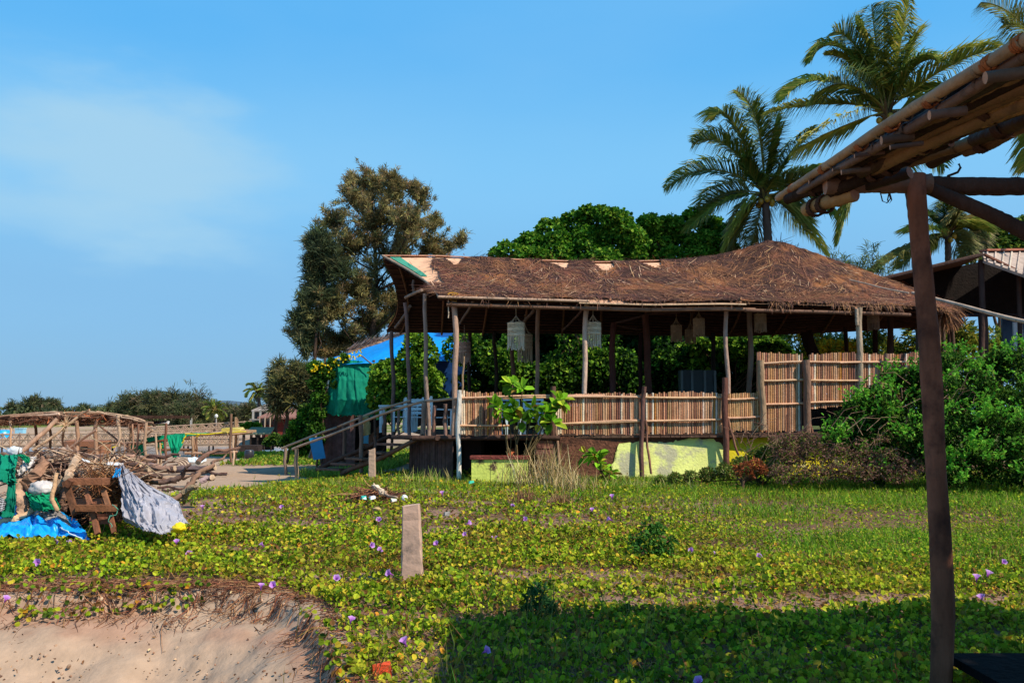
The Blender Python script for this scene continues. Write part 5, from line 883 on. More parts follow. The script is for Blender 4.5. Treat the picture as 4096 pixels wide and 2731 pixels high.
FL = [(150, 2248, 'mauve flower in the creeper below the blue tarp mound, left of the driftwood crate'), (706, 2165, 'mauve flower just under the yellow plastic bag'), (757, 2215, 'mauve flower a little below the yellow plastic bag and the silver tarp'), (810, 2025, 'small mauve flower right of the silver tarp on the dune edge'), (1046, 2175, 'lilac flower in open creeper, directly above the pair near the sand bank'), (1045, 2340, 'left flower of the pair side by side above the sand bank'), (1093, 2338, 'right flower of the pair side by side above the sand bank'), (1346, 2312, 'lilac flower left of the stub post above the bare sandy strip'), (1406, 2475, 'large purple flower hanging over the lip of the sand bank'), (1556, 2291, 'deep violet flower left of the base of the pinkish stub post'), (1487, 2180, 'left of two lilac flowers close together, left of the stub post'), (1520, 2200, 'right of two lilac flowers close together, left of the stub post'), (1616, 2562, 'large lilac flower above the red brick chunk'), (1745, 2172, 'flower just right of the pinkish stub post at mid-height'), (1769, 1970, 'tiny pink flower in the creeper between the white corner pole and the stub post top'), (1876, 2090, 'lilac flower up and right of the stub post, upper of two near each other'), (1860, 2136, 'lilac flower up and right of the stub post, lower of two near each other'), (1978, 2150, 'solitary flower right of the stub post, midway to the dark shrub'), (2050, 2022, 'double flower below the tall straw grass clumps'), (2100, 2077, 'pink flower beside a yellow leaf, below the reddish dry grass stumps'), (1945, 2600, 'blue-purple flower in the shelter shadow, nearest in the middle'), (2436, 2075, 'larger lilac flower left of and above the low dark shrub'), (2448, 1983, 'faint flower in the grass below the yellow plaster wall'), (2368, 2037, 'small flower below and left of the yellow plaster wall, above the larger lilac one'), (2765, 2200, 'small pink flower just right of the low dark shrub'), (2862, 2213, 'deep purple flower a little further right of the low dark shrub'), (3035, 2225, 'faint flower midway between the dark shrub and the dark shelter post'), (25, 2392, 'tiny violet flower at the far left end of the sand bank lip'), (60, 2165, 'mauve flower at the far left, touching the lower edge of the blue tarp'), (222, 2168, 'mauve flower under the middle of the blue tarp edge, left of two'), (275, 2168, 'mauve flower under the right part of the blue tarp edge, right of two'), (1515, 2078, 'faint flower below the tan stone and small debris heap'), (4016, 2247, 'topmost flower right of the dark shelter post'), (3925, 2387, 'lowest and largest flower right of the dark shelter post'), (3955, 2290, 'small flower right of the dark shelter post, right one of a close pair'), (3907, 2306, 'small flower right of the dark shelter post, left one of a close pair'), (2795, 2722, 'violet flower at the very bottom of the picture in the shade'), (1127, 2027, 'small flower at the dune crest near the sand, left of the debris heap'), (3500, 1925, 'tiny violet flower at the foot of the mauve dead brush')]
def gy(v): 
    y = 1.7*F/(v-1654.0)
    for _ in range(6): y = (1.7-float(H(0.0, y))-.10)*F/(v-1654.0)
    return y
f0 = None
for k, (u, v, lab) in enumerate(FL):
    Y = gy(v)
    if f0 is None: f0 = flower_proto(u, v, Y, lab); o = f0
    else: o = copy_tree(f0)
    b = P(u, v, Y); x = b[0]; o.location = (x, Y, max(b[2], float(H(x, Y))+.10)); o.rotation_euler = (random.uniform(.1, 1.3), random.uniform(-.5, .5), random.uniform(-1.2, 1.2)); sc0 = random.uniform(.6, .8)*(1+.035*Y); o.scale = (sc0,)*3
    o['label'] = lab if lab else 'small lilac morning glory flower dotted in the open green creeper'
# brick chunk
m = MB(); b = P(1530, 2690, 5.75); m.box((b[0], 5.7, float(H(b[0], 5.7))+.05), (.11, .06, .09), srgb('#c04a2c'), jit=.02, rz=.3); tag(m.build('brick', M_brickw), 'broken red brick at the bottom edge between sand and creeper', 'brick')
# ---------------------------------------------------------------- cloth helper
def cloth(rows, nu, nv, amp, col, fold=3.0, dirn=(0, -1, .2), jitc=.1, ragged=0, folds_v=1.0, colf=None, crumple=0.0):
    """rows: list of rows of (u,v,Y); smooth interpolation, wrinkles along dirn"""
    R = np.array([[P(*p) for p in r] for r in rows]); nr, ncl = R.shape[:2]; a = np.linspace(0, nr-1, nv); b = np.linspace(0, ncl-1, nu); V = np.zeros((nv, nu, 3))
    for i, x in enumerate(a):
        i0 = min(int(x), nr-2); f = x-i0; f = f*.6+.4*float(sm(f)); r = R[i0]*(1-f)+R[i0+1]*f
        for j, y in enumerate(b): j0 = min(int(y), ncl-2); g = y-j0; g = g*.6+.4*float(sm(g)); V[i, j] = r[j0]*(1-g)+r[j0+1]*g
    I, J = np.meshgrid(np.linspace(0, 1, nv), np.linspace(0, 1, nu), indexing='ij'); sd = rng.random()*50
    wv = (np.abs(fbm(J*fold*2+sd, I*fold*.6*folds_v+sd, 3)-.5)*2)+.5*(fbm(J*fold*5+sd, I*fold*3, 3)-.5)+crumple*(np.abs(fbm(J*13+sd, I*12+sd, 3)-.5)*1.6+np.abs(fbm(J*31+I*9, I*27-J*11, 2)-.5)*.7); V += np.array(dirn)*(wv*amp*2)[..., None]
    if ragged: V[-1] += rng.normal(0, ragged, (nu, 3)); V[0] += rng.normal(0, ragged*.6, (nu, 3))
    idx = np.arange(nu*nv).reshape(nv, nu); q = np.stack([idx[:-1, :-1], idx[1:, :-1], idx[1:, 1:], idx[:-1, 1:]], -1).reshape(-1, 4); m = MB()
    C = np.tile(np.array(srgb(col)), (nv*nu, 1)); 
    if colf: C = colf(I, J, C.reshape(nv, nu, 3)).reshape(-1, 3)
    m.add(V.reshape(-1, 3), q=q, c=C); return m
def solid(o, th=.006): md = o.modifiers.new('thickness', 'SOLIDIFY'); md.thickness = th; return o

# ---------------------------------------------------------------- hut wrapped in green netting, blue tarp roof
gh = empty('netting_hut', (P(1400, 1700, 32)[0], 32, 0), 'hut wrapped in dark green netting under a bright blue tarp roof beside the big hut', 'hut')
o = cloth([[(1232, 1462, 33), (1405, 1408, 33.4), (1640, 1326, 34), (1840, 1318, 35)], [(1250, 1466, 32), (1380, 1442, 32), (1620, 1370, 32), (1840, 1360, 32)], [(1262, 1468, 31), (1410, 1455, 30.6), (1500, 1452, 30.6), (1860, 1440, 30.6)]], 60, 16, .05, '#1296ea', colf=lambda I, J, C: np.where(((J < .18) & (I < 2))[..., None], np.array(srgb('#1f9a8a')), C)).build('tarp_roof', M_tarp, gh, True); solid(o, .02)
o = cloth([[(1390, 1392, 33.5), (1520, 1352, 33.7), (1650, 1316, 34.2)], [(1390, 1412, 33.2), (1520, 1372, 33.4), (1650, 1330, 34)]], 60, 8, .05, '#9a7a64').build('thatch_verge', M_thatch, gh, True); solid(o, .15)
m = MB(); N = 900; t = rng.random(N); p = np.stack([P(1380+270*k, 1408-82*k+random.uniform(-10, 8), 33.3+.7*k) for k in t]); d = unit(np.stack([np.ones(N)*.8, rng.normal(0, .3, N), .35+rng.normal(0, .25, N)], 1)); L = .2+.5*rng.random((N, 1)); m.strips(p, p+d*L*.5, p+d*L, unit(rng.normal(0, 1, (N, 3)))*.014, pick([srgb('#8c7064'), srgb('#b09a88'), srgb('#5c4a40')], [2, 2, 2], N)); m.build('loose_straw', M_straw, gh)
o = cloth([[(1305, 1448, 30.9), (1350, 1440, 30.8), (1420, 1442, 30.8), (1490, 1455, 30.8)], [(1318, 1520, 30.8), (1360, 1520, 30.5), (1420, 1520, 30.4), (1492, 1530, 30.7)], [(1308, 1600, 30.8), (1350, 1600, 30.4), (1430, 1600, 30.3), (1498, 1610, 30.6)], [(1292, 1648, 31), (1340, 1662, 30.6), (1440, 1664, 30.6), (1500, 1672, 30.8)]], 90, 60, .10, '#108468', fold=2.2, folds_v=.5, ragged=.03).build('netting', M_net, gh, True)
o = cloth([[(1490, 1450, 30.9), (1600, 1440, 32.8)], [(1500, 1680, 30.9), (1620, 1660, 32.8)]], 30, 20, .05, '#0c4a3c').build('netting', M_net, gh, True)
o = cloth([[(1500, 1450, 31.8), (1860, 1440, 31.9)], [(1500, 1600, 31.8), (1860, 1600, 31.9)]], 30, 20, .05, '#123a70').build('blue_side_sheet', M_tarp, gh, True)
m = MB()
for k in range(17):
    u = 1290+k*8; a = P(u, 1655, 31.2); m.box((a[0], 31.2, a[2]/2-.1), (.075, .03, a[2]+.25), jc(srgb('#6b4c48'), .2))
m.build('plank_wall', M_wood, gh)
m = MB(); m.box((P(1460, 1700, 31.6)[0], 31.6, .7), (1.6, .06, 1.8), srgb('#1c1614')); m.build('opening_shade_panel', M_wood, gh)  # solid near-black panel, shade of the opening put into its colour
pole(P(1300, 1430, 30.7), P(1285, 1850, 30.7), .05, srgb('#5c4a40'), 'post', gh, M_bark); pole(P(1495, 1440, 30.7), P(1500, 1790, 30.7), .05, srgb('#5c4a40'), 'post', gh, M_bark)
pole(P(1436, 1418, 30.5), P(1496, 1462, 30.3), .025, srgb('#6b5a50'), 'batten', gh, M_bark)
a, b = P(1262, 1762, 29.5), P(1278, 1822, 29.2); m = MB(); m.box(((a+b)/2), (.42, .05, .75), srgb('#1583b4'), ax=[unit([1, 0, .15]), [0, 1, 0], unit([-.22, 0, 1])]); tag(m.build('blue_board', M_paint), 'blue board leaning against the foot of the green netting hut', 'board')
a = P(1460, 1730, 29.8); m = MB(); m.box((a[0], 29.8, a[2]), (.25, .05, .75), srgb('#3f8296')); tag(m.build('blue_board', M_paint), 'narrow faded blue board standing below the netting behind the stair posts', 'board')
a = P(1240, 1760, 29.6); m = MB(); m.tube([P(1265, 1740, 29.6), P(1235, 1830, 29.4)], .03, 6, srgb('#8c7668')); tag(m.build('leaning_pole', M_bam), 'short pole leaning beside the blue board', 'pole')
# vines with small yellow flowers over its left corner
VP = [srgb('#3f6a20'), srgb('#5f8a2a'), srgb('#2c4a18')]
vt = tree('flowering_vine', 'dark climbing vine with tiny yellow flowers over the left corner of the netting hut', 'vine', (P(1270, 1700, 30.6)[0], 30.6, 0), [(P(u, v, 30.6), r*30.6/F) for u, v, r in [(1262, 1470, 30), (1290, 1490, 30), (1270, 1530, 35), (1280, 1590, 35), (1268, 1650, 32), (1262, 1710, 32), (1270, 1760, 28), (1330, 1450, 18), (1380, 1430, 14), (1320, 1500, 20), (1340, 1540, 15)]], 6500, .10, .07, VP, [3, 2, 3], .04, shell=.3)
m = MB(); pts = [P(1240+random.random()*210, 0, 30.2) for _ in range(60)]; pp = []
for k in range(70): f = random.random(); pp.append(P(1245+f*205, 1470-f*62+random.uniform(-10, 14)+(0 if random.random() < .7 else random.uniform(0, 60)*(1-f)), 30.2))
n = len(pp); m.leaves(np.array(pp), dirs(n), unit(rng.normal(0, .3, (n, 3))+[0, -1, .3]), .07, .07, pick([srgb('#f0d01c')], [1], n)); m.build('blossoms', M_petal, vt)
bush('green_bush', 'rounded green bush on the bank left of the netting hut', 33.0, [(1205, 1712, 38, 0), (1235, 1680, 38, 0), (1180, 1745, 38, 0), (1220, 1740, 50, 0), (1150, 1765, 22, 0), (1250, 1640, 25, 0), (1210, 1780, 40, 0), (1215, 1655, 20, 1)], 5200, .15, .08, [srgb('#4f8426'), srgb('#35601c'), srgb('#86b032'), srgb('#24401a')], [3, 3, 1.3, 2], up=.4)

# ---------------------------------------------------------------- far side of the river
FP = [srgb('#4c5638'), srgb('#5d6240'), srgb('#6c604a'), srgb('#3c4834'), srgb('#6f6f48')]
far = [(70, 1640, 38, 190), (130, 1612, 34, 185), (210, 1622, 22, 190), (180, 1650, 26, 188), (270, 1660, 26, 195), (330, 1650, 24, 192), (400, 1655, 26, 190), (450, 1640, 26, 180), (500, 1612, 40, 165), (560, 1600, 50, 158), (620, 1598, 50, 150), (700, 1604, 60, 140), (760, 1602, 60, 138), (800, 1640, 45, 135), (730, 1650, 50, 132), (850, 1655, 30, 150), (900, 1650, 34, 160), (960, 1650, 36, 150), (1000, 1640, 34, 130)]
flab = ['leftmost tree on the far bank', 'tallest tree of the left clump on the far bank', 'small pointed tree right of the tallest left clump on the far bank', 'low tree filling the left clump on the far bank', 'low tree left of the gap above the bamboo shed roof', 'low tree above the middle of the bamboo shed roof', 'low tree above the dip right of the shed roof middle', 'tree at the left foot of the big far grove', 'round tree at the left of the big far grove', 'tall tree second from the left in the big far grove', 'tree in the middle of the big far grove', 'tallest broad tree in the big far grove', 'brownish tree on the right shoulder of the big far grove', 'tree at the right end of the big far grove', 'low tree in front of the big far grove', 'tree in the dip beneath the distant hill', 'low tree right of the distant hill', 'tree left of the pale two-storey house', 'tree just behind the small distant palm']
for (u, v, r, Y), lb in zip(far, flab):
    lst = [(P(u, v+r*.2, Y), r*.8*Y/F)]+[(P(u+random.uniform(-r, r), v+random.uniform(-.35, 1.0)*r, Y+random.uniform(-1, 1)), r*random.uniform(.3, .5)*Y/F) for _ in range(9)]+[(P(u+random.uniform(-r, r)*.8, v+r*1.0+random.uniform(0, 20), Y), r*.45*Y/F) for _ in range(4)]
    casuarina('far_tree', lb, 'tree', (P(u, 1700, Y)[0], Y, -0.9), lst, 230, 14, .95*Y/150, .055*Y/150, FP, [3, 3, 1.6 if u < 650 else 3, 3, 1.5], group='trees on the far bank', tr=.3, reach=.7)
# distant hill, air haze painted in as its blue-grey colour
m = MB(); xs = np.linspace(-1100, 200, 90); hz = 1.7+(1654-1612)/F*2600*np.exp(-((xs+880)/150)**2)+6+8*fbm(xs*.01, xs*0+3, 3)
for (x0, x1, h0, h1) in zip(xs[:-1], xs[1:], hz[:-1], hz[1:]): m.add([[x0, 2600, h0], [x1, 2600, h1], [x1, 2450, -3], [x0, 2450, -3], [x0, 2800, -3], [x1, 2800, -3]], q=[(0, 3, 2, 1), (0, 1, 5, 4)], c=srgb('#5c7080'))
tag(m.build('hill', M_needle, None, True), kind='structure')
# long low sea-side grove on the left horizon as one dark band of undergrowth
m = MB(); N = 9000; x = rng.uniform(-150, -30, N); y = rng.uniform(175, 205, N); z = -.9+3.2*rng.random(N)**1.5*(.5+fbm(x*.06, y*0+1, 3)); m.leaves(np.stack([x, y, z], 1), dirs(N, .5), dirs(N, .6), .9, .45, pick(FP, [3, 3, 1, 3, 1], N))
tag(m.build('far_undergrowth', M_needle), 'low dark undergrowth running along the far river bank', 'undergrowth', kind='stuff')
def rail_bridge(name, label, A, B, zdk, hgt, nbay, col='#a08670'):
    A = np.array(A, float); B = np.array(B, float); t = empty(name, A, label, 'bridge'); c = srgb(col)
    m = MB(); m.plank(A, B, 1.6, .12, np.array(c)*.8); m.build('walkway', M_wood, t)
    for off in (-.75, .75):
        m = MB(); n = unit(np.cross(B-A, [0, 0, 1]))*off
        for zz in (.1, hgt*.55, hgt): m.tube([A+n+[0, 0, zz], B+n+[0, 0, zz]], .06, 5, c)
        for k in range(nbay+1):
            p = A+(B-A)*k/nbay+n; m.tube([p, p+[0, 0, hgt+.1]], .06, 5, jc(c))
            if k < nbay: q = A+(B-A)*(k+1)/nbay+n; m.tube([p+[0, 0, .1], q+[0, 0, hgt]], .045, 4, jc(c)); m.tube([p+[0, 0, hgt], q+[0, 0, .1]], .045, 4, jc(c))
        m.build('lattice_railing', M_bam, t)
    for k in range(0, nbay+1, 3):
        for off in (-.7, .7):
            n = unit(np.cross(B-A, [0, 0, 1]))*off; p = A+(B-A)*k/nbay+n; m = MB(); m.tube([p, p+[random.uniform(-.1, .1), 0, -1.4]], .08, 5, srgb('#4c3c34')); m.build('pile', M_wood, t)
def atz(u, v, Y): return P(u, v, Y)
rail_bridge('bamboo_footbridge', 'long low bamboo footbridge with lattice railings crossing the river behind the shed', atz(-80, 1786, 74), atz(945, 1778, 76), 0, 1.05, 30)
rail_bridge('bamboo_footbridge', 'second bamboo railing walkway further off, rising toward the grey-roofed kiosk', atz(380, 1762, 88), atz(1010, 1722, 92), 0, 1.0, 18)
# wispy bamboo fence lines on far bank
for (u0, v0, u1, v1, Y, lb) in [(-60, 1748, 700, 1742, 100, 'near straight rail fence along the sandy far bank'), (260, 1722, 960, 1716, 120, 'far straight rail fence along the grassy far bank')]:
    t = empty('rail_fence', P(u0, v0, Y), lb, 'fence', 'rail fences on the far bank'); a = P(u0, v0, Y); b = P(u1, v1, Y)
    m = MB(); m.tube([a, b], .05, 4, srgb('#8c7a68')); m.tube([a-[0, 0, .45], b-[0, 0, .45]], .05, 4, srgb('#8c7a68')); m.build('rail', M_bam, t); m = MB()
    for k in range(26): p = a+(b-a)*k/25; m.tube([p-[0, 0, 1.0], p+[0, 0, .12]], .05, 4, srgb('#8c7458'))
    m.build('pickets', M_bam, t)
# distant small posts, lamp posts
for k, (u, v0, v1, Y, lb) in enumerate([(865, 1668, 1745, 95, 'slim lamp post with a pale head beyond the footbridge'), (762, 1680, 1740, 95, 'pale pole left of the pair beyond the footbridge'), (767, 1672, 1740, 96, 'pale pole right of the pair beyond the footbridge')]):
    t = empty('lamp_post' if k == 0 else 'pole', P(u, v1, Y), lb, 'lamp post' if k == 0 else 'pole'); m = MB(); m.tube([P(u, v0, Y), P(u, v1+10, Y)], .06, 5, srgb('#a8a49c')); m.build('shaft', M_paint, t)
    if k == 0: m = MB(); q = P(u, v0, Y); m.tube([q, q+[0, 0, .2], q+[0, 0, .35]], [.18, .2, .05], 8, srgb('#d8d8d0')); m.build('lamp_head', M_paint, t)
# blue tank and bin far left
q = P(12, 1735, 95); m = MB(); m.tube([q+[0, 0, -.8], q+[0, 0, -.6], q+[0, 0, .3], q+[0, 0, .45]], [.9, .95, .95, .5], 14, srgb('#189cd8')); tag(m.build('water_tank', M_plastic, None, True), 'bright blue tank at the left edge on the far bank', 'tank')
q = P(82, 1732, 110); m = MB(); m.box(q, (1.0, .8, 1.1), srgb('#8cc4dc')); m.box(q+[0, 0, .6], (1.1, .9, .12), srgb('#a8d4e4')); tag(m.build('plastic_crate', M_plastic), 'small pale blue bin on the far bank right of the blue tank', 'bin')
# houses at the right of the river
def house(label, u0, u1, ve, vr, vb, Y, depth, wall, roof, kind):
    a = P(u0, vb, Y); b = P(u1, vb, Y); ze = P(u0, ve, Y)[2]; zr = P(u0, vr, Y)[2]; t = empty('house', (a+b)/2, label, 'house'); c = (a+b)/2; w_ = (b-a)[0]
    z0 = a[2]-.5; m = MB(); m.box((c[0], Y+depth/2, (z0+ze)/2), (w_*.86, depth, ze-z0), srgb(wall)); m.build('wall', M_brickw if kind == 'brick' else M_conc, t)
    e0, e1 = np.array([a[0], Y-.5, ze]), np.array([b[0], Y-.5, ze]); r0, r1 = np.array([a[0]+w_*.22, Y+depth/2, zr]), np.array([b[0]-w_*.1, Y+depth/2, zr]); g0, g1 = np.array([a[0], Y+depth+.5, ze]), np.array([b[0], Y+depth+.5, ze])
    m = MB(); V = [e0, e1, r1, r0, g0, g1]; V += [p-np.array([0, 0, .14]) for p in V]; m.add(V, q=[(0, 1, 2, 3), (3, 2, 5, 4), (6, 9, 8, 7), (9, 10, 11, 8), (0, 6, 7, 1), (4, 5, 11, 10)], t=[(0, 3, 4), (1, 5, 2), (6, 10, 9), (7, 8, 11)], c=srgb(roof)); m.build('roof', M_tile, t); return t, c, w_, ze, z0
t, c, w_, ze, z0 = house('pale two-storey house with a veranda beside the small distant palm', 1010, 1105, 1640, 1615, 1702, 84, 5, '#8f8174', '#9a8c82', 'p')
for k in range(3): m = MB(); x = c[0]-w_*.38+k*w_*.3; m.box((x, 83.2, (z0+ze)/2), (.16, .16, ze-z0), srgb('#a8a096')); m.build('veranda_post', M_paint, t)
m = MB(); m.box((c[0]-.3, 83.9, (z0*.35+ze*.65)), (w_*.5, .1, .9), srgb('#2c2824')); m.build('window', M_plastic, t); m = MB(); m.box((c[0], 83.4, (z0+ze)/2+.1), (w_*.95, 1.2, .12), srgb('#9c9286')); m.build('balcony', M_conc, t)
t, c, w_, ze, z0 = house('red brick house with a brown tiled hip roof behind the green bushes', 1036, 1205, 1668, 1630, 1728, 66, 5, '#8c3f34', '#8c6458', 'brick')
m = MB(); m.box((c[0]-.9, 65.4, ze-.35), (1.0, .08, .5), srgb('#30241f')); m.build('window', M_plastic, t)
for k in range(4): m = MB(); m.tube([(c[0]-w_*.42+k*.4, 65.2, ze), (c[0]-w_*.42+k*.4, 65.2, z0+.4)], .05, 5, srgb('#b8a088')); m.build('veranda_post', M_paint, t)
# kiosk with grey roof
a, b = P(972, 1733, 60), P(1082, 1733, 60); zt = P(0, 1709, 60)[2]; t = empty('kiosk', (a+b)/2, 'low dark kiosk with a grey-green sloping roof near the river', 'kiosk'); slab([a, b, [b[0]-.2, 61.6, zt], [a[0]+.1, 61.6, zt]], .1, srgb('#86886c'), 'roof', M_tile, t)
for k in range(5): x = a[0]+(b-a)[0]*k/4; m = MB(); m.tube([(x, 60.2, a[2]), (x, 60.2, a[2]-1.3)], .10 if k in (0, 2) else .05, 6, srgb('#3c322c')); m.build('post', M_bark, t)
m = MB(); m.box(((a+b)[0]/2, 61.3, a[2]-.75), ((b-a)[0]*.9, .1, .9), srgb('#2c2622')); m.build('back_wall', M_wood, t)
m = MB(); m.box((P(1005, 1712, 58.5)[0], 58.5, a[2]-1.0), (1.3, 1.0, .5), srgb('#3a302c')); m.build('counter', M_wood, t)
# undergrowth along the right river edge, treed slope behind the houses
bush('green_bush', 'bright green hedge strip above the grey-roofed kiosk', 64, [(990, 1702, 9, 0), (1010, 1700, 9, 0), (1030, 1702, 9, 0), (970, 1706, 7, 0)], 700, .22, .14, [srgb('#6f9a2c'), srgb('#4c7a20')], [2, 2], limbs=False)
for (lb, lst, Y) in [('dark feathery tree group standing behind the distant houses', [(1150, 1530, 45, 0), (1200, 1510, 50, 0), (1240, 1540, 50, 0), (1130, 1580, 40, 0), (1180, 1590, 50, 0), (1240, 1600, 50, 0), (1110, 1610, 30, 0)], 60), ('thin tall feathery tree left of the dark group behind the houses', [(1115, 1470, 16, 0), (1112, 1500, 24, 0), (1118, 1535, 26, 0), (1108, 1575, 28, 0), (1115, 1615, 30, 0)], 62)]:
    casuarina('casuarina_tree', lb, 'tree', (P(lst[0][0], 1700, Y)[0], Y, -.3), [(P(u, v, Y), r*Y/F) for (u, v, r, d) in lst], 520 if len(lst) > 5 else 170, 20, .5, .03, [srgb('#5a5c38'), srgb('#6e6444'), srgb('#3f4a34'), srgb('#86804a')], [3, 2, 3, 1.3], tr=.2)
bush('green_bush', 'green bushes on the slope between the brick house and the netting hut', 50, [(1225, 1640, 22, 0), (1245, 1660, 26, 0), (1100, 1755, 18, 0), (1125, 1765, 18, 0), (1070, 1768, 10, 0)], 2500, .2, .12, [srgb('#6f8a34'), srgb('#4c6a28'), srgb('#35502a')], [2, 3, 2])
# black barrel
q = P(997, 1817, 41); rB = 18/F*41; m = MB(); m.tube([q+[0, 0, -.22], q+[0, 0, -.18], q+[0, 0, .16], q+[0, 0, .21]], [rB*.9, rB, rB, rB*.8], 16, srgb('#2c2a30'), capc=srgb('#4c484c')); m.tube([q+[0, 0, -.02], q+[0, 0, .02]], rB*1.04, 16, srgb('#3c383c')); tag(m.build('barrel', M_plastic, None, True), 'black plastic barrel on the grassy edge of the beach', 'barrel')

# ---------------------------------------------------------------- long low bamboo shed on the beach, left
sh = empty('bamboo_shed', P(300, 1850, 30), 'long low shed of weathered poles with a flat brush roof at the left edge', 'shed')
m = MB(); YS = 29.0
def wood(): return jc(srgb(random.choice(['#b09078', '#96755e', '#c4a68a', '#7c5c4a', '#a5826a'])), .15)
TV = lambda u: float(np.interp(u, [-100, 0, 120, 300, 430, 445, 520, 600], [1672, 1664, 1652, 1645, 1644, 1660, 1662, 1688]))
for k in range(70):
    u = random.uniform(-160, 520); L = random.uniform(60, 220); dep = random.random(); Y = 28.4+3.8*dep; off = random.uniform(0, 22)*(1-dep*.3); sl_ = random.uniform(-10, 10)
    u2 = min(u+L, 580); a = P(u, TV(u)+off+4*dep, Y); b = P(u2, TV(u2)+off+4*dep+sl_*.3, Y+random.uniform(-.3, .3)); m.tube(wob(a, b, 8, .05), random.uniform(.018, .05), 6, wood())
for k in range(150):
    u = random.uniform(60, 590); Y = random.uniform(28.2, 31); a = P(u, TV(u)+random.uniform(6, 30), Y); d = np.array([random.uniform(-.5, .5), random.uniform(-.6, .1), random.uniform(-.14, .04)]); m.tube([a, a+d*.5, a+d+[0, 0, -.05]], [.016, .006], 4, jc(srgb(random.choice(['#96705a', '#7c5544', '#b5633c', '#5c4436'])), .2))
m.build('brush_roof', M_wood, sh, True)
m = MB(); xs0, xs1 = P(-120, 1690, 28.6), P(588, 1700, 28.6); m.box(((xs0[0]+xs1[0])/2, 30.6, 1.58), (xs1[0]-xs0[0], 3.6, .10), srgb('#4c3830'), jit=.03); m.build('brush_mat', M_thatch, sh)
for k in range(30):
    pass
m = MB(); N = 2600; uu = rng.uniform(-100, 585, N); p = np.stack([P(u, TV(u)+random.uniform(14, 34), 28.7+random.uniform(0, .5)) for u in uu]); d = unit(np.stack([rng.normal(0, 1, N), rng.normal(-.3, .4, N), -.25+rng.normal(0, .35, N)], 1)); L = .12+.25*rng.random((N, 1)); m.strips(p, p+d*L*.5, p+d*L, unit(rng.normal(0, 1, (N, 3)))*.012, pick([srgb('#6c4a3a'), srgb('#96705a'), srgb('#3c2a22'), srgb('#b5633c')], [3, 2, 2, .5], N)); m.build('brush_fringe', M_straw, sh)
for (u, v0, v1, Y, r) in [(41, 1682, 1812, 28.6, .055), (140, 1700, 1810, 31.5, .07), (194, 1700, 1818, 31.6, .065), (258, 1690, 1812, 30, .05), (306, 1682, 1822, 28.6, .085), (388, 1682, 1828, 28.8, .085), (472, 1660, 1838, 28.4, .075), (522, 1690, 1840, 28.8, .06), (530, 1695, 1870, 28, .035), (554, 1695, 1878, 27.4, .05), (585, 1690, 1885, 27.2, .065), (622, 1735, 1892, 26.6, .045), (-30, 1690, 1815, 31, .07)]:
    pole(P(u, v0, Y), P(u+random.uniform(-3, 3), v1, Y), r*.75, wood(), 'post', sh, M_bark, amp=.03)
for (a, b, Ya, c_, d_, Yc_, r) in [(90, 1805, 27.6, 230, 1676, 28.2, .075), (130, 1800, 27.4, 310, 1668, 28.2, .045), (310, 1665, 28.2, 358, 1638, 28, .03), (270, 1800, 28.6, 385, 1720, 28.4, .045), (400, 1705, 28.8, 560, 1830, 28, .03), (520, 1810, 28, 610, 1720, 27.6, .025), (225, 1683, 28.4, 262, 1700, 28.2, .02), (150, 1690, 31, 480, 1694, 30, .05), (320, 1790, 30, 400, 1800, 30, .03), (390, 1774, 30.5, 470, 1770, 30.5, .04), (480, 1775, 28.6, 570, 1768, 28, .03), (535, 1680, 27.8, 612, 1690, 27.4, .03)]:
    pole(P(a, b, Ya), P(c_, d_, Yc_), r, wood(), 'brace', sh, M_bark, amp=.02)
solid(cloth([[(280, 1698, 31), (350, 1688, 31), (430, 1700, 31), (520, 1690, 31), (600, 1684, 31), (680, 1690, 30.5)], [(280, 1705, 30.2), (350, 1704, 30.2), (430, 1706, 30.2), (520, 1700, 30.2), (600, 1696, 30.2), (670, 1700, 30)]], 60, 10, .06, '#d8d4d4', dirn=(0, -.3, 1)).build('canopy_sheet', M_tarp, sh, True), .01)
m = MB()   # frayed knot of straw tied under the roof
q = P(263, 1695, 28.0)
for k in range(60): d = unit(rng.normal(0, 1, 3)+[0, -.3, -.2]); m.tube([q, q+d*.12, q+d*random.uniform(.18, .35)], [.012, .004], 4, jc(srgb('#d0b08c')))
m.build('straw_knot', M_straw, sh, True)
for (u, v) in [(420, 1660), (330, 1668), (350, 1662), (300, 1672)]:
    pass
# clay-coloured rounded hut wall behind the shed
a = P(435, 1850, 33); m = MB(); th = np.linspace(-.3, math.pi+.3, 22); 
q0 = P(430, 1770, 34); m.box((P(425, 0, 34)[0], 34, .15), (1.5, .8, 1.0), srgb('#9c6a50'), jit=.06); m.box((P(405, 0, 33.4)[0], 33.55, 0.05), (.22, .1, .75), srgb('#1c120e')); tag(m.build('clay_kiln', M_conc), 'small clay-coloured mud structure with a dark opening seen through the shed posts', 'kiln')  # near-black block on the front paints the shade inside the opening
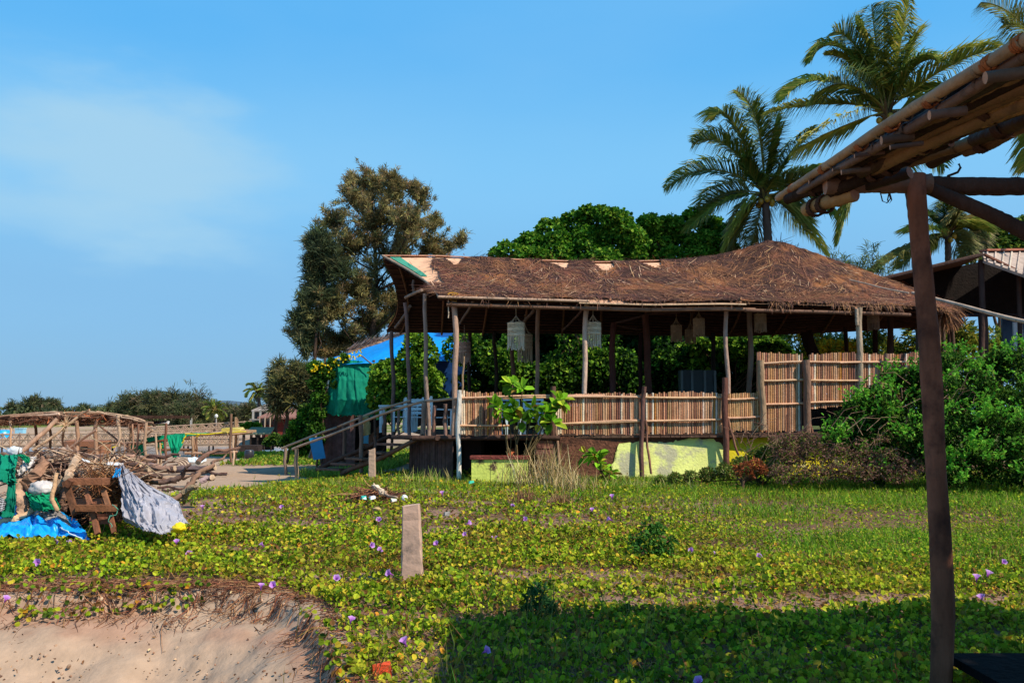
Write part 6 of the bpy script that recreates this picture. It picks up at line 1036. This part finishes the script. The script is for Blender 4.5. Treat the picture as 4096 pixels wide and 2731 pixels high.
# rack with green netting and yellow rope
rk = empty('drying_rack', P(800, 1800, 31), 'rickety pole rack on the beach draped with green fishing net', 'rack')
for (u, v0, v1, Y, r) in [(508, 1775, 1850, 33, .05), (665, 1692, 1850, 30, .06), (640, 1770, 1870, 30, .04), (768, 1728, 1832, 31, .06), (776, 1742, 1830, 31.5, .05), (789, 1742, 1832, 32, .05), (925, 1655, 1850, 30, .06), (943, 1668, 1835, 31.5, .06), (932, 1745, 1860, 29.6, .05), (948, 1672, 1730, 31, .035)]:
    pole(P(u, v0, Y), P(u, v1, Y), r*.75, wood(), 'post', rk, M_bark, amp=.025)
for (a, b, c_, d_) in [(508, 1780, 760, 1752), (600, 1758, 990, 1722), (860, 1738, 1010, 1728), (640, 1800, 790, 1798), (505, 1850, 700, 1845), (550, 1860, 660, 1830), (740, 1812, 950, 1806)]: pole(P(a, b, 31), P(c_, d_, 31), .045, wood(), 'cross_pole', rk, M_bam, amp=.03)
m = MB(); a = P(865, 1735, 30.5); b = P(985, 1722, 31.5); m.plank(a, b, 1.2, .08, srgb('#a08468')); m.build('platform', M_wood, rk)
netc = '#0f9a72'
for i_, (rows, lb) in enumerate([([[(670, 1745, 30.4), (705, 1740, 30.4), (745, 1738, 30.4)], [(680, 1790, 30.2), (705, 1790, 30.1), (728, 1785, 30.2)], [(694, 1838, 30.2), (697, 1845, 30.1), (702, 1838, 30.2)]], 'large pointed green net hanging like a triangle from the rack'),
        ([[(520, 1765, 31), (550, 1762, 31), (585, 1760, 31)], [(525, 1795, 31), (550, 1798, 31), (580, 1795, 31)], [(545, 1815, 31), (565, 1820, 31), (578, 1822, 31)]], 'green net hanging from the left end of the rack'),
        ([[(630, 1765, 31.5), (650, 1762, 31.5), (665, 1762, 31.5)], [(634, 1790, 31.5), (648, 1790, 31.5), (664, 1790, 31.5)], [(642, 1808, 31.5), (650, 1812, 31.5), (660, 1810, 31.5)]], 'small green net hanging behind the middle of the rack'),
        ([[(585, 1752, 30.8), (660, 1740, 30.7), (740, 1733, 30.6), (840, 1730, 30.6)], [(590, 1768, 30.6), (660, 1756, 30.5), (740, 1746, 30.4), (800, 1738, 30.4)]], 'green net bunched along the top rail of the rack')]):
    o = cloth(rows, 40, 24, .05, netc, ragged=.015).build('green_net', M_net, None, True); tag(solid(o), lb, 'net')
for (pts, lb) in (([(745, 1738), (735, 1760), (715, 1800), (698, 1842)], 'yellow rope edging the large pointed green net'), ([(740, 1735), (800, 1736), (860, 1733), (915, 1730), (985, 1726)], 'yellow rope running along the top rail to the rack platform'), ([(450, 1790), (480, 1778), (512, 1772)], 'yellow rope left of the green nets, by the clay structure'), ([(785, 1745), (800, 1738), (790, 1735)], 'small loop of yellow rope over the rack rail'), ([(636, 1795), (645, 1792), (648, 1775)], 'hook of yellow rope on the small green net')):
    pp = PL([(u, v, 30.2 if pts[0][0] != 450 else 29.0) for u, v in pts]); m = MB(); m.tube(np.concatenate([wob(pp[i], pp[i+1], 8, .02) for i in range(len(pp)-1)]), .022, 5, srgb('#d8c428')); tag(m.build('yellow_rope', M_rope, None, True), lb, 'rope')
m = MB(); q = P(933, 1722, 31.2); m.box(q, (.68, .6, .14), srgb('#d8c460'), jit=.05); m.box(q+[.05, 0, .09], (.5, .5, .07), srgb('#e4d88c'), jit=.04); tag(m.build('foam_mat', M_tarp), 'pale yellow folded bundle lying on the rack platform', 'bundle')
m = MB(); q = P(812, 1847, 20); z = np.linspace(-1, 1, 9)
m = cloth([[(752, 1832, 20.3), (780, 1826, 20.4), (806, 1836, 20.4), (824, 1828, 20.3)], [(758, 1850, 19.9), (785, 1846, 19.7), (805, 1850, 19.7), (826, 1842, 19.9)], [(765, 1862, 20), (780, 1870, 19.9), (800, 1870, 19.9), (808, 1858, 20)]], 30, 24, .06, '#ecece6'); tag(solid(m.build('plastic_bag', M_plastic, None, True), .01), 'white plastic bag snagged on the bent branches right of the woodpile', 'bag')
# curved ribs and rubble around there
m = MB()
for k in range(7):
    an = np.linspace(0, math.pi, 12); c0 = P(690+k*3, 1868, 21+k*.12); R = .18+.02*k; m.tube(np.stack([c0[0]+R*np.cos(an)*1.2, c0[1]+0*an, c0[2]+R*np.sin(an)*.8], 1), .014, 5, srgb('#c0a890') if k % 2 else srgb('#6c5448'))
tag(m.build('coil_basket', M_wood, None, True), 'half-round striped basket hoops lying by the pipes', 'basket')
# ---------------------------------------------------------------- woodpile
DW = ['#8c7260', '#745848', '#a88e78', '#54403a', '#664c3e', '#7c5c4a']
core = MB(); cs = []
cx = P(300, 0, 13.2)[0]
th_, ph_ = np.meshgrid(np.linspace(0, 2*math.pi, 60), np.linspace(0, math.pi/2, 24), indexing='ij'); rr = 1+.35*(fbm(th_*2+np.cos(ph_)*3, ph_*4, 4)-.5)
V = np.stack([-6.75+1.0*np.cos(th_)*np.cos(ph_)*rr, 13.2+.95*np.sin(th_)*np.cos(ph_)*rr, -0.1+.86*np.sin(ph_)*rr], -1); idx = np.arange(60*24).reshape(60, 24); q = np.stack([idx[:-1, :-1], idx[1:, :-1], idx[1:, 1:], idx[:-1, 1:]], -1).reshape(-1, 4)
core.add(V.reshape(-1, 3), q=q, c=srgb('#2c1d17')); tag(core.build('root_debris', M_bark, None, True), 'dark tangled mass of roots and debris at the heart of the woodpile', 'debris', kind='stuff')
def log(pts, r, col, label, name='driftwood_log', group=None, knots=True):
    m = MB(); P_ = [np.array(p) for p in pts]; q = np.concatenate([wob(P_[i], P_[i+1], 7, .03)[(1 if i else 0):] for i in range(len(P_)-1)]); m.tube(q, r, 9, jc(srgb(col), .12), jit=.22, capc=srgb('#b89c80'))
    if knots and np.max(r) > .04:
        for _ in range(3): i = random.randrange(1, len(q)-1); d = unit(rng.normal(0, 1, 3)); m.tube([q[i], q[i]+d*np.max(r)*1.5], [np.max(r)*.5, .008], 5, srgb(col))
    return tag(m.build(name, M_wood, None, bool(np.max(r) < .05)), label, 'log', group)
GL = 'driftwood logs heaped in the woodpile'
log(PL([(160, 1945, 12.2), (240, 1942, 12.0), (320, 1930, 12.2)]), [.10, .085], '#a08468', 'smooth tan log lying crosswise above the white sack', group=GL)
log(PL([(150, 1870, 12.6), (110, 1905, 12.4), (92, 1960, 12.3)]), [.05, .07], '#c4ac94', 'pale curved branch beside the green cloth on the woodpile', group=GL)
log(PL([(178, 1832, 12.2), (140, 1900, 11.9), (95, 1950, 11.9)]), [.045, .08, .09], '#94705c', 'thick split root end leaning left at the left of the woodpile', group=GL)
log(PL([(310, 1825, 12.2), (290, 1870, 11.8), (270, 1915, 11.6)]), [.05, .055], '#b09478', 'short light log standing tilted above the wooden crate', group=GL)
log(PL([(200, 1830, 13), (250, 1822, 12.8), (300, 1850, 12.8)]), [.10, .125, .07], '#a08878', 'bulky gnarled grey stump on top of the woodpile', group=GL)
log(PL([(70, 1920, 12.0), (80, 2000, 11.8), (75, 2060, 11.7)]), [.08, .07], '#b8957c', 'upright pinkish log beside the hanging green net', group=GL)
log(PL([(226, 1890, 11.3), (228, 2040, 11.25)]), [.026, .03], '#c49c78', 'sawn upright stake left of the wooden crate', group=GL, knots=False)
log(PL([(255, 2040, 12), (262, 1960, 12)]), [.05, .06], '#7d5f50', 'dark upright log just left of the crate', group=GL)
for k in range(80):
    u = random.uniform(90, 560); v = random.uniform(1825, 1990) if u > 250 else random.uniform(1815, 1900); Y = 13.0-.9*(v-1815)/200+random.uniform(-.2, .5)*(u < 500); L = random.uniform(90, 260)/2; s_ = random.uniform(-.22, .3)
    if u > 380 and v > 1930: v -= 70
    log([P(u-L, v-L*s_*.5, Y+random.uniform(-.2, .2)), P(u, v+random.uniform(-6, 6), Y), P(u+L, v+L*s_*.5, Y+random.uniform(-.2, .3))], [random.uniform(.02, .06), random.uniform(.022, .055), random.uniform(.012, .04)], random.choice(DW), 'weathered driftwood log among the jumbled logs of the woodpile', group='jumbled driftwood logs of the woodpile')
m = MB()
for k in range(420):
    u = random.uniform(60, 560); v = random.uniform(1810, 2000); Y = 12.2+random.uniform(-.2, .8); a = P(u, v, Y); d = np.array([random.uniform(-.5, .5), random.uniform(-.25, .25), random.uniform(-.25, .25)]); m.tube([a, a+d*.5+[0, 0, .03], a+d], [.010, .004], 4, jc(srgb(random.choice(['#b89c80', '#7d6050', '#5c4438', '#a5826a'])), .2), cap=False)
for k in range(34): u = random.uniform(360, 480); a = P(u, 1835+random.uniform(-10, 15), 12.2); m.tube([a, a+[random.uniform(-.25, .2), -.1, -.12], a+[random.uniform(-.45, .3), -.15, -random.uniform(.15, .5)]], [.006, .004], 4, srgb('#d0b094'))
tag(m.build('twigs', M_bark), 'thin twigs and pale fibres strewn through the woodpile', 'twigs', kind='stuff')
m = MB()
for k in range(500): u = random.gauss(415, 28); v = random.gauss(1965, 45); a = P(u, v, 11.75+random.uniform(-.1, .3)); d = rng.normal(0, .12, 3); m.tube([a, a+d, a+d*1.5+rng.normal(0, .05, 3)], [.006, .003], 4, jc(srgb(random.choice(['#8a5c3c', '#6a442e', '#a87850'])), .2), cap=False)
tag(m.build('root_ball', M_bark), 'rusty brown ball of fine roots right of the wooden crate', 'root ball')
# logs, pipes, bent branches to the right
for (pts, r, col, lb) in [([(560, 1860, 15), (690, 1880, 15), (860, 1868, 15)], [.05, .055], '#5c4e50', 'dark straight pipe-like pole lying level right of the woodpile'), ([(520, 1850, 14.5), (620, 1868, 14.4), (700, 1872, 14.4)], [.07, .05], '#8a6e60', 'stout pole running right from the woodpile top'),
        ([(600, 1925, 14), (700, 1920, 14), (740, 1880, 14), (765, 1855, 14)], [.045, .045, .035, .02], '#6c544c', 'dark log bending up to the snagged white bag'), ([(590, 1905, 13.6), (560, 1890, 13.6), (530, 1870, 13.4)], [.06, .05], '#5c443c', 'dark bent limb at the right shoulder of the woodpile'),
        ([(540, 2010, 12.2), (640, 2012, 12.0), (700, 1995, 12.2), (760, 1940, 12.5), (790, 1890, 12.8), (850, 1850, 13.2), (905, 1818, 13.8)], [.018, .024, .034, .04, .034, .028, .012], '#80604e', 'long bent branch sweeping up to the right from the silver tarp'), ([(700, 1998, 12.3), (740, 1968, 12.3), (785, 1945, 12.2)], [.045, .05, .03], '#a08468', 'forked stub of the long bent branch'),
        ([(630, 1950, 15), (700, 1952, 15), (770, 1948, 15)], [.02, .02], '#5c443c', 'thin dark pole lying over the sand below the pipes'), ([(480, 1975, 11.9), (520, 1977, 11.8), (555, 1979, 11.9)], [.025, .022], '#a0705c', 'short reddish stick across the top of the silver tarp'), ([(535, 2062, 11.35), (600, 2060, 11.3), (632, 2058, 11.3)], [.03, .025], '#7c4c40', 'rusty red stick poking from the hole in the silver tarp'),
        ([(800, 1925, 15), (850, 1908, 15)], [.05, .05], '#a08888', 'pinkish plank end lying on the sand'), ([(560, 1835, 16), (660, 1828, 16), (720, 1820, 16)], [.05, .02], '#5c443c', 'dark low log behind the rack posts'), ([(790, 1850, 17), (870, 1800, 17.5), (960, 1790, 18)], [.05, .02], '#7c5c4c', 'crooked grey-brown branch end near the black barrel')]:
    log([P(*p) for p in pts], r, col, lb)
for k in range(14):
    u = random.uniform(560, 830); v = random.uniform(1855, 1960); Y = 1.9*F/(v-1640)*.98; Y = min(Y, 17); log([P(u, v, Y), P(u+random.uniform(30, 90), v+random.uniform(-25, 20), Y)], [.03, .015], random.choice(DW), 'loose driftwood stick on the sand among the pipes right of the woodpile', name='driftwood_stick', group='loose sticks on the sand by the pipes')
# ---------------------------------------------------------------- crate / pallet of brown planks
pc = empty('wooden_crate', P(340, 2130, 11.2), 'broken brown plank crate leaning in front of the woodpile', 'crate')
def pk(u0, v0, u1, v1, wpx, Y0, Y1, th, col, name):
    a = P(u0, v0, Y0); b = P(u1, v1, Y1); w_ = wpx/F*(Y0+Y1)/2; m = MB(); m.plank(a, b, th, w_, jc(srgb(col), .1)) if abs(u1-u0) > abs(v1-v0) else m.plank(a, b, w_, th, jc(srgb(col), .1), up=(0, -1, .05)); m.build(name, M_wood, pc)
pk(275, 1925, 437, 1924, 26, 11.30, 11.40, .09, '#80543c', 'plank'); pk(306, 2031, 464, 2031, 25, 11.10, 11.15, .08, '#7c5238', 'plank'); pk(262, 1925, 302, 2055, 24, 11.30, 11.12, .05, '#6c4632', 'side_rail'); pk(283, 1920, 268, 1947, 22, 11.2, 11.2, .05, '#6a4230', 'corner_block')
pk(342, 1958, 362, 2018, 17, 11.42, 11.34, .04, '#8f624a', 'slat'); pk(413, 1958, 434, 2022, 17, 11.44, 11.36, .04, '#8f624a', 'slat'); pk(285, 2005, 425, 2003, 22, 11.46, 11.48, .03, '#94604a', 'plank'); pk(372, 2050, 392, 2135, 20, 11.22, 11.05, .04, '#7a4e3a', 'slat'); pk(440, 2055, 458, 2130, 18, 11.25, 11.1, .04, '#7a4e3a', 'slat'); pk(360, 2082, 452, 2080, 26, 11.3, 11.3, .03, '#8f5e48', 'plank'); pk(380, 2062, 450, 2062, 12, 11.34, 11.34, .02, '#5c3a2c', 'plank')
m = MB(); pp = PL([(450, 2018, 11.05), (466, 2030, 11), (463, 2060, 11), (440, 2062, 11), (438, 2090, 11), (445, 2110, 11)]); m.tube(np.concatenate([wob(pp[i], pp[i+1], 5, .01) for i in range(5)]), .006, 5, srgb('#5c9c84')); tag(m.build('thin_rope', M_rope, None, True), 'frayed green cord hooked on the crate corner', 'rope')
# ---------------------------------------------------------------- tarps, nets, sacks
def rag(rows, nu, nv, amp, col, name, label, cat, mat, th=.006, **k): o = cloth(rows, nu, nv, amp, col, **k).build(name, mat, None, True); return tag(solid(o, th), label, cat)
rag([[(478, 1880, 11.95), (500, 1872, 12.0), (520, 1885, 12.1), (540, 1900, 12.3)], [(482, 1920, 11.6), (510, 1925, 11.5), (550, 1930, 11.7), (600, 1950, 12)], [(490, 1975, 11.5), (540, 1985, 11.3), (600, 1982, 11.5), (680, 1985, 11.8)], [(496, 2040, 11.3), (560, 2040, 11.1), (630, 2030, 11.2), (720, 2010, 11.6)], [(495, 2075, 11.2), (560, 2095, 10.9), (640, 2100, 10.9), (738, 2070, 11.3)], [(505, 2085, 11.2), (580, 2125, 10.8), (650, 2140, 10.8), (757, 2095, 11.2)]], 150, 150, .10, '#a9a6ae', 'silver_tarp', 'crumpled silver-grey woven tarp draped over the right end of the woodpile', 'tarp', M_tarp, fold=2.6, folds_v=2.2, ragged=.01, dirn=(.1, -.9, .4), crumple=.26)
rag([[(466, 1862, 12), (490, 1858, 12)], [(462, 1890, 11.8), (482, 1890, 11.7)], [(450, 1910, 11.7), (478, 1905, 11.6)]], 16, 16, .03, '#1a9ae0', 'blue_rag', 'scrap of blue plastic tied at the top of the silver tarp', 'rag', M_tarp)
# blue tarp heap
rag([[(-140, 2120, 12.9), (0, 2100, 13), (120, 2060, 13.1), (230, 2050, 13), (300, 2080, 12.9)], [(-140, 2070, 12.3), (0, 2050, 12.4), (110, 2028, 12.4), (210, 2032, 12.3), (310, 2090, 12.1)], [(-140, 2085, 11.8), (0, 2075, 11.9), (120, 2058, 11.9), (230, 2070, 11.8), (340, 2128, 11.6)], [(-140, 2130, 11.3), (0, 2122, 11.35), (120, 2110, 11.35), (230, 2120, 11.3), (350, 2152, 11.3)], [(-140, 2172, 11.05), (0, 2160, 11.1), (120, 2162, 11.1), (240, 2165, 11.15), (362, 2168, 11.25)]], 130, 80, .05, '#14a4f8', 'blue_tarp', 'bright blue plastic tarp spread over a low heap at the lower left', 'tarp', M_tarp, fold=4, dirn=(0, -.35, 1), folds_v=2, crumple=.4, th=.008, colf=lambda I, J, C: np.where((((I > .22) & (I < .60) & (J > .48+.25*(I-.22)) & (J < .80+.1*(I-.2)+.06*fbm(I*9, J*9, 2)))[..., None]), np.array(srgb('#a8a09c')), C))
log(PL([(-60, 2105, 11.55), (60, 2075, 11.6), (155, 2030, 11.8)]), [.05, .04, .03], '#c8a47c', 'peeled tan branch lying over the blue tarp')
m = MB(); pp = PL([(240, 2110, 11.25), (260, 2120, 11.1), (300, 2140, 11.05), (330, 2160, 11.0)]); m.tube(np.concatenate([wob(pp[i], pp[i+1], 5, .015) for i in range(3)]), .008, 5, srgb('#c8d4dc')); tag(m.build('pale_cord', M_rope, None, True), 'pale cord trailing over the right edge of the blue tarp', 'rope')
rag([[(-60, 1822, 12.2), (20, 1822, 12.1), (70, 1822, 12.1)], [(-60, 1880, 11.9), (20, 1880, 11.8), (72, 1870, 11.8)], [(-60, 1935, 11.8), (20, 1930, 11.7), (75, 1925, 11.8)]], 60, 40, .10, '#0f8a6c', 'green_net', 'dark green net hanging in folds at the left edge over the woodpile', 'net', M_net, fold=3.5, folds_v=.3, ragged=.02)
rag([[(38, 1925, 11.8), (62, 1925, 11.8)], [(30, 1990, 11.6), (64, 1995, 11.6)], [(10, 2040, 11.6), (60, 2050, 11.6)], [(-10, 2062, 11.5), (50, 2070, 11.5)]], 24, 50, .06, '#0c7a60', 'green_net', 'twisted tail of green net falling to the ground at the left', 'net', M_net, fold=2.5, folds_v=.3, ragged=.02)
rag([[(60, 1818, 12), (90, 1815, 12)], [(90, 1832, 11.95), (118, 1830, 11.95)], [(100, 1850, 11.9), (122, 1852, 11.9)]], 14, 14, .03, '#0f8a5c', 'green_rag', 'strip of green cloth curling over the white rags', 'rag', M_net)
rag([[(108, 1968, 11.8), (150, 1985, 11.7), (215, 1975, 11.8)], [(118, 2000, 11.7), (170, 2010, 11.6), (235, 2000, 11.7)], [(125, 2035, 11.7), (180, 2040, 11.6), (248, 2035, 11.7)]], 44, 34, .06, '#0f9464', 'green_cloth', 'green netting bundle spilling out below the white sack', 'net', M_net, fold=3, ragged=.02)
def sack(label, u, v, Y, wpx, hpx, col, cat='sack', name='white_sack', mat=M_tarp):
    c = P(u, v, Y); a, b = wpx/F*Y/2, hpx/F*Y/2; th, ph = np.meshgrid(np.linspace(0, 2*math.pi, 40), np.linspace(-math.pi/2, math.pi/2, 24), indexing='ij'); r = 1+.5*(fbm(th*1.2+v, ph*1.5+u, 3)-.5)+.2*(fbm(th*4, ph*5, 2)-.5); r[-1] = r[0]
    V = np.stack([c[0]+a*np.cos(th)*np.cos(ph)*r, c[1]+a*.7*np.sin(th)*np.cos(ph)*r, c[2]+b*np.sin(ph)*r], -1); idx = np.arange(960).reshape(40, 24); q = np.stack([idx[:-1, :-1], idx[1:, :-1], idx[1:, 1:], idx[:-1, 1:]], -1).reshape(-1, 4); m = MB(); m.add(V.reshape(-1, 3), q=q, c=srgb(col)); return tag(m.build(name, mat, None, True), label, cat)
sack('grey-white sack wedged under the logs between the green bundle and the tan log', 170, 1955, 11.8, 95, 62, '#c8c0bc')
sack('yellow plastic bag in the creeper at the foot of the silver tarp', 715, 2110, 10.95, 52, 40, '#e8cc14', 'bag', 'yellow_bag', M_plastic)
sack('dirty white cloth bundle at the top left of the woodpile', 60, 1805, 12.4, 56, 38, '#d8dcdc', 'bundle', 'cloth_bundle')
sack('small white crumpled plastic near the small debris heap', 1618, 1992, 15.6, 22, 26, '#e4e4e0', 'litter', 'plastic_scrap', M_plastic)
sack('small tan stone in the creeper below the small debris heap', 1508, 2036, 14.3, 34, 16, '#b89c6c', 'stone', 'stone', M_conc)
rag([[(75, 1880, 12), (110, 1835, 12.1), (150, 1825, 12.1)], [(72, 1905, 11.9), (115, 1875, 11.9), (140, 1850, 12)]], 24, 20, .06, '#d8ccc4', 'white_rag', 'torn off-white cloth among the roots at the left of the woodpile', 'rag', M_tarp)
rag([[(328, 1832, 12.0), (345, 1838, 12.0), (362, 1842, 12.0)], [(330, 1840, 11.9), (345, 1846, 11.9), (360, 1848, 11.9)]], 12, 8, .015, '#e0dcd8', 'white_rag', 'small white scrap near the top middle of the woodpile', 'rag', M_tarp)
rag([[(425, 1846, 12.0), (460, 1848, 12.0), (495, 1852, 12.0)], [(425, 1858, 11.9), (460, 1860, 11.9), (495, 1862, 11.9)]], 16, 8, .015, '#e0dcd8', 'white_rag', 'white strip just above the silver tarp on the woodpile', 'rag', M_tarp)
# black and white striped bundle at far left edge
rag([[(-60, 1975, 11.6), (0, 1985, 11.5), (26, 2000, 11.6)], [(-60, 2050, 11.5), (-5, 2050, 11.4), (20, 2040, 11.5)]], 40, 20, .05, '#2c2c30', 'striped_cloth', 'dark striped cloth at the left edge under the green net', 'cloth', M_tarp, colf=lambda I, J, C: np.where((np.sin(I*40+J*6) > .2)[..., None], np.array(srgb('#b0b0b4')), C))
# small debris heap in the middle
m = MB(); c = P(1500, 1975, 16.0)
for k in range(600):
    a = c+[random.gauss(0, .28), random.gauss(0, .2), 0]; a[2] = float(H(a[0], a[1]))+random.random()*.26*math.exp(-((a[0]-c[0])/.35)**2); d = rng.normal(0, .13, 3)*[1, 1, .4]; m.tube([a, a+d, a+d*1.6+rng.normal(0, .03, 3)], [.008, .004], 4, jc(srgb(random.choice(['#6c4438', '#8c5c44', '#4c3430', '#b08860'])), .2), cap=False)
tag(m.build('debris_heap', M_bark), 'small brown heap of dead roots and litter in the creeper before the steps', 'debris heap')
log([P(1500, 1945, 15.8), P(1530, 1962, 15.7), P(1545, 1972, 15.6)], [.05, .045], '#c4ac98', 'pale short branch chunk on top of the small debris heap'); log([P(1540, 1975, 15.5), P(1590, 1990, 15.3)], [.025, .02], '#a08474', 'grey stick at the right of the small debris heap')
for (u, v, Y, col, lb) in [(1455, 1990, 15.4, '#3fb0a0', 'tiny turquoise plastic scrap at the left of the small debris heap'), (1490, 1990, 15.3, '#e8e8f0', 'tiny white plastic scrap at the middle of the small debris heap'), (1575, 2000, 15.2, '#e0e0d8', 'tiny pale scrap right of the small debris heap'), (1885, 1927, 17.5, '#3fc0a0', 'tiny turquoise scrap at the foot of the low mossy block'), (1785, 2055, 12.6, '#8c8884', 'flat grey scrap in the creeper right of the stub post')]:
    a = P(u, v, Y); a[2] = max(a[2], float(H(a[0], a[1]))+.06); m = MB(); m.box(a, (.09, .05, .05), srgb(col), jit=.03, rz=.5); tag(m.build('plastic_scrap', M_plastic), lb, 'litter')
